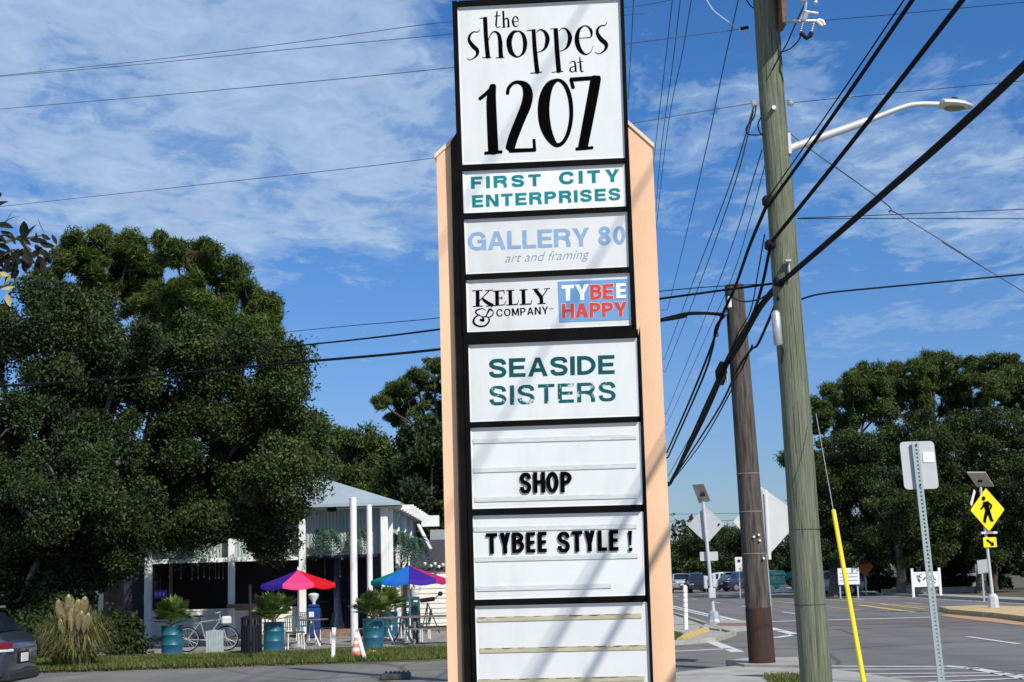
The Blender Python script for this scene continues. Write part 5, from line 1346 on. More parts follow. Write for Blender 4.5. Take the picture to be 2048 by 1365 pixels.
# small flowers in the second and third drums
for px, py, Y, lab in ((533, 1236, 39.2, 'cluster of cream flowers at the left rim of the drum by the litter bin'), (742, 1232, 40.4, 'few pinkish flowers at the rim of the right front drum')):
    c = P(px, py, Y); t = thing('flowers', lab, 'flowers', c); rn = random.Random(int(px))
    mb = MB()
    for i in range(14): mb.sphere(c + Vector((rn.gauss(0, .08), rn.gauss(0, .05), rn.gauss(0, .08))), .03, 6, 4)
    mb.build('blossoms', mat('cream_petals' if px < 600 else 'pink_petals', (.75, .70, .48) if px < 600 else (.7, .4, .35)), t)
    mb = MB()
    for i in range(8): mb.tube([c + Vector((rn.gauss(0, .07), 0, rn.gauss(-.02, .05))), c + Vector((0, 0, -.22))], .006, 4)
    mb.build('stems', PALML, t)
# pampas grass
c = Ggy(147, 34.2)
t = thing('pampas_grass', 'clump of pampas grass with cream plumes beside the parked car', 'grass clump', (c.x, c.y, .05))
rn = random.Random(5)
PAMP = leaf_mat('pampas_blade', (0.12, 0.13, 0.035), (0.27, 0.23, 0.10), scale=3, trans=.2)
mb = MB()
for i in range(2300):
    a = rn.uniform(0, 2 * pi); r_ = rn.uniform(.0, .30); R_ = rn.uniform(.12, .85); H_ = rn.uniform(.5, 1.5) * (1.15 - .5 * R_); q_d = rn.uniform(.0, .5)
    o_ = c + Vector((cos(a) * r_ * 1.4, sin(a) * r_, .05)); side = Vector((-sin(a), cos(a), 0)) * rn.uniform(.007, .013)
    pts = [o_ + Vector((cos(a) * R_ * s, sin(a) * R_ * s, H_ * sin(s * pi * .62) - q_d * s ** 3 * H_)) for s in (0, .25, .5, .75, 1.0)]
    ws = (1, 1, .8, .5, .1); vs = [pts[k_] + side * ws[k_] * s_ for k_ in range(5) for s_ in (-1, 1)]
    mb.add(vs, [(2 * k_, 2 * k_ + 1, 2 * k_ + 3, 2 * k_ + 2) for k_ in range(4)])
o = mb.build('blades', PAMP, t, fix=False); o['kind'] = 'stuff'
PLM = leaf_mat('cream_plume', (0.72, 0.60, 0.40), (0.85, 0.76, 0.56), scale=6, trans=.3, island=.25)
for px, py, ln, tilt in ((117, 1222, .42, -.12), (137, 1212, .45, -.03), (144, 1240, .42, 0), (157, 1222, .4, .06), (170, 1216, .36, .1), (177, 1250, .34, .2), (121, 1262, .3, -.2), (163, 1245, .35, .12), (130, 1235, .34, -.06)):
    tip = P(px, py - 16, 33.6 + rn.uniform(-.2, .2)); ln *= 1.0; base_ = tip - Vector((tilt * .5, 0, ln)); mb = MB()
    mb.tube([c + Vector((0, 0, .1)), base_.lerp(c, .4) + Vector((tilt * .2, 0, .1)), base_], .008, 4)
    for i in range(1100):
        s = rn.random(); p = base_.lerp(tip, s); rr = .115 * (sin(pi * min(1, s * .95 + .05)) ** .6) + .005; a = rn.uniform(0, 2 * pi)
        q = p + Vector((cos(a) * rr, sin(a) * rr, .05 + .05 * rn.random())); d = Vector((-sin(a), cos(a), 0)) * .012
        mb.add([p - d, p + d, q], [(0, 1, 2)])
    mb.build('plume', PLM, t, fix=False)

# ================================================================== FURNITURE
def umbrella(px, pya, pyr, Y, rad_px, cols, lab, rot):
    ap = P(px, pya, Y); R = rad_px * Y / 3000; zr_ = P(px, pyr, Y).z; b_ = Vector((ap.x, Y, .056))
    t = thing('patio_umbrella', lab, 'umbrella', b_, group='multicoloured patio umbrellas')
    zsag = lambda s: ap.z + (zr_ - ap.z) * (s ** .92)
    for g in range(8):
        a0, a1 = rot + g * pi / 4, rot + (g + 1) * pi / 4; mb = MB(); ns, na = 6, 5; vs = []
        for i in range(ns + 1):
            s = i / ns
            for j in range(na + 1):
                u = j / na; a = a0 + (a1 - a0) * u; rr = R * s * (1 - .07 * sin(pi * u)) / 1.0
                vs.append(Vector((ap.x + cos(a) * rr, Y + sin(a) * rr, zsag(s) - .05 * s * sin(pi * u) * .6)))
        fs = [(i * (na + 1) + j, i * (na + 1) + j + 1, (i + 1) * (na + 1) + j + 1, (i + 1) * (na + 1) + j) for i in range(ns) for j in range(na)]
        base = len(vs)
        for j in range(na + 1):     # valance
            q = vs[ns * (na + 1) + j]; vs.append(q + Vector((0, 0, -.11 - .03 * sin(pi * j / na))))
        fs += [(ns * (na + 1) + j, ns * (na + 1) + j + 1, base + j + 1, base + j) for j in range(na)]
        mb.add(vs, fs)
        o = mb.build('canopy_panel', cols[g], t, fix=False, smooth=True); o['label'] = cols[g].name.replace('_', ' ').replace(' cloth', ' canopy panel')
    mb = MB(); mb.tube([b_ + Vector((0, 0, .02)), ap + Vector((0, 0, .06))], .021, 10); mb.build('pole', WHITEP, t, smooth=40)
    mb = MB(); mb.lathe(b_, [(.24, 0), (.24, .05), (.06, .09), (.04, .25)], 16); mb.build('base', GALV, t)
    mb = MB()
    for g in range(8):
        a = rot + g * pi / 4; mb.tube([ap - Vector((0, 0, .02)), Vector((ap.x + cos(a) * R * .98, Y + sin(a) * R * .98, zr_ - .02))], .008, 4)
    mb.build('ribs', WHITEP, t)
    mb = MB(); mb.tube([ap, ap + Vector((0, 0, .09))], [.03, .012], 8); mb.build('finial', WHITEP, t)
def cloth(n, c): return leaf_mat(n, c, tuple(min(1, v * 1.12) for v in c), scale=3, trans=.3, rough=.7, island=0.0)
cp = {k_: cloth(k_ + '_cloth', c) for k_, c in dict(royal_purple=(.05, .02, .30), hot_pink=(.85, .07, .24), red=(.72, .01, .02), teal_green=(.0, .28, .24), sky_blue=(.02, .18, .62), magenta=(.55, .02, .16)).items()}
k = cp
umbrella(596, 1140, 1168, 42.0, 78, [k['sky_blue'], k['teal_green'], k['magenta'], k['royal_purple'], k['royal_purple'], k['hot_pink'], k['red'], k['red']], 'pink, red and purple patio umbrella in front of the middle column', radians(31))
umbrella(818, 1131, 1160, 43.0, 76, [k['hot_pink'], k['red'], k['hot_pink'], k['teal_green'], k['teal_green'], k['sky_blue'], k['royal_purple'], k['magenta']], 'blue, purple and magenta patio umbrella touching the left edge of the sign', radians(3))
TGRN = mat('dark_teal_furniture', (0.015, 0.07, 0.075), rough=.45)
def chair(px, pyb, rz, lab, m=TGRN, proto=[None]):
    Y = 5400 / (pyb - hor(px)); b_ = Ggy(px, Y)
    if proto[0] is not None: return dup(proto[0], (b_.x, b_.y, .056), rz, lab)
    t = thing('patio_chair', lab, 'chair', (0, 0, 0), group='dark teal patio chairs')
    mb = MB(); mb.rbox((0, 0, .44), (.46, .44, .035), .01); mb.build('seat', m, t)
    for x_ in (-.2, .2):
        for y2 in (-.19, .19):
            mb = MB(); mb.tube([(x_ * 1.08, y2 * 1.1, 0), (x_, y2, .43)], .015, 6); mb.build('leg', WHITEP, t)
    mb = MB(); mb.tube([(-.21, .2, .44), (-.22, .27, .84), (.22, .27, .84), (.21, .2, .44)], .015, 6)
    mb.build('back_frame', m, t)
    for i in range(6): mb = MB(); xq = -.165 + i * .066; mb.box((xq, .235, .65), (.03, .015, .34), Matrix.Rotation(radians(-9), 3, 'X')); mb.build('back_slat', m, t)
    t.location = (b_.x, b_.y, .056); t.rotation_euler = (0, 0, rz); proto[0] = t; return t
def table(px, pyb, lab, proto=[None]):
    Y = 5400 / (pyb - hor(px)); b_ = Ggy(px, Y)
    if proto[0] is not None: return dup(proto[0], (b_.x, b_.y, .056), 0, lab)
    t = thing('patio_table', lab, 'table', (0, 0, 0), group='round patio tables')
    mb = MB(); mb.lathe((0, 0, .70), [(.42, 0), (.45, .012), (.45, .03), (.0, .032)], 20); mb.build('tabletop', mat('grey_brown_tabletop', (.16, .14, .12), rough=.6), t)
    for i in range(4): mb = MB(); a = pi / 4 + i * pi / 2; mb.tube([(cos(a) * .08, sin(a) * .08, .7), (cos(a) * .12, sin(a) * .12, .35), (cos(a) * .36, sin(a) * .36, 0)], .018, 6); mb.build('leg', WHITEP if i % 2 else TGRN, t)
    t.location = (b_.x, b_.y, .056); proto[0] = t; return t
table(624, 1292, 'round table left of the white stake under the pink and red umbrella'); table(806, 1287, 'round table under the blue umbrella nearest its pole'); table(772, 1289, 'round table hidden behind the two right drums'); 
chair(590, 1298, .3, 'dark teal chair beside the drum right of the litter bin'); chair(612, 1281, 2.8, 'dark teal chair at the back of the table under the pink umbrella'); chair(651, 1288, -1.2, 'dark teal chair nearest the white stake')
chair(828, 1283, .2, 'dark teal chair with its back to the road under the blue umbrella'); chair(793, 1277, 1.9, 'dark teal chair behind the right drums'); chair(845, 1278, -1.4, 'dark teal chair next to the picnic bench')
# picnic bench near the sign
c = Ggy(876, 5400 / (1288 - hor(876))); c.z = .056
t = thing('picnic_table', 'weathered picnic table partly hidden by the peach post', 'picnic table', c)
PW = mat('grey_brown_planks', (.15, .13, .115), rough=.85, var=.25, scale=5, stretch=(1, 8, 8))
for i in range(4): mb = MB(); mb.box(c + Vector((0, -.3 + i * .2, .74)), (1.7, .18, .04)); mb.build('top_plank', PW, t)
for s in (-.72, .72): mb = MB(); mb.box(c + Vector((0, s, .44)), (1.7, .24, .04)); mb.build('seat_plank', PW, t)
for s in (-.6, .6):
    mb = MB(); mb.tube([c + Vector((s, -.7, 0)), c + Vector((s, -.2, .72))], .04, 4); mb.tube([c + Vector((s, .7, 0)), c + Vector((s, .2, .72))], .04, 4); mb.box(c + Vector((s, 0, .40)), (.05, 1.5, .09)); mb.build('leg_frame', PW, t)
# vintage fuel pump
c = Ggy(628, 48.0); c.z = .056
t = thing('vintage_fuel_pump', 'blue vintage fuel pump with white round globe in the dark doorway', 'fuel pump', c)
BL = mat('deep_blue_enamel', (.012, .05, .20), rough=.3, coat=.4)
mb = MB(); mb.rbox(c + Vector((0, 0, .48)), (.42, .36, .92), .04); mb.build('body', BL, t)
mb = MB(); mb.rbox(c + Vector((0, 0, 1.0)), (.34, .30, .10), .03); mb.build('shoulder', BL, t)
mb = MB(); mb.box(c + Vector((-.05, -.187, .74)), (.16, .01, .16)); mb.build('dial', PORC, t); mb = MB(); mb.box(c + Vector((-.08, -.187, .50)), (.10, .01, .05)); mb.build('badge', PORC, t)
mb = MB(); mb.lathe(c + Vector((0, 0, 1.05)), [(.05, 0), (.06, .08), (.15, .22), (.17, .30), (.10, .34), (0, .35)], 16); mb.build('globe', PORC, t, smooth=50)
mb = MB(); mb.tube([c + Vector((.22, 0, .8)), c + Vector((.30, -.05, .5)), c + Vector((.24, 0, .2))], .015, 6); mb.build('hose', RUBB, t)
# dark teal dispenser under the blue umbrella
c = Ggy(826, 48.5); c.z = .056
t = thing('drinks_machine', 'dark teal upright dispenser with pale labels beside the blue umbrella pole', 'dispenser', c)
mb = MB(); mb.rbox(c + Vector((0, 0, .62)), (.46, .4, 1.14), .04); mb.build('body', TGRN, t)
for x_, z_, w_, h_ in ((-.14, .98, .07, .10), (-.14, .76, .07, .16), (.12, 1.05, .13, .05)): mb = MB(); mb.box(c + Vector((x_, -.206, z_)), (w_, .01, h_)); mb.build('label_plate', PORC, t)
mb = MB(); mb.box(c + Vector((.08, -.206, .80)), (.18, .01, .2)); mb.build('opening', RUBB, t)
mb = MB(); mb.lathe(c + Vector((.02, 0, 1.19)), [(.05, 0), (.05, .3), (.0, .32)], 10); mb.build('stack', GALV, t)
# tripod light
c = Ggy(858, 49.5); c.z = .056
t = thing('tripod_telescope', 'black tube on a tripod standing before the white annex wall', 'telescope', c)
hd = P(855, 1200, 49.5)
for i in range(3): mb = MB(); a = i * 2 * pi / 3 + .3; mb.tube([hd - Vector((0, 0, .1)), c + Vector((cos(a) * .35, sin(a) * .35, 0))], .018, 6); mb.build('leg', RUBB, t)
mb = MB(); mb.rbox(hd, (.48, .18, .14), .03, Matrix.Rotation(radians(-6), 3, 'Y')); mb.build('tube', RUBB, t)
mb = MB(); mb.sphere(hd + Vector((.42, 0, .18)), .08, 10, 6); mb.tube([hd + Vector((.2, 0, 0)), hd + Vector((.42, 0, .18))], .02, 5); mb.build('eyepiece', RUBB, t)
# litter bin
Yb = 5400 / (1313 - hor(503)); c = Ggy(503, Yb); c.z = .06
t = thing('litter_bin', 'black slatted litter bin with a slotted hood on the lawn edge', 'litter bin', c)
BK = mat('black_coated_steel', (.010, .010, .012), rough=.45)
mb = MB(); mb.lathe(c, [(.20, .02), (.215, .05), (.215, .66), (.0, .66)], 20); mb.build('liner', BK, t)
for i in range(22):
    a = i * 2 * pi / 22; mb = MB(); mb.box(c + Vector((cos(a) * .245, sin(a) * .245, .36)), (.018, .045, .72), Matrix.Rotation(a, 3, 'Z')); mb.build('slat', BK, t)
for z_ in (.02, .72): mb = MB(); mb.lathe(c + Vector((0, 0, z_)), [(.235, 0), (.262, 0), (.262, .03), (.235, .03), (.235, 0)], 22); mb.build('hoop', BK, t)
for i in range(9): a = i * 2 * pi / 9; mb = MB(); mb.box(c + Vector((cos(a) * .24, sin(a) * .24, .82)), (.02, .05, .14), Matrix.Rotation(a, 3, 'Z')); mb.build('hood_strut', BK, t)
mb = MB(); mb.lathe(c + Vector((0, 0, .89)), [(.265, 0), (.265, .035), (.16, .09), (0, .10)], 22); mb.build('hood', BK, t)
# thin black post before the bin
a, b = Ggy(502, 34.9), P(500, 1172, 34.9)
t = thing('thin_black_post', 'thin black post standing right in front of the litter bin', 'post', (a.x, a.y, .06)); mb = MB(); mb.tube([a + Vector((0, 0, .06)), b], .035, 8); mb.build('shaft', BK, t)
mb = MB(); mb.lathe(b, [(.035, 0), (.045, .01), (.0, .04)], 10); mb.build('finial', BK, t)
# white stakes and cone
for x0_, y0_, x1_, y1_, Y, lab in ((666, 1323, 668, 1258, 34.2, 'upright white wooden stake on the lawn edge left of the cone'), (731, 1322, 714, 1262, 33.9, 'white wooden stake leaning over the cone')):
    a, b = P(x0_, y0_, Y), P(x1_, y1_, Y); t = thing('stake', lab, 'stake', a); mb = MB(); d = (b - a).normalized(); n_ = Vector((0, 1, 0))
    mb.prism([a - Vector((.04, 0, 0)), a + Vector((.04, 0, 0)), b + Vector((.04, 0, 0)), b - Vector((.04, 0, 0))], (0, .04, 0)); mb.build('shaft', WHITEP, t)
    mb = MB(); mb.box(b + Vector((0, .02, .01)), (.09, .05, .03)); mb.build('cap', WHITEP, t)
c = Ggy(712, 34.5); c.z = .062
t = thing('traffic_cone', 'faded orange and white traffic cone with a leaning white stake', 'traffic cone', c)
OR = mat('faded_orange_rubber', (.72, .20, .12), rough=.6, var=.1)
mb = MB(); mb.rbox(c + Vector((0, 0, .025)), (.32, .32, .05), .02); mb.build('base', mat('dirty_white_rubber', (.5, .5, .48), var=.3), t)
mb = MB(); mb.lathe(c + Vector((0, 0, .05)), [(.13, 0), (.10, .12)], 20); mb.lathe(c + Vector((0, 0, .05)), [(.082, .20), (.062, .28)], 20); mb.lathe(c + Vector((0, 0, .05)), [(.045, .35), (.03, .42), (0, .42)], 20); mb.build('cone_body', OR, t, smooth=50)
mb = MB(); mb.lathe(c + Vector((0, 0, .05)), [(.10, .121), (.082, .199)], 20); mb.lathe(c + Vector((0, 0, .05)), [(.062, .281), (.045, .349)], 20); mb.build('white_collar', mat('pinkish_white_collar', (.75, .62, .58), rough=.5), t, smooth=50)
for i, (px, py, s) in enumerate(((745, 1308, .10), (700, 1312, .06), (692, 1310, .05))):
    c = G(px, py, .06); mb = MB(); mb.sphere(c + Vector((0, 0, s * .3)), s, 8, 6, (1.8, 1, .5)); o = mb.build('rock', mat('pale_stone', (.6, .57, .4), rough=.9), smooth=True); tag(o, ('pale yellowish stone lying right of the cone', 'small pale stone left of the cone', 'smallest pale stone lying furthest left of the cone')[i], 'stone')
# bicycle
Yb = 40.6; c = Ggy(413, Yb); c.z = .056
t = thing('bicycle', 'white bicycle parked between the left drum and the litter bin', 'bicycle', c, radians(8))
def torus(mb, c, R, r, n=28, m=6):
    vs = []; 
    for i in range(n):
        a = 2 * pi * i / n
        for j in range(m):
            b = 2 * pi * j / m; rr = R + r * cos(b); vs.append((c[0] + rr * cos(a), c[1] + r * sin(b), c[2] + rr * sin(a)))
    mb.add(vs, [(i * m + j, i * m + (j + 1) % m, ((i + 1) % n) * m + (j + 1) % m, ((i + 1) % n) * m + j) for i in range(n) for j in range(m)])
for x_ in (-.50, .52):
    mb = MB(); torus(mb, (x_, 0, .33), .31, .02); w_ = mb.build('wheel', RUBB, t, world=False)
    mb = MB(); torus(mb, (x_, 0, .33), .285, .012)
    w2 = mb.build('rim', GALV, w_, world=False)
    mb = MB()
    for i in range(14): a = i * pi / 7; mb.tube([(x_, 0, .33), (x_ + .28 * cos(a), 0, .33 + .28 * sin(a))], .0025, 3)
    mb.build('spokes', GALV, w_, world=False)
mb = MB(); A, B_, C_, D_ = (-.50, 0, .33), (-.02, 0, .30), (-.16, 0, .78), (.36, 0, .82)
for p, q in ((A, B_), (A, C_), (B_, C_), (B_, D_), (C_, D_), (D_, (.52, 0, .33))): mb.tube([p, q], .018, 6)
mb.build('frame', mat('chalky_grey_paint', (.28, .29, .28), rough=.6), t, world=False)
mb = MB(); mb.tube([D_, (.34, 0, .98)], .014, 6); mb.tube([(.24, -.26, 1.0), (.36, -.2, 1.02), (.36, .2, 1.02), (.24, .26, 1.0)], .012, 6); mb.build('handlebar', GALV, t, world=False)
mb = MB(); mb.tube([C_, (-.19, 0, .9)], .013, 6); mb.rbox((-.20, 0, .93), (.26, .15, .05), .02); mb.build('saddle', RUBB, t, world=False)
mb = MB(); mb.lathe((-.02, .03, .30), [(.09, -.004), (.09, .004)], 14); mb.tube([(-.02, -.05, .30), (.06, -.05, .16)], .01, 5); mb.tube([(-.02, .05, .30), (-.1, .05, .44)], .01, 5); mb.build('crank', PORC, t, world=False)
mb = MB(); mb.rbox((.52, 0, .80), (.26, .34, .22), .04); mb.build('basket', mat('white_wire', (.6, .62, .6)), t, world=False)
# grey slatted board
c = Ggy(429, 38.9); c.z = .056
t = thing('sandwich_board', 'pale grey slatted board standing in front of the bicycle', 'board', c)
for i in range(7): mb = MB(); mb.box(c + Vector((-.19 + i * .064, .02, .32)), (.058, .03, .60 - .02 * abs(i - 3)), Matrix.Rotation(radians(8), 3, 'X')); mb.build('slat', mat('pale_grey_green_wood', (.38, .45, .45), rough=.8, var=.12), t)
for z_ in (.12, .52): mb = MB(); mb.box(c + Vector((0, .065 + z_ * -.02, z_)), (.44, .03, .05)); mb.build('rail', MATS['pale_grey_green_wood'], t)

# ================================================================== CARS
GLASS = mat('dark_car_glass', (.012, .02, .035), rough=.06, spec=.8, coat=.5)
TYRE = mat('tyre_rubber', (.018, .018, .018), rough=.8)
ALLOY = mat('alloy_rim', (.45, .46, .47), rough=.35, metal=.8)
TAIL = mat('tail_light_red', (.16, .008, .012), rough=.15, coat=.5)
CLEARL = mat('clear_lamp', (.7, .72, .74), rough=.1, coat=.5)
PLATEM = mat('licence_plate', (.72, .72, .70), rough=.4)
ST = [(-2.30, .46, .80, .90, .90, .78), (-2.24, .34, .86, 1.00, 1.02, .88), (-2.08, .28, .86, 1.06, 1.16, .91), (-1.88, .26, .86, 1.07, 1.36, .92), (-1.62, .26, .85, 1.06, 1.58, .93), (-1.25, .26, .85, 1.04, 1.65, .93),
      (-.3, .26, .85, 1.02, 1.68, .93), (.45, .26, .84, 1.01, 1.62, .93), (.9, .26, .84, 1.00, 1.40, .93), (1.28, .26, .82, .99, 1.05, .92), (1.8, .26, .78, .93, .97, .90), (2.12, .30, .68, .82, .84, .84), (2.28, .40, .58, .66, .67, .72)]
def carring(s):
    x, zb, zm, zt, zr, w = s; k_ = (zr - zt) / .66
    wr = w * (.94 - .22 * max(0, min(1, k_)))
    half = [(w * .80, zb), (w * .96, zb + .06), (w, (zb + zm) / 2), (w * .99, zm), (w * .94, zt), (wr, zt + (zr - zt) * .88), (wr * .80, zr), (wr * .35, zr + .02)]
    return [(x, y, z) for y, z in half] + [(x, -y, z) for y, z in reversed(half)]
def car(lab, cat, loc, rz, paint, name='parked_car', sc=(1, 1, 1), group=None, plate=True):
    t = thing(name, lab, cat, (0, 0, 0), 0, group)
    mb = MB(); vs = []; rows = [carring(s) for s in ST]; n = 16
    for r in rows: vs += r
    fs = [(i * n + k_, i * n + (k_ + 1) % n, (i + 1) * n + (k_ + 1) % n, (i + 1) * n + k_) for i in range(len(rows) - 1) for k_ in range(n)]
    fs += [tuple(range(n - 1, -1, -1)), tuple(range((len(rows) - 1) * n, len(rows) * n))]
    mb.add(vs, fs); mb.build('body', paint, t, world=False, smooth=38)
    def lerp(i, f, a, b, out=.006, s=1):       # point on station i at fraction f between ring points a and b
        p = Vector(rows[i][a]).lerp(Vector(rows[i][b]), f); return Vector((p.x, (p.y + math.copysign(out, p.y)) * s, p.z))
    for s in (1, -1):
        for (i, j, e0, e1) in ((3, 5, .05, .0), (5, 6, .1, .05), (6, 8, .05, .1)):
            mb = MB(); seq = list(range(i, j + 1)); lo = [lerp(q, .10, 4, 5, .008, s) for q in seq]; hi_ = [lerp(q, .92, 4, 5, .008, s) for q in seq]
            lo[0] = lo[0].lerp(lo[1], .12); hi_[0] = hi_[0].lerp(hi_[1], .12); lo[-1] = lo[-1].lerp(lo[-2], .10); hi_[-1] = hi_[-1].lerp(hi_[-2], .10)
            mb.add(lo + hi_, [(q, q + 1, len(seq) + q + 1, len(seq) + q) for q in range(len(seq) - 1)]); mb.build('side_window', GLASS, t, world=False, fix=False)
        for x_ in (-1.42, 1.42):
            mb = MB(); mb.lathe((0, 0, 0), [(.22, -.11), (.33, -.11), (.345, -.07), (.345, .07), (.33, .11), (.22, .11)], 24)
            mb.v = [(x_ + v[0], s * .83 + v[2], .345 + v[1]) for v in mb.v]; w_ = mb.build('wheel', TYRE, t, world=False, smooth=40)
            mb = MB(); mb.lathe((0, 0, 0), [(.0, .085), (.06, .095), (.20, .07), (.225, .112)], 20)
            for q in range(5):
                a = q * 2 * pi / 5; mb.box((cos(a) * .12, sin(a) * .12, .095), (.2, .05, .02), Matrix.Rotation(a, 3, 'Z'))
            mb.v = [(x_ + v[0], s * (.83 + v[2]), .345 + v[1]) for v in mb.v]; mb.build('rim', ALLOY, w_, world=False)
            mb = MB(); pts = [(x_ + .40 * cos(a), s * (.928), .36 + .40 * sin(a)) for a in np.linspace(-.15, pi + .15, 14)]; mb.tube(pts, .028, 6); mb.build('wheel_arch', TYRE, t, world=False)
        mb = MB(); mb.rbox((-2.19, s * .74, .93), (.20, .36, .16), .05, Matrix.Rotation(-s * .35, 3, 'Z')); mb.build('tail_light', TAIL, t, world=False)
        mb = MB(); mb.rbox((-2.20, s * .74, .85), (.20, .34, .05), .02, Matrix.Rotation(-s * .35, 3, 'Z')); mb.build('reverse_light', CLEARL, t, world=False)
        mb = MB(); mb.rbox((2.10, s * .66, .70), (.22, .34, .15), .05, Matrix.Rotation(s * .4, 3, 'Z')); mb.build('headlight', CLEARL, t, world=False)
        mb = MB(); mb.rbox((.72, s * 1.02, 1.06), (.14, .20, .13), .03); mb.build('mirror', paint, t, world=False)
    mb = MB(); q = []
    for i, f in ((2, .25), (4, .75)):
        z_ = ST[i][4]; wr = ST[i][5] * .70; q.append((Vector((ST[i][0] - .015, wr, z_ + .012)), Vector((ST[i][0] - .015, -wr, z_ + .012))))
    mb.add([q[0][0] + Vector((0, .06, .02)), q[0][1] + Vector((0, -.06, .02)), q[1][1] + Vector((-.012, .05, .0)), q[1][0] + Vector((-.012, -.05, 0))], [(0, 1, 2, 3)]); mb.build('rear_window', GLASS, t, world=False, fix=False)
    mb = MB(); a, b = ST[8], ST[9]
    mb.add([(ST[9][0] - .03, .70, 1.10), (ST[9][0] - .03, -.70, 1.10), (ST[7][0] + .10, -.60, 1.605), (ST[7][0] + .10, .60, 1.605)], [(0, 1, 2, 3)]); mb.build('windscreen', GLASS, t, world=False, fix=False)
    mb = MB(); mb.rbox((-1.66, 0, 1.635), (.26, 1.16, .05), .02); mb.build('spoiler', paint, t, world=False)
    mb = MB(); mb.rbox((-2.25, 0, .38), (.20, 1.64, .20), .06); mb.build('rear_bumper', TYRE, t, world=False)
    mb = MB(); mb.rbox((2.20, 0, .42), (.20, 1.50, .18), .06); mb.build('front_bumper', paint, t, world=False)
    mb = MB(); mb.rbox((2.245, 0, .60), (.08, .95, .14), .03); mb.build('grille', RUBB, t, world=False)
    mb = MB(); mb.rbox((-2.315, .0, .70), (.03, .52, .22), .01); p_ = mb.build('plate_recess', RUBB, t, world=False)
    mb = MB(); mb.rbox((-2.335, .0, .70), (.02, .36, .16), .005); mb.build('licence_plate', PLATEM, p_, world=False)
    t.location = loc; t.rotation_euler = (0, 0, rz); t.scale = sc
    return t
def recar(src, lab, loc, rz, paint, sc=(1, 1, 1)):
    d = dup(src, loc, rz, lab); d.scale = sc
    for ch in d.children:
        if ch.name.split('.')[0] in ('body', 'mirror', 'spoiler', 'front_bumper'):
            ch.data = ch.data.copy() if ch.data.users > 99 else ch.data
            ch.material_slots[0].link = 'OBJECT'; ch.material_slots[0].material = paint
    return d
GREYC = mat('blue_grey_car_paint', (.055, .068, .09), rough=.25, metal=.5, coat=.8)
XS = P(9, 1290, 25.6).x
suv = car('blue grey hatchback seen from its rear left corner at the left edge', 'car', (XS - 2.30, 26.55, .01), pi, GREYC, sc=(1, 1, .93))
cols = dict(silver=mat('silver_car_paint', (.42, .43, .44), rough=.3, metal=.5, coat=.6), dark=mat('black_car_paint', (.02, .022, .028), rough=.25, coat=.8), white=mat('white_car_paint', (.7, .7, .7), rough=.3, coat=.6), navy=mat('navy_car_paint', (.02, .035, .08), rough=.25, coat=.8))
for px, Y, rz, cn, lab in ((1360, 128, pi / 2, 'silver', 'silver car driving away on the road just right of the sign'), (1394, 126, -pi / 2, 'dark', 'dark car driving towards us seen between marker post and crossing beacon'),
        (1441, 132, 2.6, 'white', 'white car standing just right of the rear crossing beacon'), (1465, 136, 2.9, 'silver', 'silver car in the far car park left of the brown pole'), (1490, 128, .4, 'navy', 'navy car touching the left side of the brown pole'),
        (1512, 140, .2, 'dark', 'black car mostly hidden behind the brown pole'), (1663, 96, 2.8, 'silver', 'dark grey car parked right of the green pole across the road')):
    b_ = Ggy(px, Y); recar(suv, lab, (b_.x, b_.y, .012), rz, cols[cn], (.95, .95, .95))
for ch_ in list(suv.children):
    if ch_.name.split('.')[0] in ('tail_light', 'reverse_light') and ch_.data.vertices[0].co.y < 0: bpy.data.objects.remove(ch_)
# mint green snack cart with teal parasol
b_ = Ggy(1560, 112)
t = thing('snack_cart', 'mint green snack cart with white patches between the two wooden poles', 'cart', b_)
MINT = mat('mint_green_paint', (.13, .55, .40), rough=.5, col2=(.62, .72, .68), scale=1.6, thr=(.48, .56))
mb = MB(); mb.rbox(b_ + Vector((-.3, 0, .98)), (1.35, .9, .70), .08); mb.build('body', MINT, t)
mb = MB(); mb.prism([b_ + Vector(v) for v in ((-1.0, -.6, 1.34), (.45, -.6, 1.34), (.25, -.6, 1.62), (-.75, -.6, 1.70))], (0, 1.2, 0)); mb.build('awning', MINT, t)
for x_ in (-.75, .15):
    mb = MB(); mb.lathe((0, 0, 0), [(.0, -.04), (.28, -.04), (.30, 0), (.28, .04), (0, .04)], 16); mb.v = [(b_.x + x_ + v[0], b_.y - .46 + v[2], .30 + v[1]) for v in mb.v]; mb.build('wheel', WHITEP, t)
mb = MB(); mb.bbox(b_.x - .9, b_.x + .35, b_.y - .4, b_.y + .4, .35, .62); mb.build('chassis', MINT, t)
b2_ = Ggy(1585, 113)
t = thing('parasol', 'small teal parasol right beside the mint snack cart', 'umbrella', b2_)
mb = MB(); mb.lathe(b2_ + Vector((0, 0, 1.05)), [(.85, 0), (.80, .12), (.45, .36), (.05, .48), (0, .49)], 8); mb.build('canopy', cp['teal_green'], t)
mb = MB(); mb.tube([b2_, b2_ + Vector((0, 0, 1.5))], .03, 8); mb.build('pole', WHITEP, t)
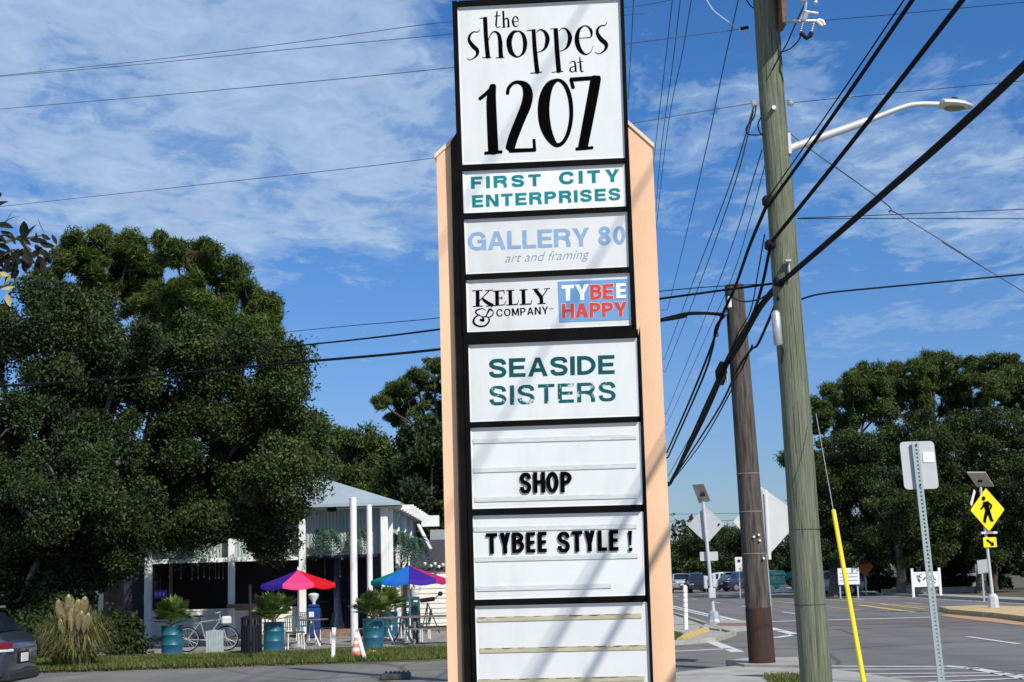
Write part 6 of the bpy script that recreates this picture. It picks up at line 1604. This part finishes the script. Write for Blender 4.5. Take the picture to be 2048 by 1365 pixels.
# far buildings half hidden in the trees
b_ = Ggy(1700, 108)
t = thing('shop_building', 'small shop with a teal gable roof in the trees across the road', 'building', b_)
mb = MB(); mb.bbox(b_.x - 1.8, b_.x + 1.8, b_.y, b_.y + 6, 0, 2.3); mb.build('wall', mat('shaded_cream_wall', (.45, .46, .42), rough=.8), t)
mb = MB(); mb.prism([(b_.x - 2.0, b_.y - .3, 2.3), (b_.x + 2.0, b_.y - .3, 2.3), (b_.x, b_.y - .3, 3.5)], (0, 6.6, 0)); mb.build('roof', mat('teal_metal_roof', (.05, .42, .36), rough=.5), t)
for s in (-.9, .9): mb = MB(); mb.bbox(b_.x + s - .35, b_.x + s + .35, b_.y - .02, b_.y + .0, .9, 1.8); mb.build('window', NAVY, t)
b_ = Ggy(1910, 106)
t = thing('house', 'grey board house deep in the shade under the right trees', 'house', b_)
mb = MB(); mb.bbox(b_.x - 2.2, b_.x + 2.2, b_.y, b_.y + 6, 0, 2.9); mb.build('wall', mat('grey_boards', (.22, .22, .24), rough=.8, var=.1), t)
mb = MB(); mb.prism([(b_.x - 2.5, b_.y - .4, 2.9), (b_.x + 2.5, b_.y - .4, 2.9), (b_.x, b_.y - .4, 4.4)], (0, 6.8, 0)); mb.build('roof', mat('dark_shingles', (.04, .04, .045), rough=.9), t)
for s in (-1.1, 1.1): mb = MB(); mb.bbox(b_.x + s - .4, b_.x + s + .4, b_.y - .02, b_.y + .0, 1.1, 2.1); mb.build('window', NAVY, t)
mb = MB(); c = Ggy(1890, 93); mb.prism([(c.x - 4, 92, .02), (c.x + 3, 92.6, .02), (c.x + 3, 93.1, .02), (c.x - 4, 92.5, .02)], (0, 0, .35)); tag(mb.build('garden_wall', CONC), 'low pale concrete garden wall in front of the grey house', 'wall')
# ================================================================== TREES
def leafmesh(name, parent, cen, size, aspect, m, up=0.0, world_off=(0, 0, 0)):
    n = len(cen)
    nr = RNG.normal(size=(n, 3)); nr[:, 2] += up; nr /= np.linalg.norm(nr, axis=1)[:, None]
    t = RNG.normal(size=(n, 3)); t -= nr * (t * nr).sum(1)[:, None]; t /= np.linalg.norm(t, axis=1)[:, None]
    b = np.cross(nr, t)
    s = (size * (.65 + .7 * RNG.random(n)))[:, None]
    cen = cen - np.array(world_off)
    V = np.stack([cen - t * s, cen - b * s * aspect + t * s * .1, cen + t * s, cen + b * s * aspect + t * s * .1], 1).reshape(-1, 3)
    me = bpy.data.meshes.new(name)
    me.vertices.add(4 * n); me.vertices.foreach_set('co', V.astype('f').ravel())
    me.loops.add(4 * n); me.loops.foreach_set('vertex_index', np.arange(4 * n, dtype='i'))
    me.polygons.add(n); me.polygons.foreach_set('loop_start', np.arange(0, 4 * n, 4, dtype='i'))
    me.update(); me.materials.append(m)
    o = bpy.data.objects.new(name, me); C.objects.link(o); o.parent = parent
    return o
def clumps(blobs, dens, shell=.45, depth=1.0, zmin=.6):
    out_ = []
    for (c, R) in blobs:
        k_ = max(3, int(dens * R * R))
        d = RNG.normal(size=(k_, 3)); d /= np.linalg.norm(d, axis=1)[:, None]
        r = R * (RNG.random(k_) ** shell)[:, None]
        p = np.array(c) + d * r * [1, depth, 1]
        out_.append(p[p[:, 2] > zmin])
    return np.concatenate(out_)
def tree(label, base, blobs_px, Y, leaf, lm, bark, n_leaf, rc=.42, dens=6.0, aspect=.5, cat='tree', name='oak_tree', jit=1.2, trunk_r=.35, up=.3, group=None, zmin=.6, tr_h=.45, squash=.8, nbr=70, leader=True, shell=.45, sub=5, gap=2.2, gth=-.45):
    base = Vector(base); t = thing(name, label, cat, base, group=group)
    blobs = []
    for (px, py, r) in blobs_px:
        yy = Y + RNG.normal() * jit; c = P(px, py, yy); R0 = r * yy / 3000; blobs.append((tuple(c), R0 * 1.04))
        for q_ in range(sub):
            d_ = RNG.normal(size=3); d_ /= np.linalg.norm(d_); f_ = RNG.uniform(.85, 1.15)
            blobs.append(((c.x + d_[0] * R0 * f_, c.y + d_[1] * R0 * f_, c.z + d_[2] * R0 * f_ * .9), R0 * RNG.uniform(.26, .46)))
    cl = clumps(blobs, dens, shell=shell, zmin=zmin)
    k1 = gap * 1.0; ph = RNG.random(3) * 6
    nzv = np.sin(cl[:, 0] * k1 + ph[0] + .6 * np.sin(cl[:, 2] * k1 * 1.3)) * np.sin(cl[:, 1] * k1 * .9 + ph[1]) + .8 * np.sin(cl[:, 2] * k1 * 1.2 + ph[2] + cl[:, 0] * k1 * .5) * np.sin(cl[:, 0] * k1 * 1.9 + cl[:, 1])
    cl = cl[nzv > gth]
    per = max(3, n_leaf // len(cl)); rad = rc * (.6 + .8 * RNG.random(len(cl)))
    g = RNG.normal(size=(len(cl), per, 3)); g /= np.linalg.norm(g, axis=2)[:, :, None]
    g *= (RNG.random((len(cl), per)) ** .6 * (1 + .5 * RNG.random((len(cl), per)) ** 4))[:, :, None] * rad[:, None, None]; g[:, :, 2] *= squash
    cen = (cl[:, None, :] + g).reshape(-1, 3); cen = cen[cen[:, 2] > .1]
    leafmesh('crown', t, cen, leaf, aspect, lm, up, tuple(base))
    # trunk and limbs
    top_ = max(b[0][2] for b in blobs); cx = np.mean([b[0][0] for b in blobs]); cy = np.mean([b[0][1] for b in blobs])
    fork = base.lerp(Vector((cx, cy, top_)), tr_h)
    fork = Vector((base.x * .6 + fork.x * .4, base.y * .6 + fork.y * .4, fork.z))
    mb = MB(); pts = smoothpts([tuple(base - Vector((0, 0, .1))), tuple(base.lerp(fork, .3) + Vector((trunk_r * .4, 0, 0))), tuple(base.lerp(fork, .7) - Vector((trunk_r * .3, 0, 0))), tuple(fork)], 5)
    mb.tube(pts, [trunk_r * (1.35 if i == 0 else 1 - .45 * i / (len(pts) - 1)) for i in range(len(pts))], 12); mb.build('trunk', bark, t, smooth=50)
    mb = MB(); rn = random.Random(len(cl))
    mids = []
    for (c, R) in blobs[::(1 + sub)]:
        c = Vector(c); st = base.lerp(fork, rn.uniform(.55, 1.0)); m1 = st.lerp(c, .5) + Vector((rn.gauss(0, .3), rn.gauss(0, .3), -abs(c.z - st.z) * .12))
        pts = smoothpts([tuple(st), tuple(m1), tuple(c)], 4); mb.tube(pts, [trunk_r * .42 * (1 - .75 * i / (len(pts) - 1)) for i in range(len(pts))], 7); mids.append(pts)
    for i in range(min(nbr, len(cl))):
        q = Vector(cl[rn.randrange(len(cl))]); best = min(blobs[::(1 + sub)], key=lambda b: (Vector(b[0]) - q).length); c = Vector(best[0])
        m1 = c.lerp(q, .5) + Vector((rn.gauss(0, .15), rn.gauss(0, .15), rn.gauss(0, .1))); mb.tube([c, m1, q], [trunk_r * .13, trunk_r * .09, trunk_r * .03], 5)
    o = mb.build('limbs', bark, t, smooth=50); return t
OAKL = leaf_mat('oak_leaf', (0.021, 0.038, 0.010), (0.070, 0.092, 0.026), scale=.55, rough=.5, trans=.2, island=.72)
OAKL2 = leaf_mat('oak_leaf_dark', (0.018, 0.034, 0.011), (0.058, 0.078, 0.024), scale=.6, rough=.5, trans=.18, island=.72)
PINEL = leaf_mat('pine_needles', (0.042, 0.072, 0.010), (0.090, 0.115, 0.022), scale=.5, trans=.15, island=.45)
PINEF = leaf_mat('pine_needles_far', (0.044, 0.076, 0.016), (0.095, 0.118, 0.030), scale=.35, trans=.15, island=.45)
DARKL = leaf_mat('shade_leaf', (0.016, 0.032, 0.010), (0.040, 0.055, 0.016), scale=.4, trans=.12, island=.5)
BARKO = mat('grey_oak_bark', (0.11, 0.098, 0.085), rough=.9, var=.35, scale=4, bump=.6, bscale=14)
BARKP = mat('red_brown_pine_bark', (0.07, 0.045, 0.032), rough=.9, var=.35, scale=3, bump=.6, bscale=10)
# pines at the back left
tree('tall pine rising behind the oak at the far left with a broad flat top', Ggy(200, 62), [(150, 505, 42), (205, 490, 40), (260, 505, 42), (300, 540, 42), (120, 545, 42), (200, 555, 50), (320, 585, 40), (255, 580, 45), (110, 600, 40), (320, 640, 40)], 62, .13, PINEL, BARKP, 120000, rc=.34, dens=34, aspect=.14, name='pine_tree', trunk_r=.3, tr_h=.8, squash=.7, group='pines behind the oak')
tree('tall rounded pine behind the oak standing nearer the sign', Ggy(440, 58), [(345, 505, 36), (390, 505, 36), (430, 535, 38), (465, 570, 40), (500, 605, 42), (530, 640, 32), (400, 575, 30), (360, 610, 40), (440, 640, 38), (490, 670, 45), (400, 690, 40), (320, 600, 30), (535, 690, 30)], 58, .13, PINEL, BARKP, 150000, rc=.34, dens=34, aspect=.14, name='pine_tree', trunk_r=.3, tr_h=.8, squash=.7, group='pines behind the oak')
# the two big live oaks
tree('huge dark live oak filling the left side and overhanging the pavilion roof', Ggy(205, 45), [(560, 880, 80), (575, 950, 75), (520, 800, 85), (430, 730, 80), (440, 830, 95), (330, 700, 80), (340, 860, 100), (470, 960, 90), (350, 990, 80), (545, 1030, 52), (470, 1012, 38), (400, 1000, 40), (575, 740, 42), (600, 840, 45), (605, 910, 45), (545, 1078, 26), (330, 1020, 30), (250, 960, 80), (300, 1000, 45), (250, 1070, 45), (505, 1062, 24), (345, 1035, 16), (440, 1052, 24), (385, 1050, 22), (330, 1062, 24)], 42.5, .053, OAKL, BARKO, 380000, rc=.46, dens=17, aspect=.5, trunk_r=.36, zmin=2.3, squash=.85, jit=1.2, nbr=300, gth=-.35, shell=.6)
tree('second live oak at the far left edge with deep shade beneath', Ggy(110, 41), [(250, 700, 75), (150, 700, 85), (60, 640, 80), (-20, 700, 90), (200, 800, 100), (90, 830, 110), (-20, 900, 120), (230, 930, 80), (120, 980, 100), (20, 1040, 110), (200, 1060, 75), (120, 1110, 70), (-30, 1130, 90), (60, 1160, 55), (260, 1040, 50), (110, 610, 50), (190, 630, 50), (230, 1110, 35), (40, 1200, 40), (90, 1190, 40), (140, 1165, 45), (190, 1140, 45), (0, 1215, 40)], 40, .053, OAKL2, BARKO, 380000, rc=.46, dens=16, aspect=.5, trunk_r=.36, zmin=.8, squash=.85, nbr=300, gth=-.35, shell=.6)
# trees behind the pavilion
tree('open crowned pine leaning in from behind the left peach post', Ggy(905, 82), [(868, 728, 22), (835, 755, 20), (805, 778, 20), (778, 800, 16), (762, 806, 10), (820, 800, 22), (860, 790, 26), (790, 830, 18), (845, 830, 20), (885, 760, 25), (880, 845, 25), (900, 720, 30), (925, 790, 35), (960, 750, 40)], 82, .15, PINEF, BARKP, 46000, rc=.34, dens=22, aspect=.15, name='pine_tree', trunk_r=.3, tr_h=.75, squash=.55, jit=1.0)
tree('rounded dark tree behind the pavilion roof just right of the oak', Ggy(715, 74), [(690, 885, 26), (720, 872, 30), (750, 885, 26), (670, 900, 20), (775, 915, 35), (735, 925, 40), (690, 940, 40), (650, 935, 22), (720, 980, 50), (780, 970, 55), (680, 1000, 40)], 74, .12, PINEF, BARKP, 60000, rc=.45, dens=14, aspect=.3, name='pine_tree', trunk_r=.28)
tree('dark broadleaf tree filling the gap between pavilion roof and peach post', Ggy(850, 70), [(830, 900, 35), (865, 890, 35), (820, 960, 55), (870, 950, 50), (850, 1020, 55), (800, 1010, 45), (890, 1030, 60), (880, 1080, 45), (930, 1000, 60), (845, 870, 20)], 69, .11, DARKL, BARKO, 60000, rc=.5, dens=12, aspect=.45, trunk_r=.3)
# right-hand belt of trees, each its own
RT = [
 ('pine_tree', 'pine nearest the green pole at the left end of the right tree belt', 1700, 96, [(1712, 765, 36), (1680, 790, 32), (1745, 770, 34), (1650, 815, 26), (1725, 815, 40), (1675, 850, 38), (1765, 820, 30), (1640, 850, 18)], PINEF, .17, 30000),
 ('pine_tree', 'tallest pine in the middle of the right tree belt', 1850, 100, [(1860, 728, 32), (1830, 738, 30), (1890, 745, 32), (1805, 765, 30), (1860, 775, 40), (1915, 780, 30), (1785, 800, 24), (1830, 815, 30), (1905, 830, 26), (1790, 745, 15)], PINEF, .17, 34000),
 ('pine_tree', 'pine at the upper right edge of the picture', 1985, 98, [(1965, 740, 32), (2000, 735, 30), (1940, 760, 26), (2035, 755, 32), (1990, 785, 38), (2050, 800, 40), (1950, 810, 28), (2080, 770, 40)], PINEF, .17, 32000),
 ('oak_tree', 'dark oak just right of the green pole', 1665, 92, [(1680, 905, 45), (1720, 900, 45), (1650, 930, 35), (1700, 960, 60), (1640, 990, 45), (1690, 1030, 60), (1740, 980, 45), (1660, 1080, 50), (1720, 1090, 50), (1585, 915, 12), (1650, 1120, 40)], OAKL, .12, 42000),
 ('oak_tree', 'broad oak behind the grey sign back', 1800, 90, [(1780, 900, 45), (1820, 890, 45), (1860, 880, 45), (1790, 960, 60), (1850, 950, 60), (1760, 1030, 55), (1820, 1030, 65), (1880, 1020, 60), (1800, 1100, 50), (1860, 1100, 55), (1765, 870, 30)], OAKL, .12, 46000),
 ('oak_tree', 'large oak behind the yellow crossing sign', 1960, 90, [(1900, 880, 40), (1950, 870, 50), (2000, 880, 55), (2050, 880, 60), (1920, 940, 55), (1980, 950, 65), (2040, 960, 70), (1930, 1020, 60), (2000, 1040, 65), (2060, 1050, 70), (1960, 1100, 55), (2030, 1120, 60)], OAKL, .12, 50000),
]
for nm, lab, bx, Y, bl, lm, lf, nl in RT:
    pine = nm == 'pine_tree'
    tree(lab, Ggy(bx, Y), bl, Y, lf * (.8 if pine else .62), lm, BARKP if pine else BARKO, int(nl * (2.6 if pine else 2.9)), rc=.42 if pine else .6, dens=16 if pine else 9, aspect=.18 if pine else .5, name=nm, trunk_r=.32, tr_h=.8 if pine else .5, squash=.7, jit=1.6, nbr=80, zmin=1.0 if pine else 2.0)
# bare pine trunks seen through the belt
# shrubs in the shade below (each side one mass)
def shrub(lab, px0, px1, Y, h_px, n, lm=DARKL, leaf=.11, cat='bush', kind=None, name='shrub'):
    bl = []
    k_ = max(2, int((px1 - px0) / (h_px * .9)))
    for i in range(k_ + 1):
        px = px0 + (px1 - px0) * i / k_; bl.append((px, hor(px) + EYE * 3000 / Y - h_px * .55, h_px * .6))
    return tree(lab, Ggy((px0 + px1) / 2, Y), bl, Y, leaf, lm, BARKO, n, rc=.4, dens=9, trunk_r=.08, zmin=.05, name=name, cat=cat, jit=.6, nbr=10)
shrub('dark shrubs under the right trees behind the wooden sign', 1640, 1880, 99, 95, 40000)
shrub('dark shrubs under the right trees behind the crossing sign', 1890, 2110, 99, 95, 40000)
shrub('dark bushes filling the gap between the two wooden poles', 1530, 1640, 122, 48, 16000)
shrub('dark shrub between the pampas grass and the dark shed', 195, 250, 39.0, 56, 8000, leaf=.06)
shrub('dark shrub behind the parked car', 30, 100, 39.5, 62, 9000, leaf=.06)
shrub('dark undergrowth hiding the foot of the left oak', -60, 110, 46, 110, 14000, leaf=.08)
# far belt down the road
for i, (lab, bx, bl) in enumerate((('far small round tree just right of the sign down the road', 1372, [(1372, 1100, 22), (1360, 1125, 24), (1385, 1120, 24)]), ('far tree behind the crossing beacon seen from behind', 1415, [(1405, 1098, 26), (1430, 1095, 26), (1420, 1125, 32)]),
        ('taller far tree touching the left side of the brown pole', 1465, [(1455, 1082, 26), (1480, 1085, 30), (1460, 1115, 34), (1490, 1120, 34)]), ('far tree hidden mostly by the brown pole', 1530, [(1520, 1112, 26), (1545, 1115, 28), (1570, 1115, 30), (1600, 1110, 32)]),
        ('far tree partly behind the peach post down the road', 1335, [(1330, 1110, 26), (1345, 1122, 22)]))):
    tree(lab, Ggy(bx, 185), bl, 185, .15, DARKL if i % 2 else OAKL, BARKO, 26000, rc=1.0, dens=2.6, name='far_tree', jit=3, trunk_r=.35, nbr=20, group='far trees down the road', zmin=.3)
shrub('dark hedge behind the parked cars down the road', 1340, 1640, 170, 42, 18000, leaf=.2)
# wide wood closing the horizon outside and behind everything (nobody could count it)
bl = []
for i in range(150):
    X = -330 + i * 5.2 + RNG.normal() * 1.5
    Yq = 210 + RNG.normal() * 12 + (0 if abs(X) > 40 else 60); R = 4.5 + RNG.random() * 2.5
    bl.append(((X, Yq, R * .9), R)); bl.append(((X + 2, Yq + 2, R * .45), R * .8))
cl = clumps(bl, 1.6, zmin=.3)
g = RNG.normal(size=(len(cl), 10, 3)) * .9
base = bpy.data.objects.new('tmp', None)
cen = (cl[:, None, :] + g).reshape(-1, 3)
o = leafmesh('distant_wood', None, cen, .55, .6, DARKL, .3); setting(o, 'stuff')
# ---- magnolia branch reaching in at the left edge, close to the camera
MAGL = leaf_mat('magnolia_leaf', (0.006, 0.009, 0.004), (0.018, 0.016, 0.008), scale=9, trans=.03, rough=.7, island=.2)
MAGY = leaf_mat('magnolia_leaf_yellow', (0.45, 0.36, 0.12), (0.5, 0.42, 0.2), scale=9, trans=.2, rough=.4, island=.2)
YM = 13.0
mbase = Vector((-8.6, 13.0, .0))
t = thing('magnolia_tree', 'dark glossy magnolia whose branch tips poke in at the left edge above the oak', 'tree', mbase)
mb = MB(); mb.tube([mbase, mbase + Vector((.1, 0, 2)), mbase + Vector((.4, 0, 3.6)), tuple(P(-420, 640, YM))], [.2, .16, .12, .06], 10); mb.tube([mbase + Vector((.4, 0, 3.6)), mbase + Vector((.2, .3, 6))], [.1, .04], 8); mb.build('trunk', BARKO, t)
mb = MB(); mb.tube([mbase + Vector((.35, 0, 3.0)), tuple(P(-420, 660, YM)), tuple(P(-160, 640, YM)), tuple(P(-100, 600, YM))], [.09, .06, .035, .022], 8); mb.build('limb', BARKO, t)
mcl = clumps([((mbase.x - .3, 13, 4.6), 1.35), ((mbase.x - .6, 12.6, 3.4), 1.1), ((mbase.x + .1, 13.4, 5.6), 1.0)], 24)
leafmesh('crown', t, (mcl[:, None, :] + RNG.normal(size=(len(mcl), 34, 3)) * .2).reshape(-1, 3), .085, .4, OAKL2, .3, tuple(mbase))
tw = MB()
for pts in (((-160, 640), (-80, 560), (-10, 480), (20, 470)), ((-80, 560), (-20, 500), (30, 478), (60, 476), (88, 470)), ((-100, 600), (-30, 540), (10, 508), (30, 500)), ((-120, 640), (-50, 600), (0, 575), (20, 570)), ((40, 476), (55, 500), (70, 510))):
    q = [tuple(P(a, b, YM + random.uniform(-.2, .2))) for a, b in pts]; s_ = smoothpts(q, 4); tw.tube(s_, [.022 * (1 - .7 * i / len(s_)) for i in range(len(s_))], 6)
tw.build('twig', BARKO, t)
def mleaf(px, py, ang, ln, wd, m=MAGL, roll=.6, curl=.25):
    c = P(px, py, YM + random.uniform(-.25, .25)); k_ = YM / 3000.
    d = (RGT * cos(ang) + UPV * sin(ang)); n_ = (UPV * cos(ang) - RGT * sin(ang)); dep = FWD
    s = (n_ * cos(roll) + dep * sin(roll)); nn = d.cross(s)
    mb = MB(); vs = []; N = 7
    for i in range(N + 1):
        u = i / N; w = wd * k_ * .5 * sin(pi * (u * .92 + .05)) ** .8; p = c + d * (ln * k_ * u) + n_ * (ln * k_ * curl * (u * u - u * .3)) 
        vs += [p - s * w + nn * .12 * w, p + nn * -.05 * w, p + s * w + nn * .12 * w]
    fs = []
    for i in range(N): fs += [(3 * i, 3 * i + 1, 3 * i + 4, 3 * i + 3), (3 * i + 1, 3 * i + 2, 3 * i + 5, 3 * i + 4)]
    mb.add(vs, fs); return mb.build('leaf', m, t, fix=False)
LV = [(-14, 420, .9, 32, 12, .4, -.6), (2, 460, 1.2, 40, 9, 1.0, -.9), (14, 446, 1.3, 30, 7, 1.1, -.4), (-6, 452, .2, 32, 14, .3, -.5), (48, 478, 1.5, 36, 22, .2, .1), (52, 476, 1.1, 34, 12, .8, -.3), (90, 466, 2.15, 36, 7, 1.1, -.25), (32, 475, -.2, 34, 14, .2, -.4),
      (60, 480, -.1, 36, 12, .3, .0), (70, 490, -.9, 34, 14, .3, .2), (50, 495, -1.3, 34, 16, .3, .2), (38, 498, -2.1, 34, 14, .2, .2), (80, 486, -.4, 30, 13, .4, .2), (62, 510, -1.8, 30, 14, .3, 0), (20, 500, 2.6, 30, 12, .3, .2), (30, 480, 2.4, 34, 13, .2, .3),
      (4, 490, 3.4, 34, 14, .2, .1), (-8, 500, -.6, 34, 14, .4, .2), (88, 500, -1.2, 32, 14, .3, .1), (74, 512, -.8, 28, 13, .4, .1), (100, 508, -.3, 22, 10, .3, 0), (44, 512, -.6, 30, 14, .5, .1), (10, 520, -.9, 30, 13, .3, .1), (-10, 540, -.3, 30, 13, .3, .2), (-4, 384, -1.0, 12, 8, .3, 0),
      (24, 520, 2.9, 34, 13, .4, .2), (-6, 470, -1.1, 30, 13, .3, 0), (104, 470, -1.1, 22, 9, .6, 0)]
rn = random.Random(3)
for i in range(46): LV.append((min(84, rn.gauss(34, 30)), rn.gauss(512, 22), rn.uniform(-2.8, -.6), rn.uniform(15, 25), rn.uniform(6, 11), rn.uniform(.1, .9), rn.uniform(-.2, .4)))
for px, py, a, ln, wd, rl, cu_ in LV: mleaf(px, py, a, ln, wd, MAGL, rl, cu_)
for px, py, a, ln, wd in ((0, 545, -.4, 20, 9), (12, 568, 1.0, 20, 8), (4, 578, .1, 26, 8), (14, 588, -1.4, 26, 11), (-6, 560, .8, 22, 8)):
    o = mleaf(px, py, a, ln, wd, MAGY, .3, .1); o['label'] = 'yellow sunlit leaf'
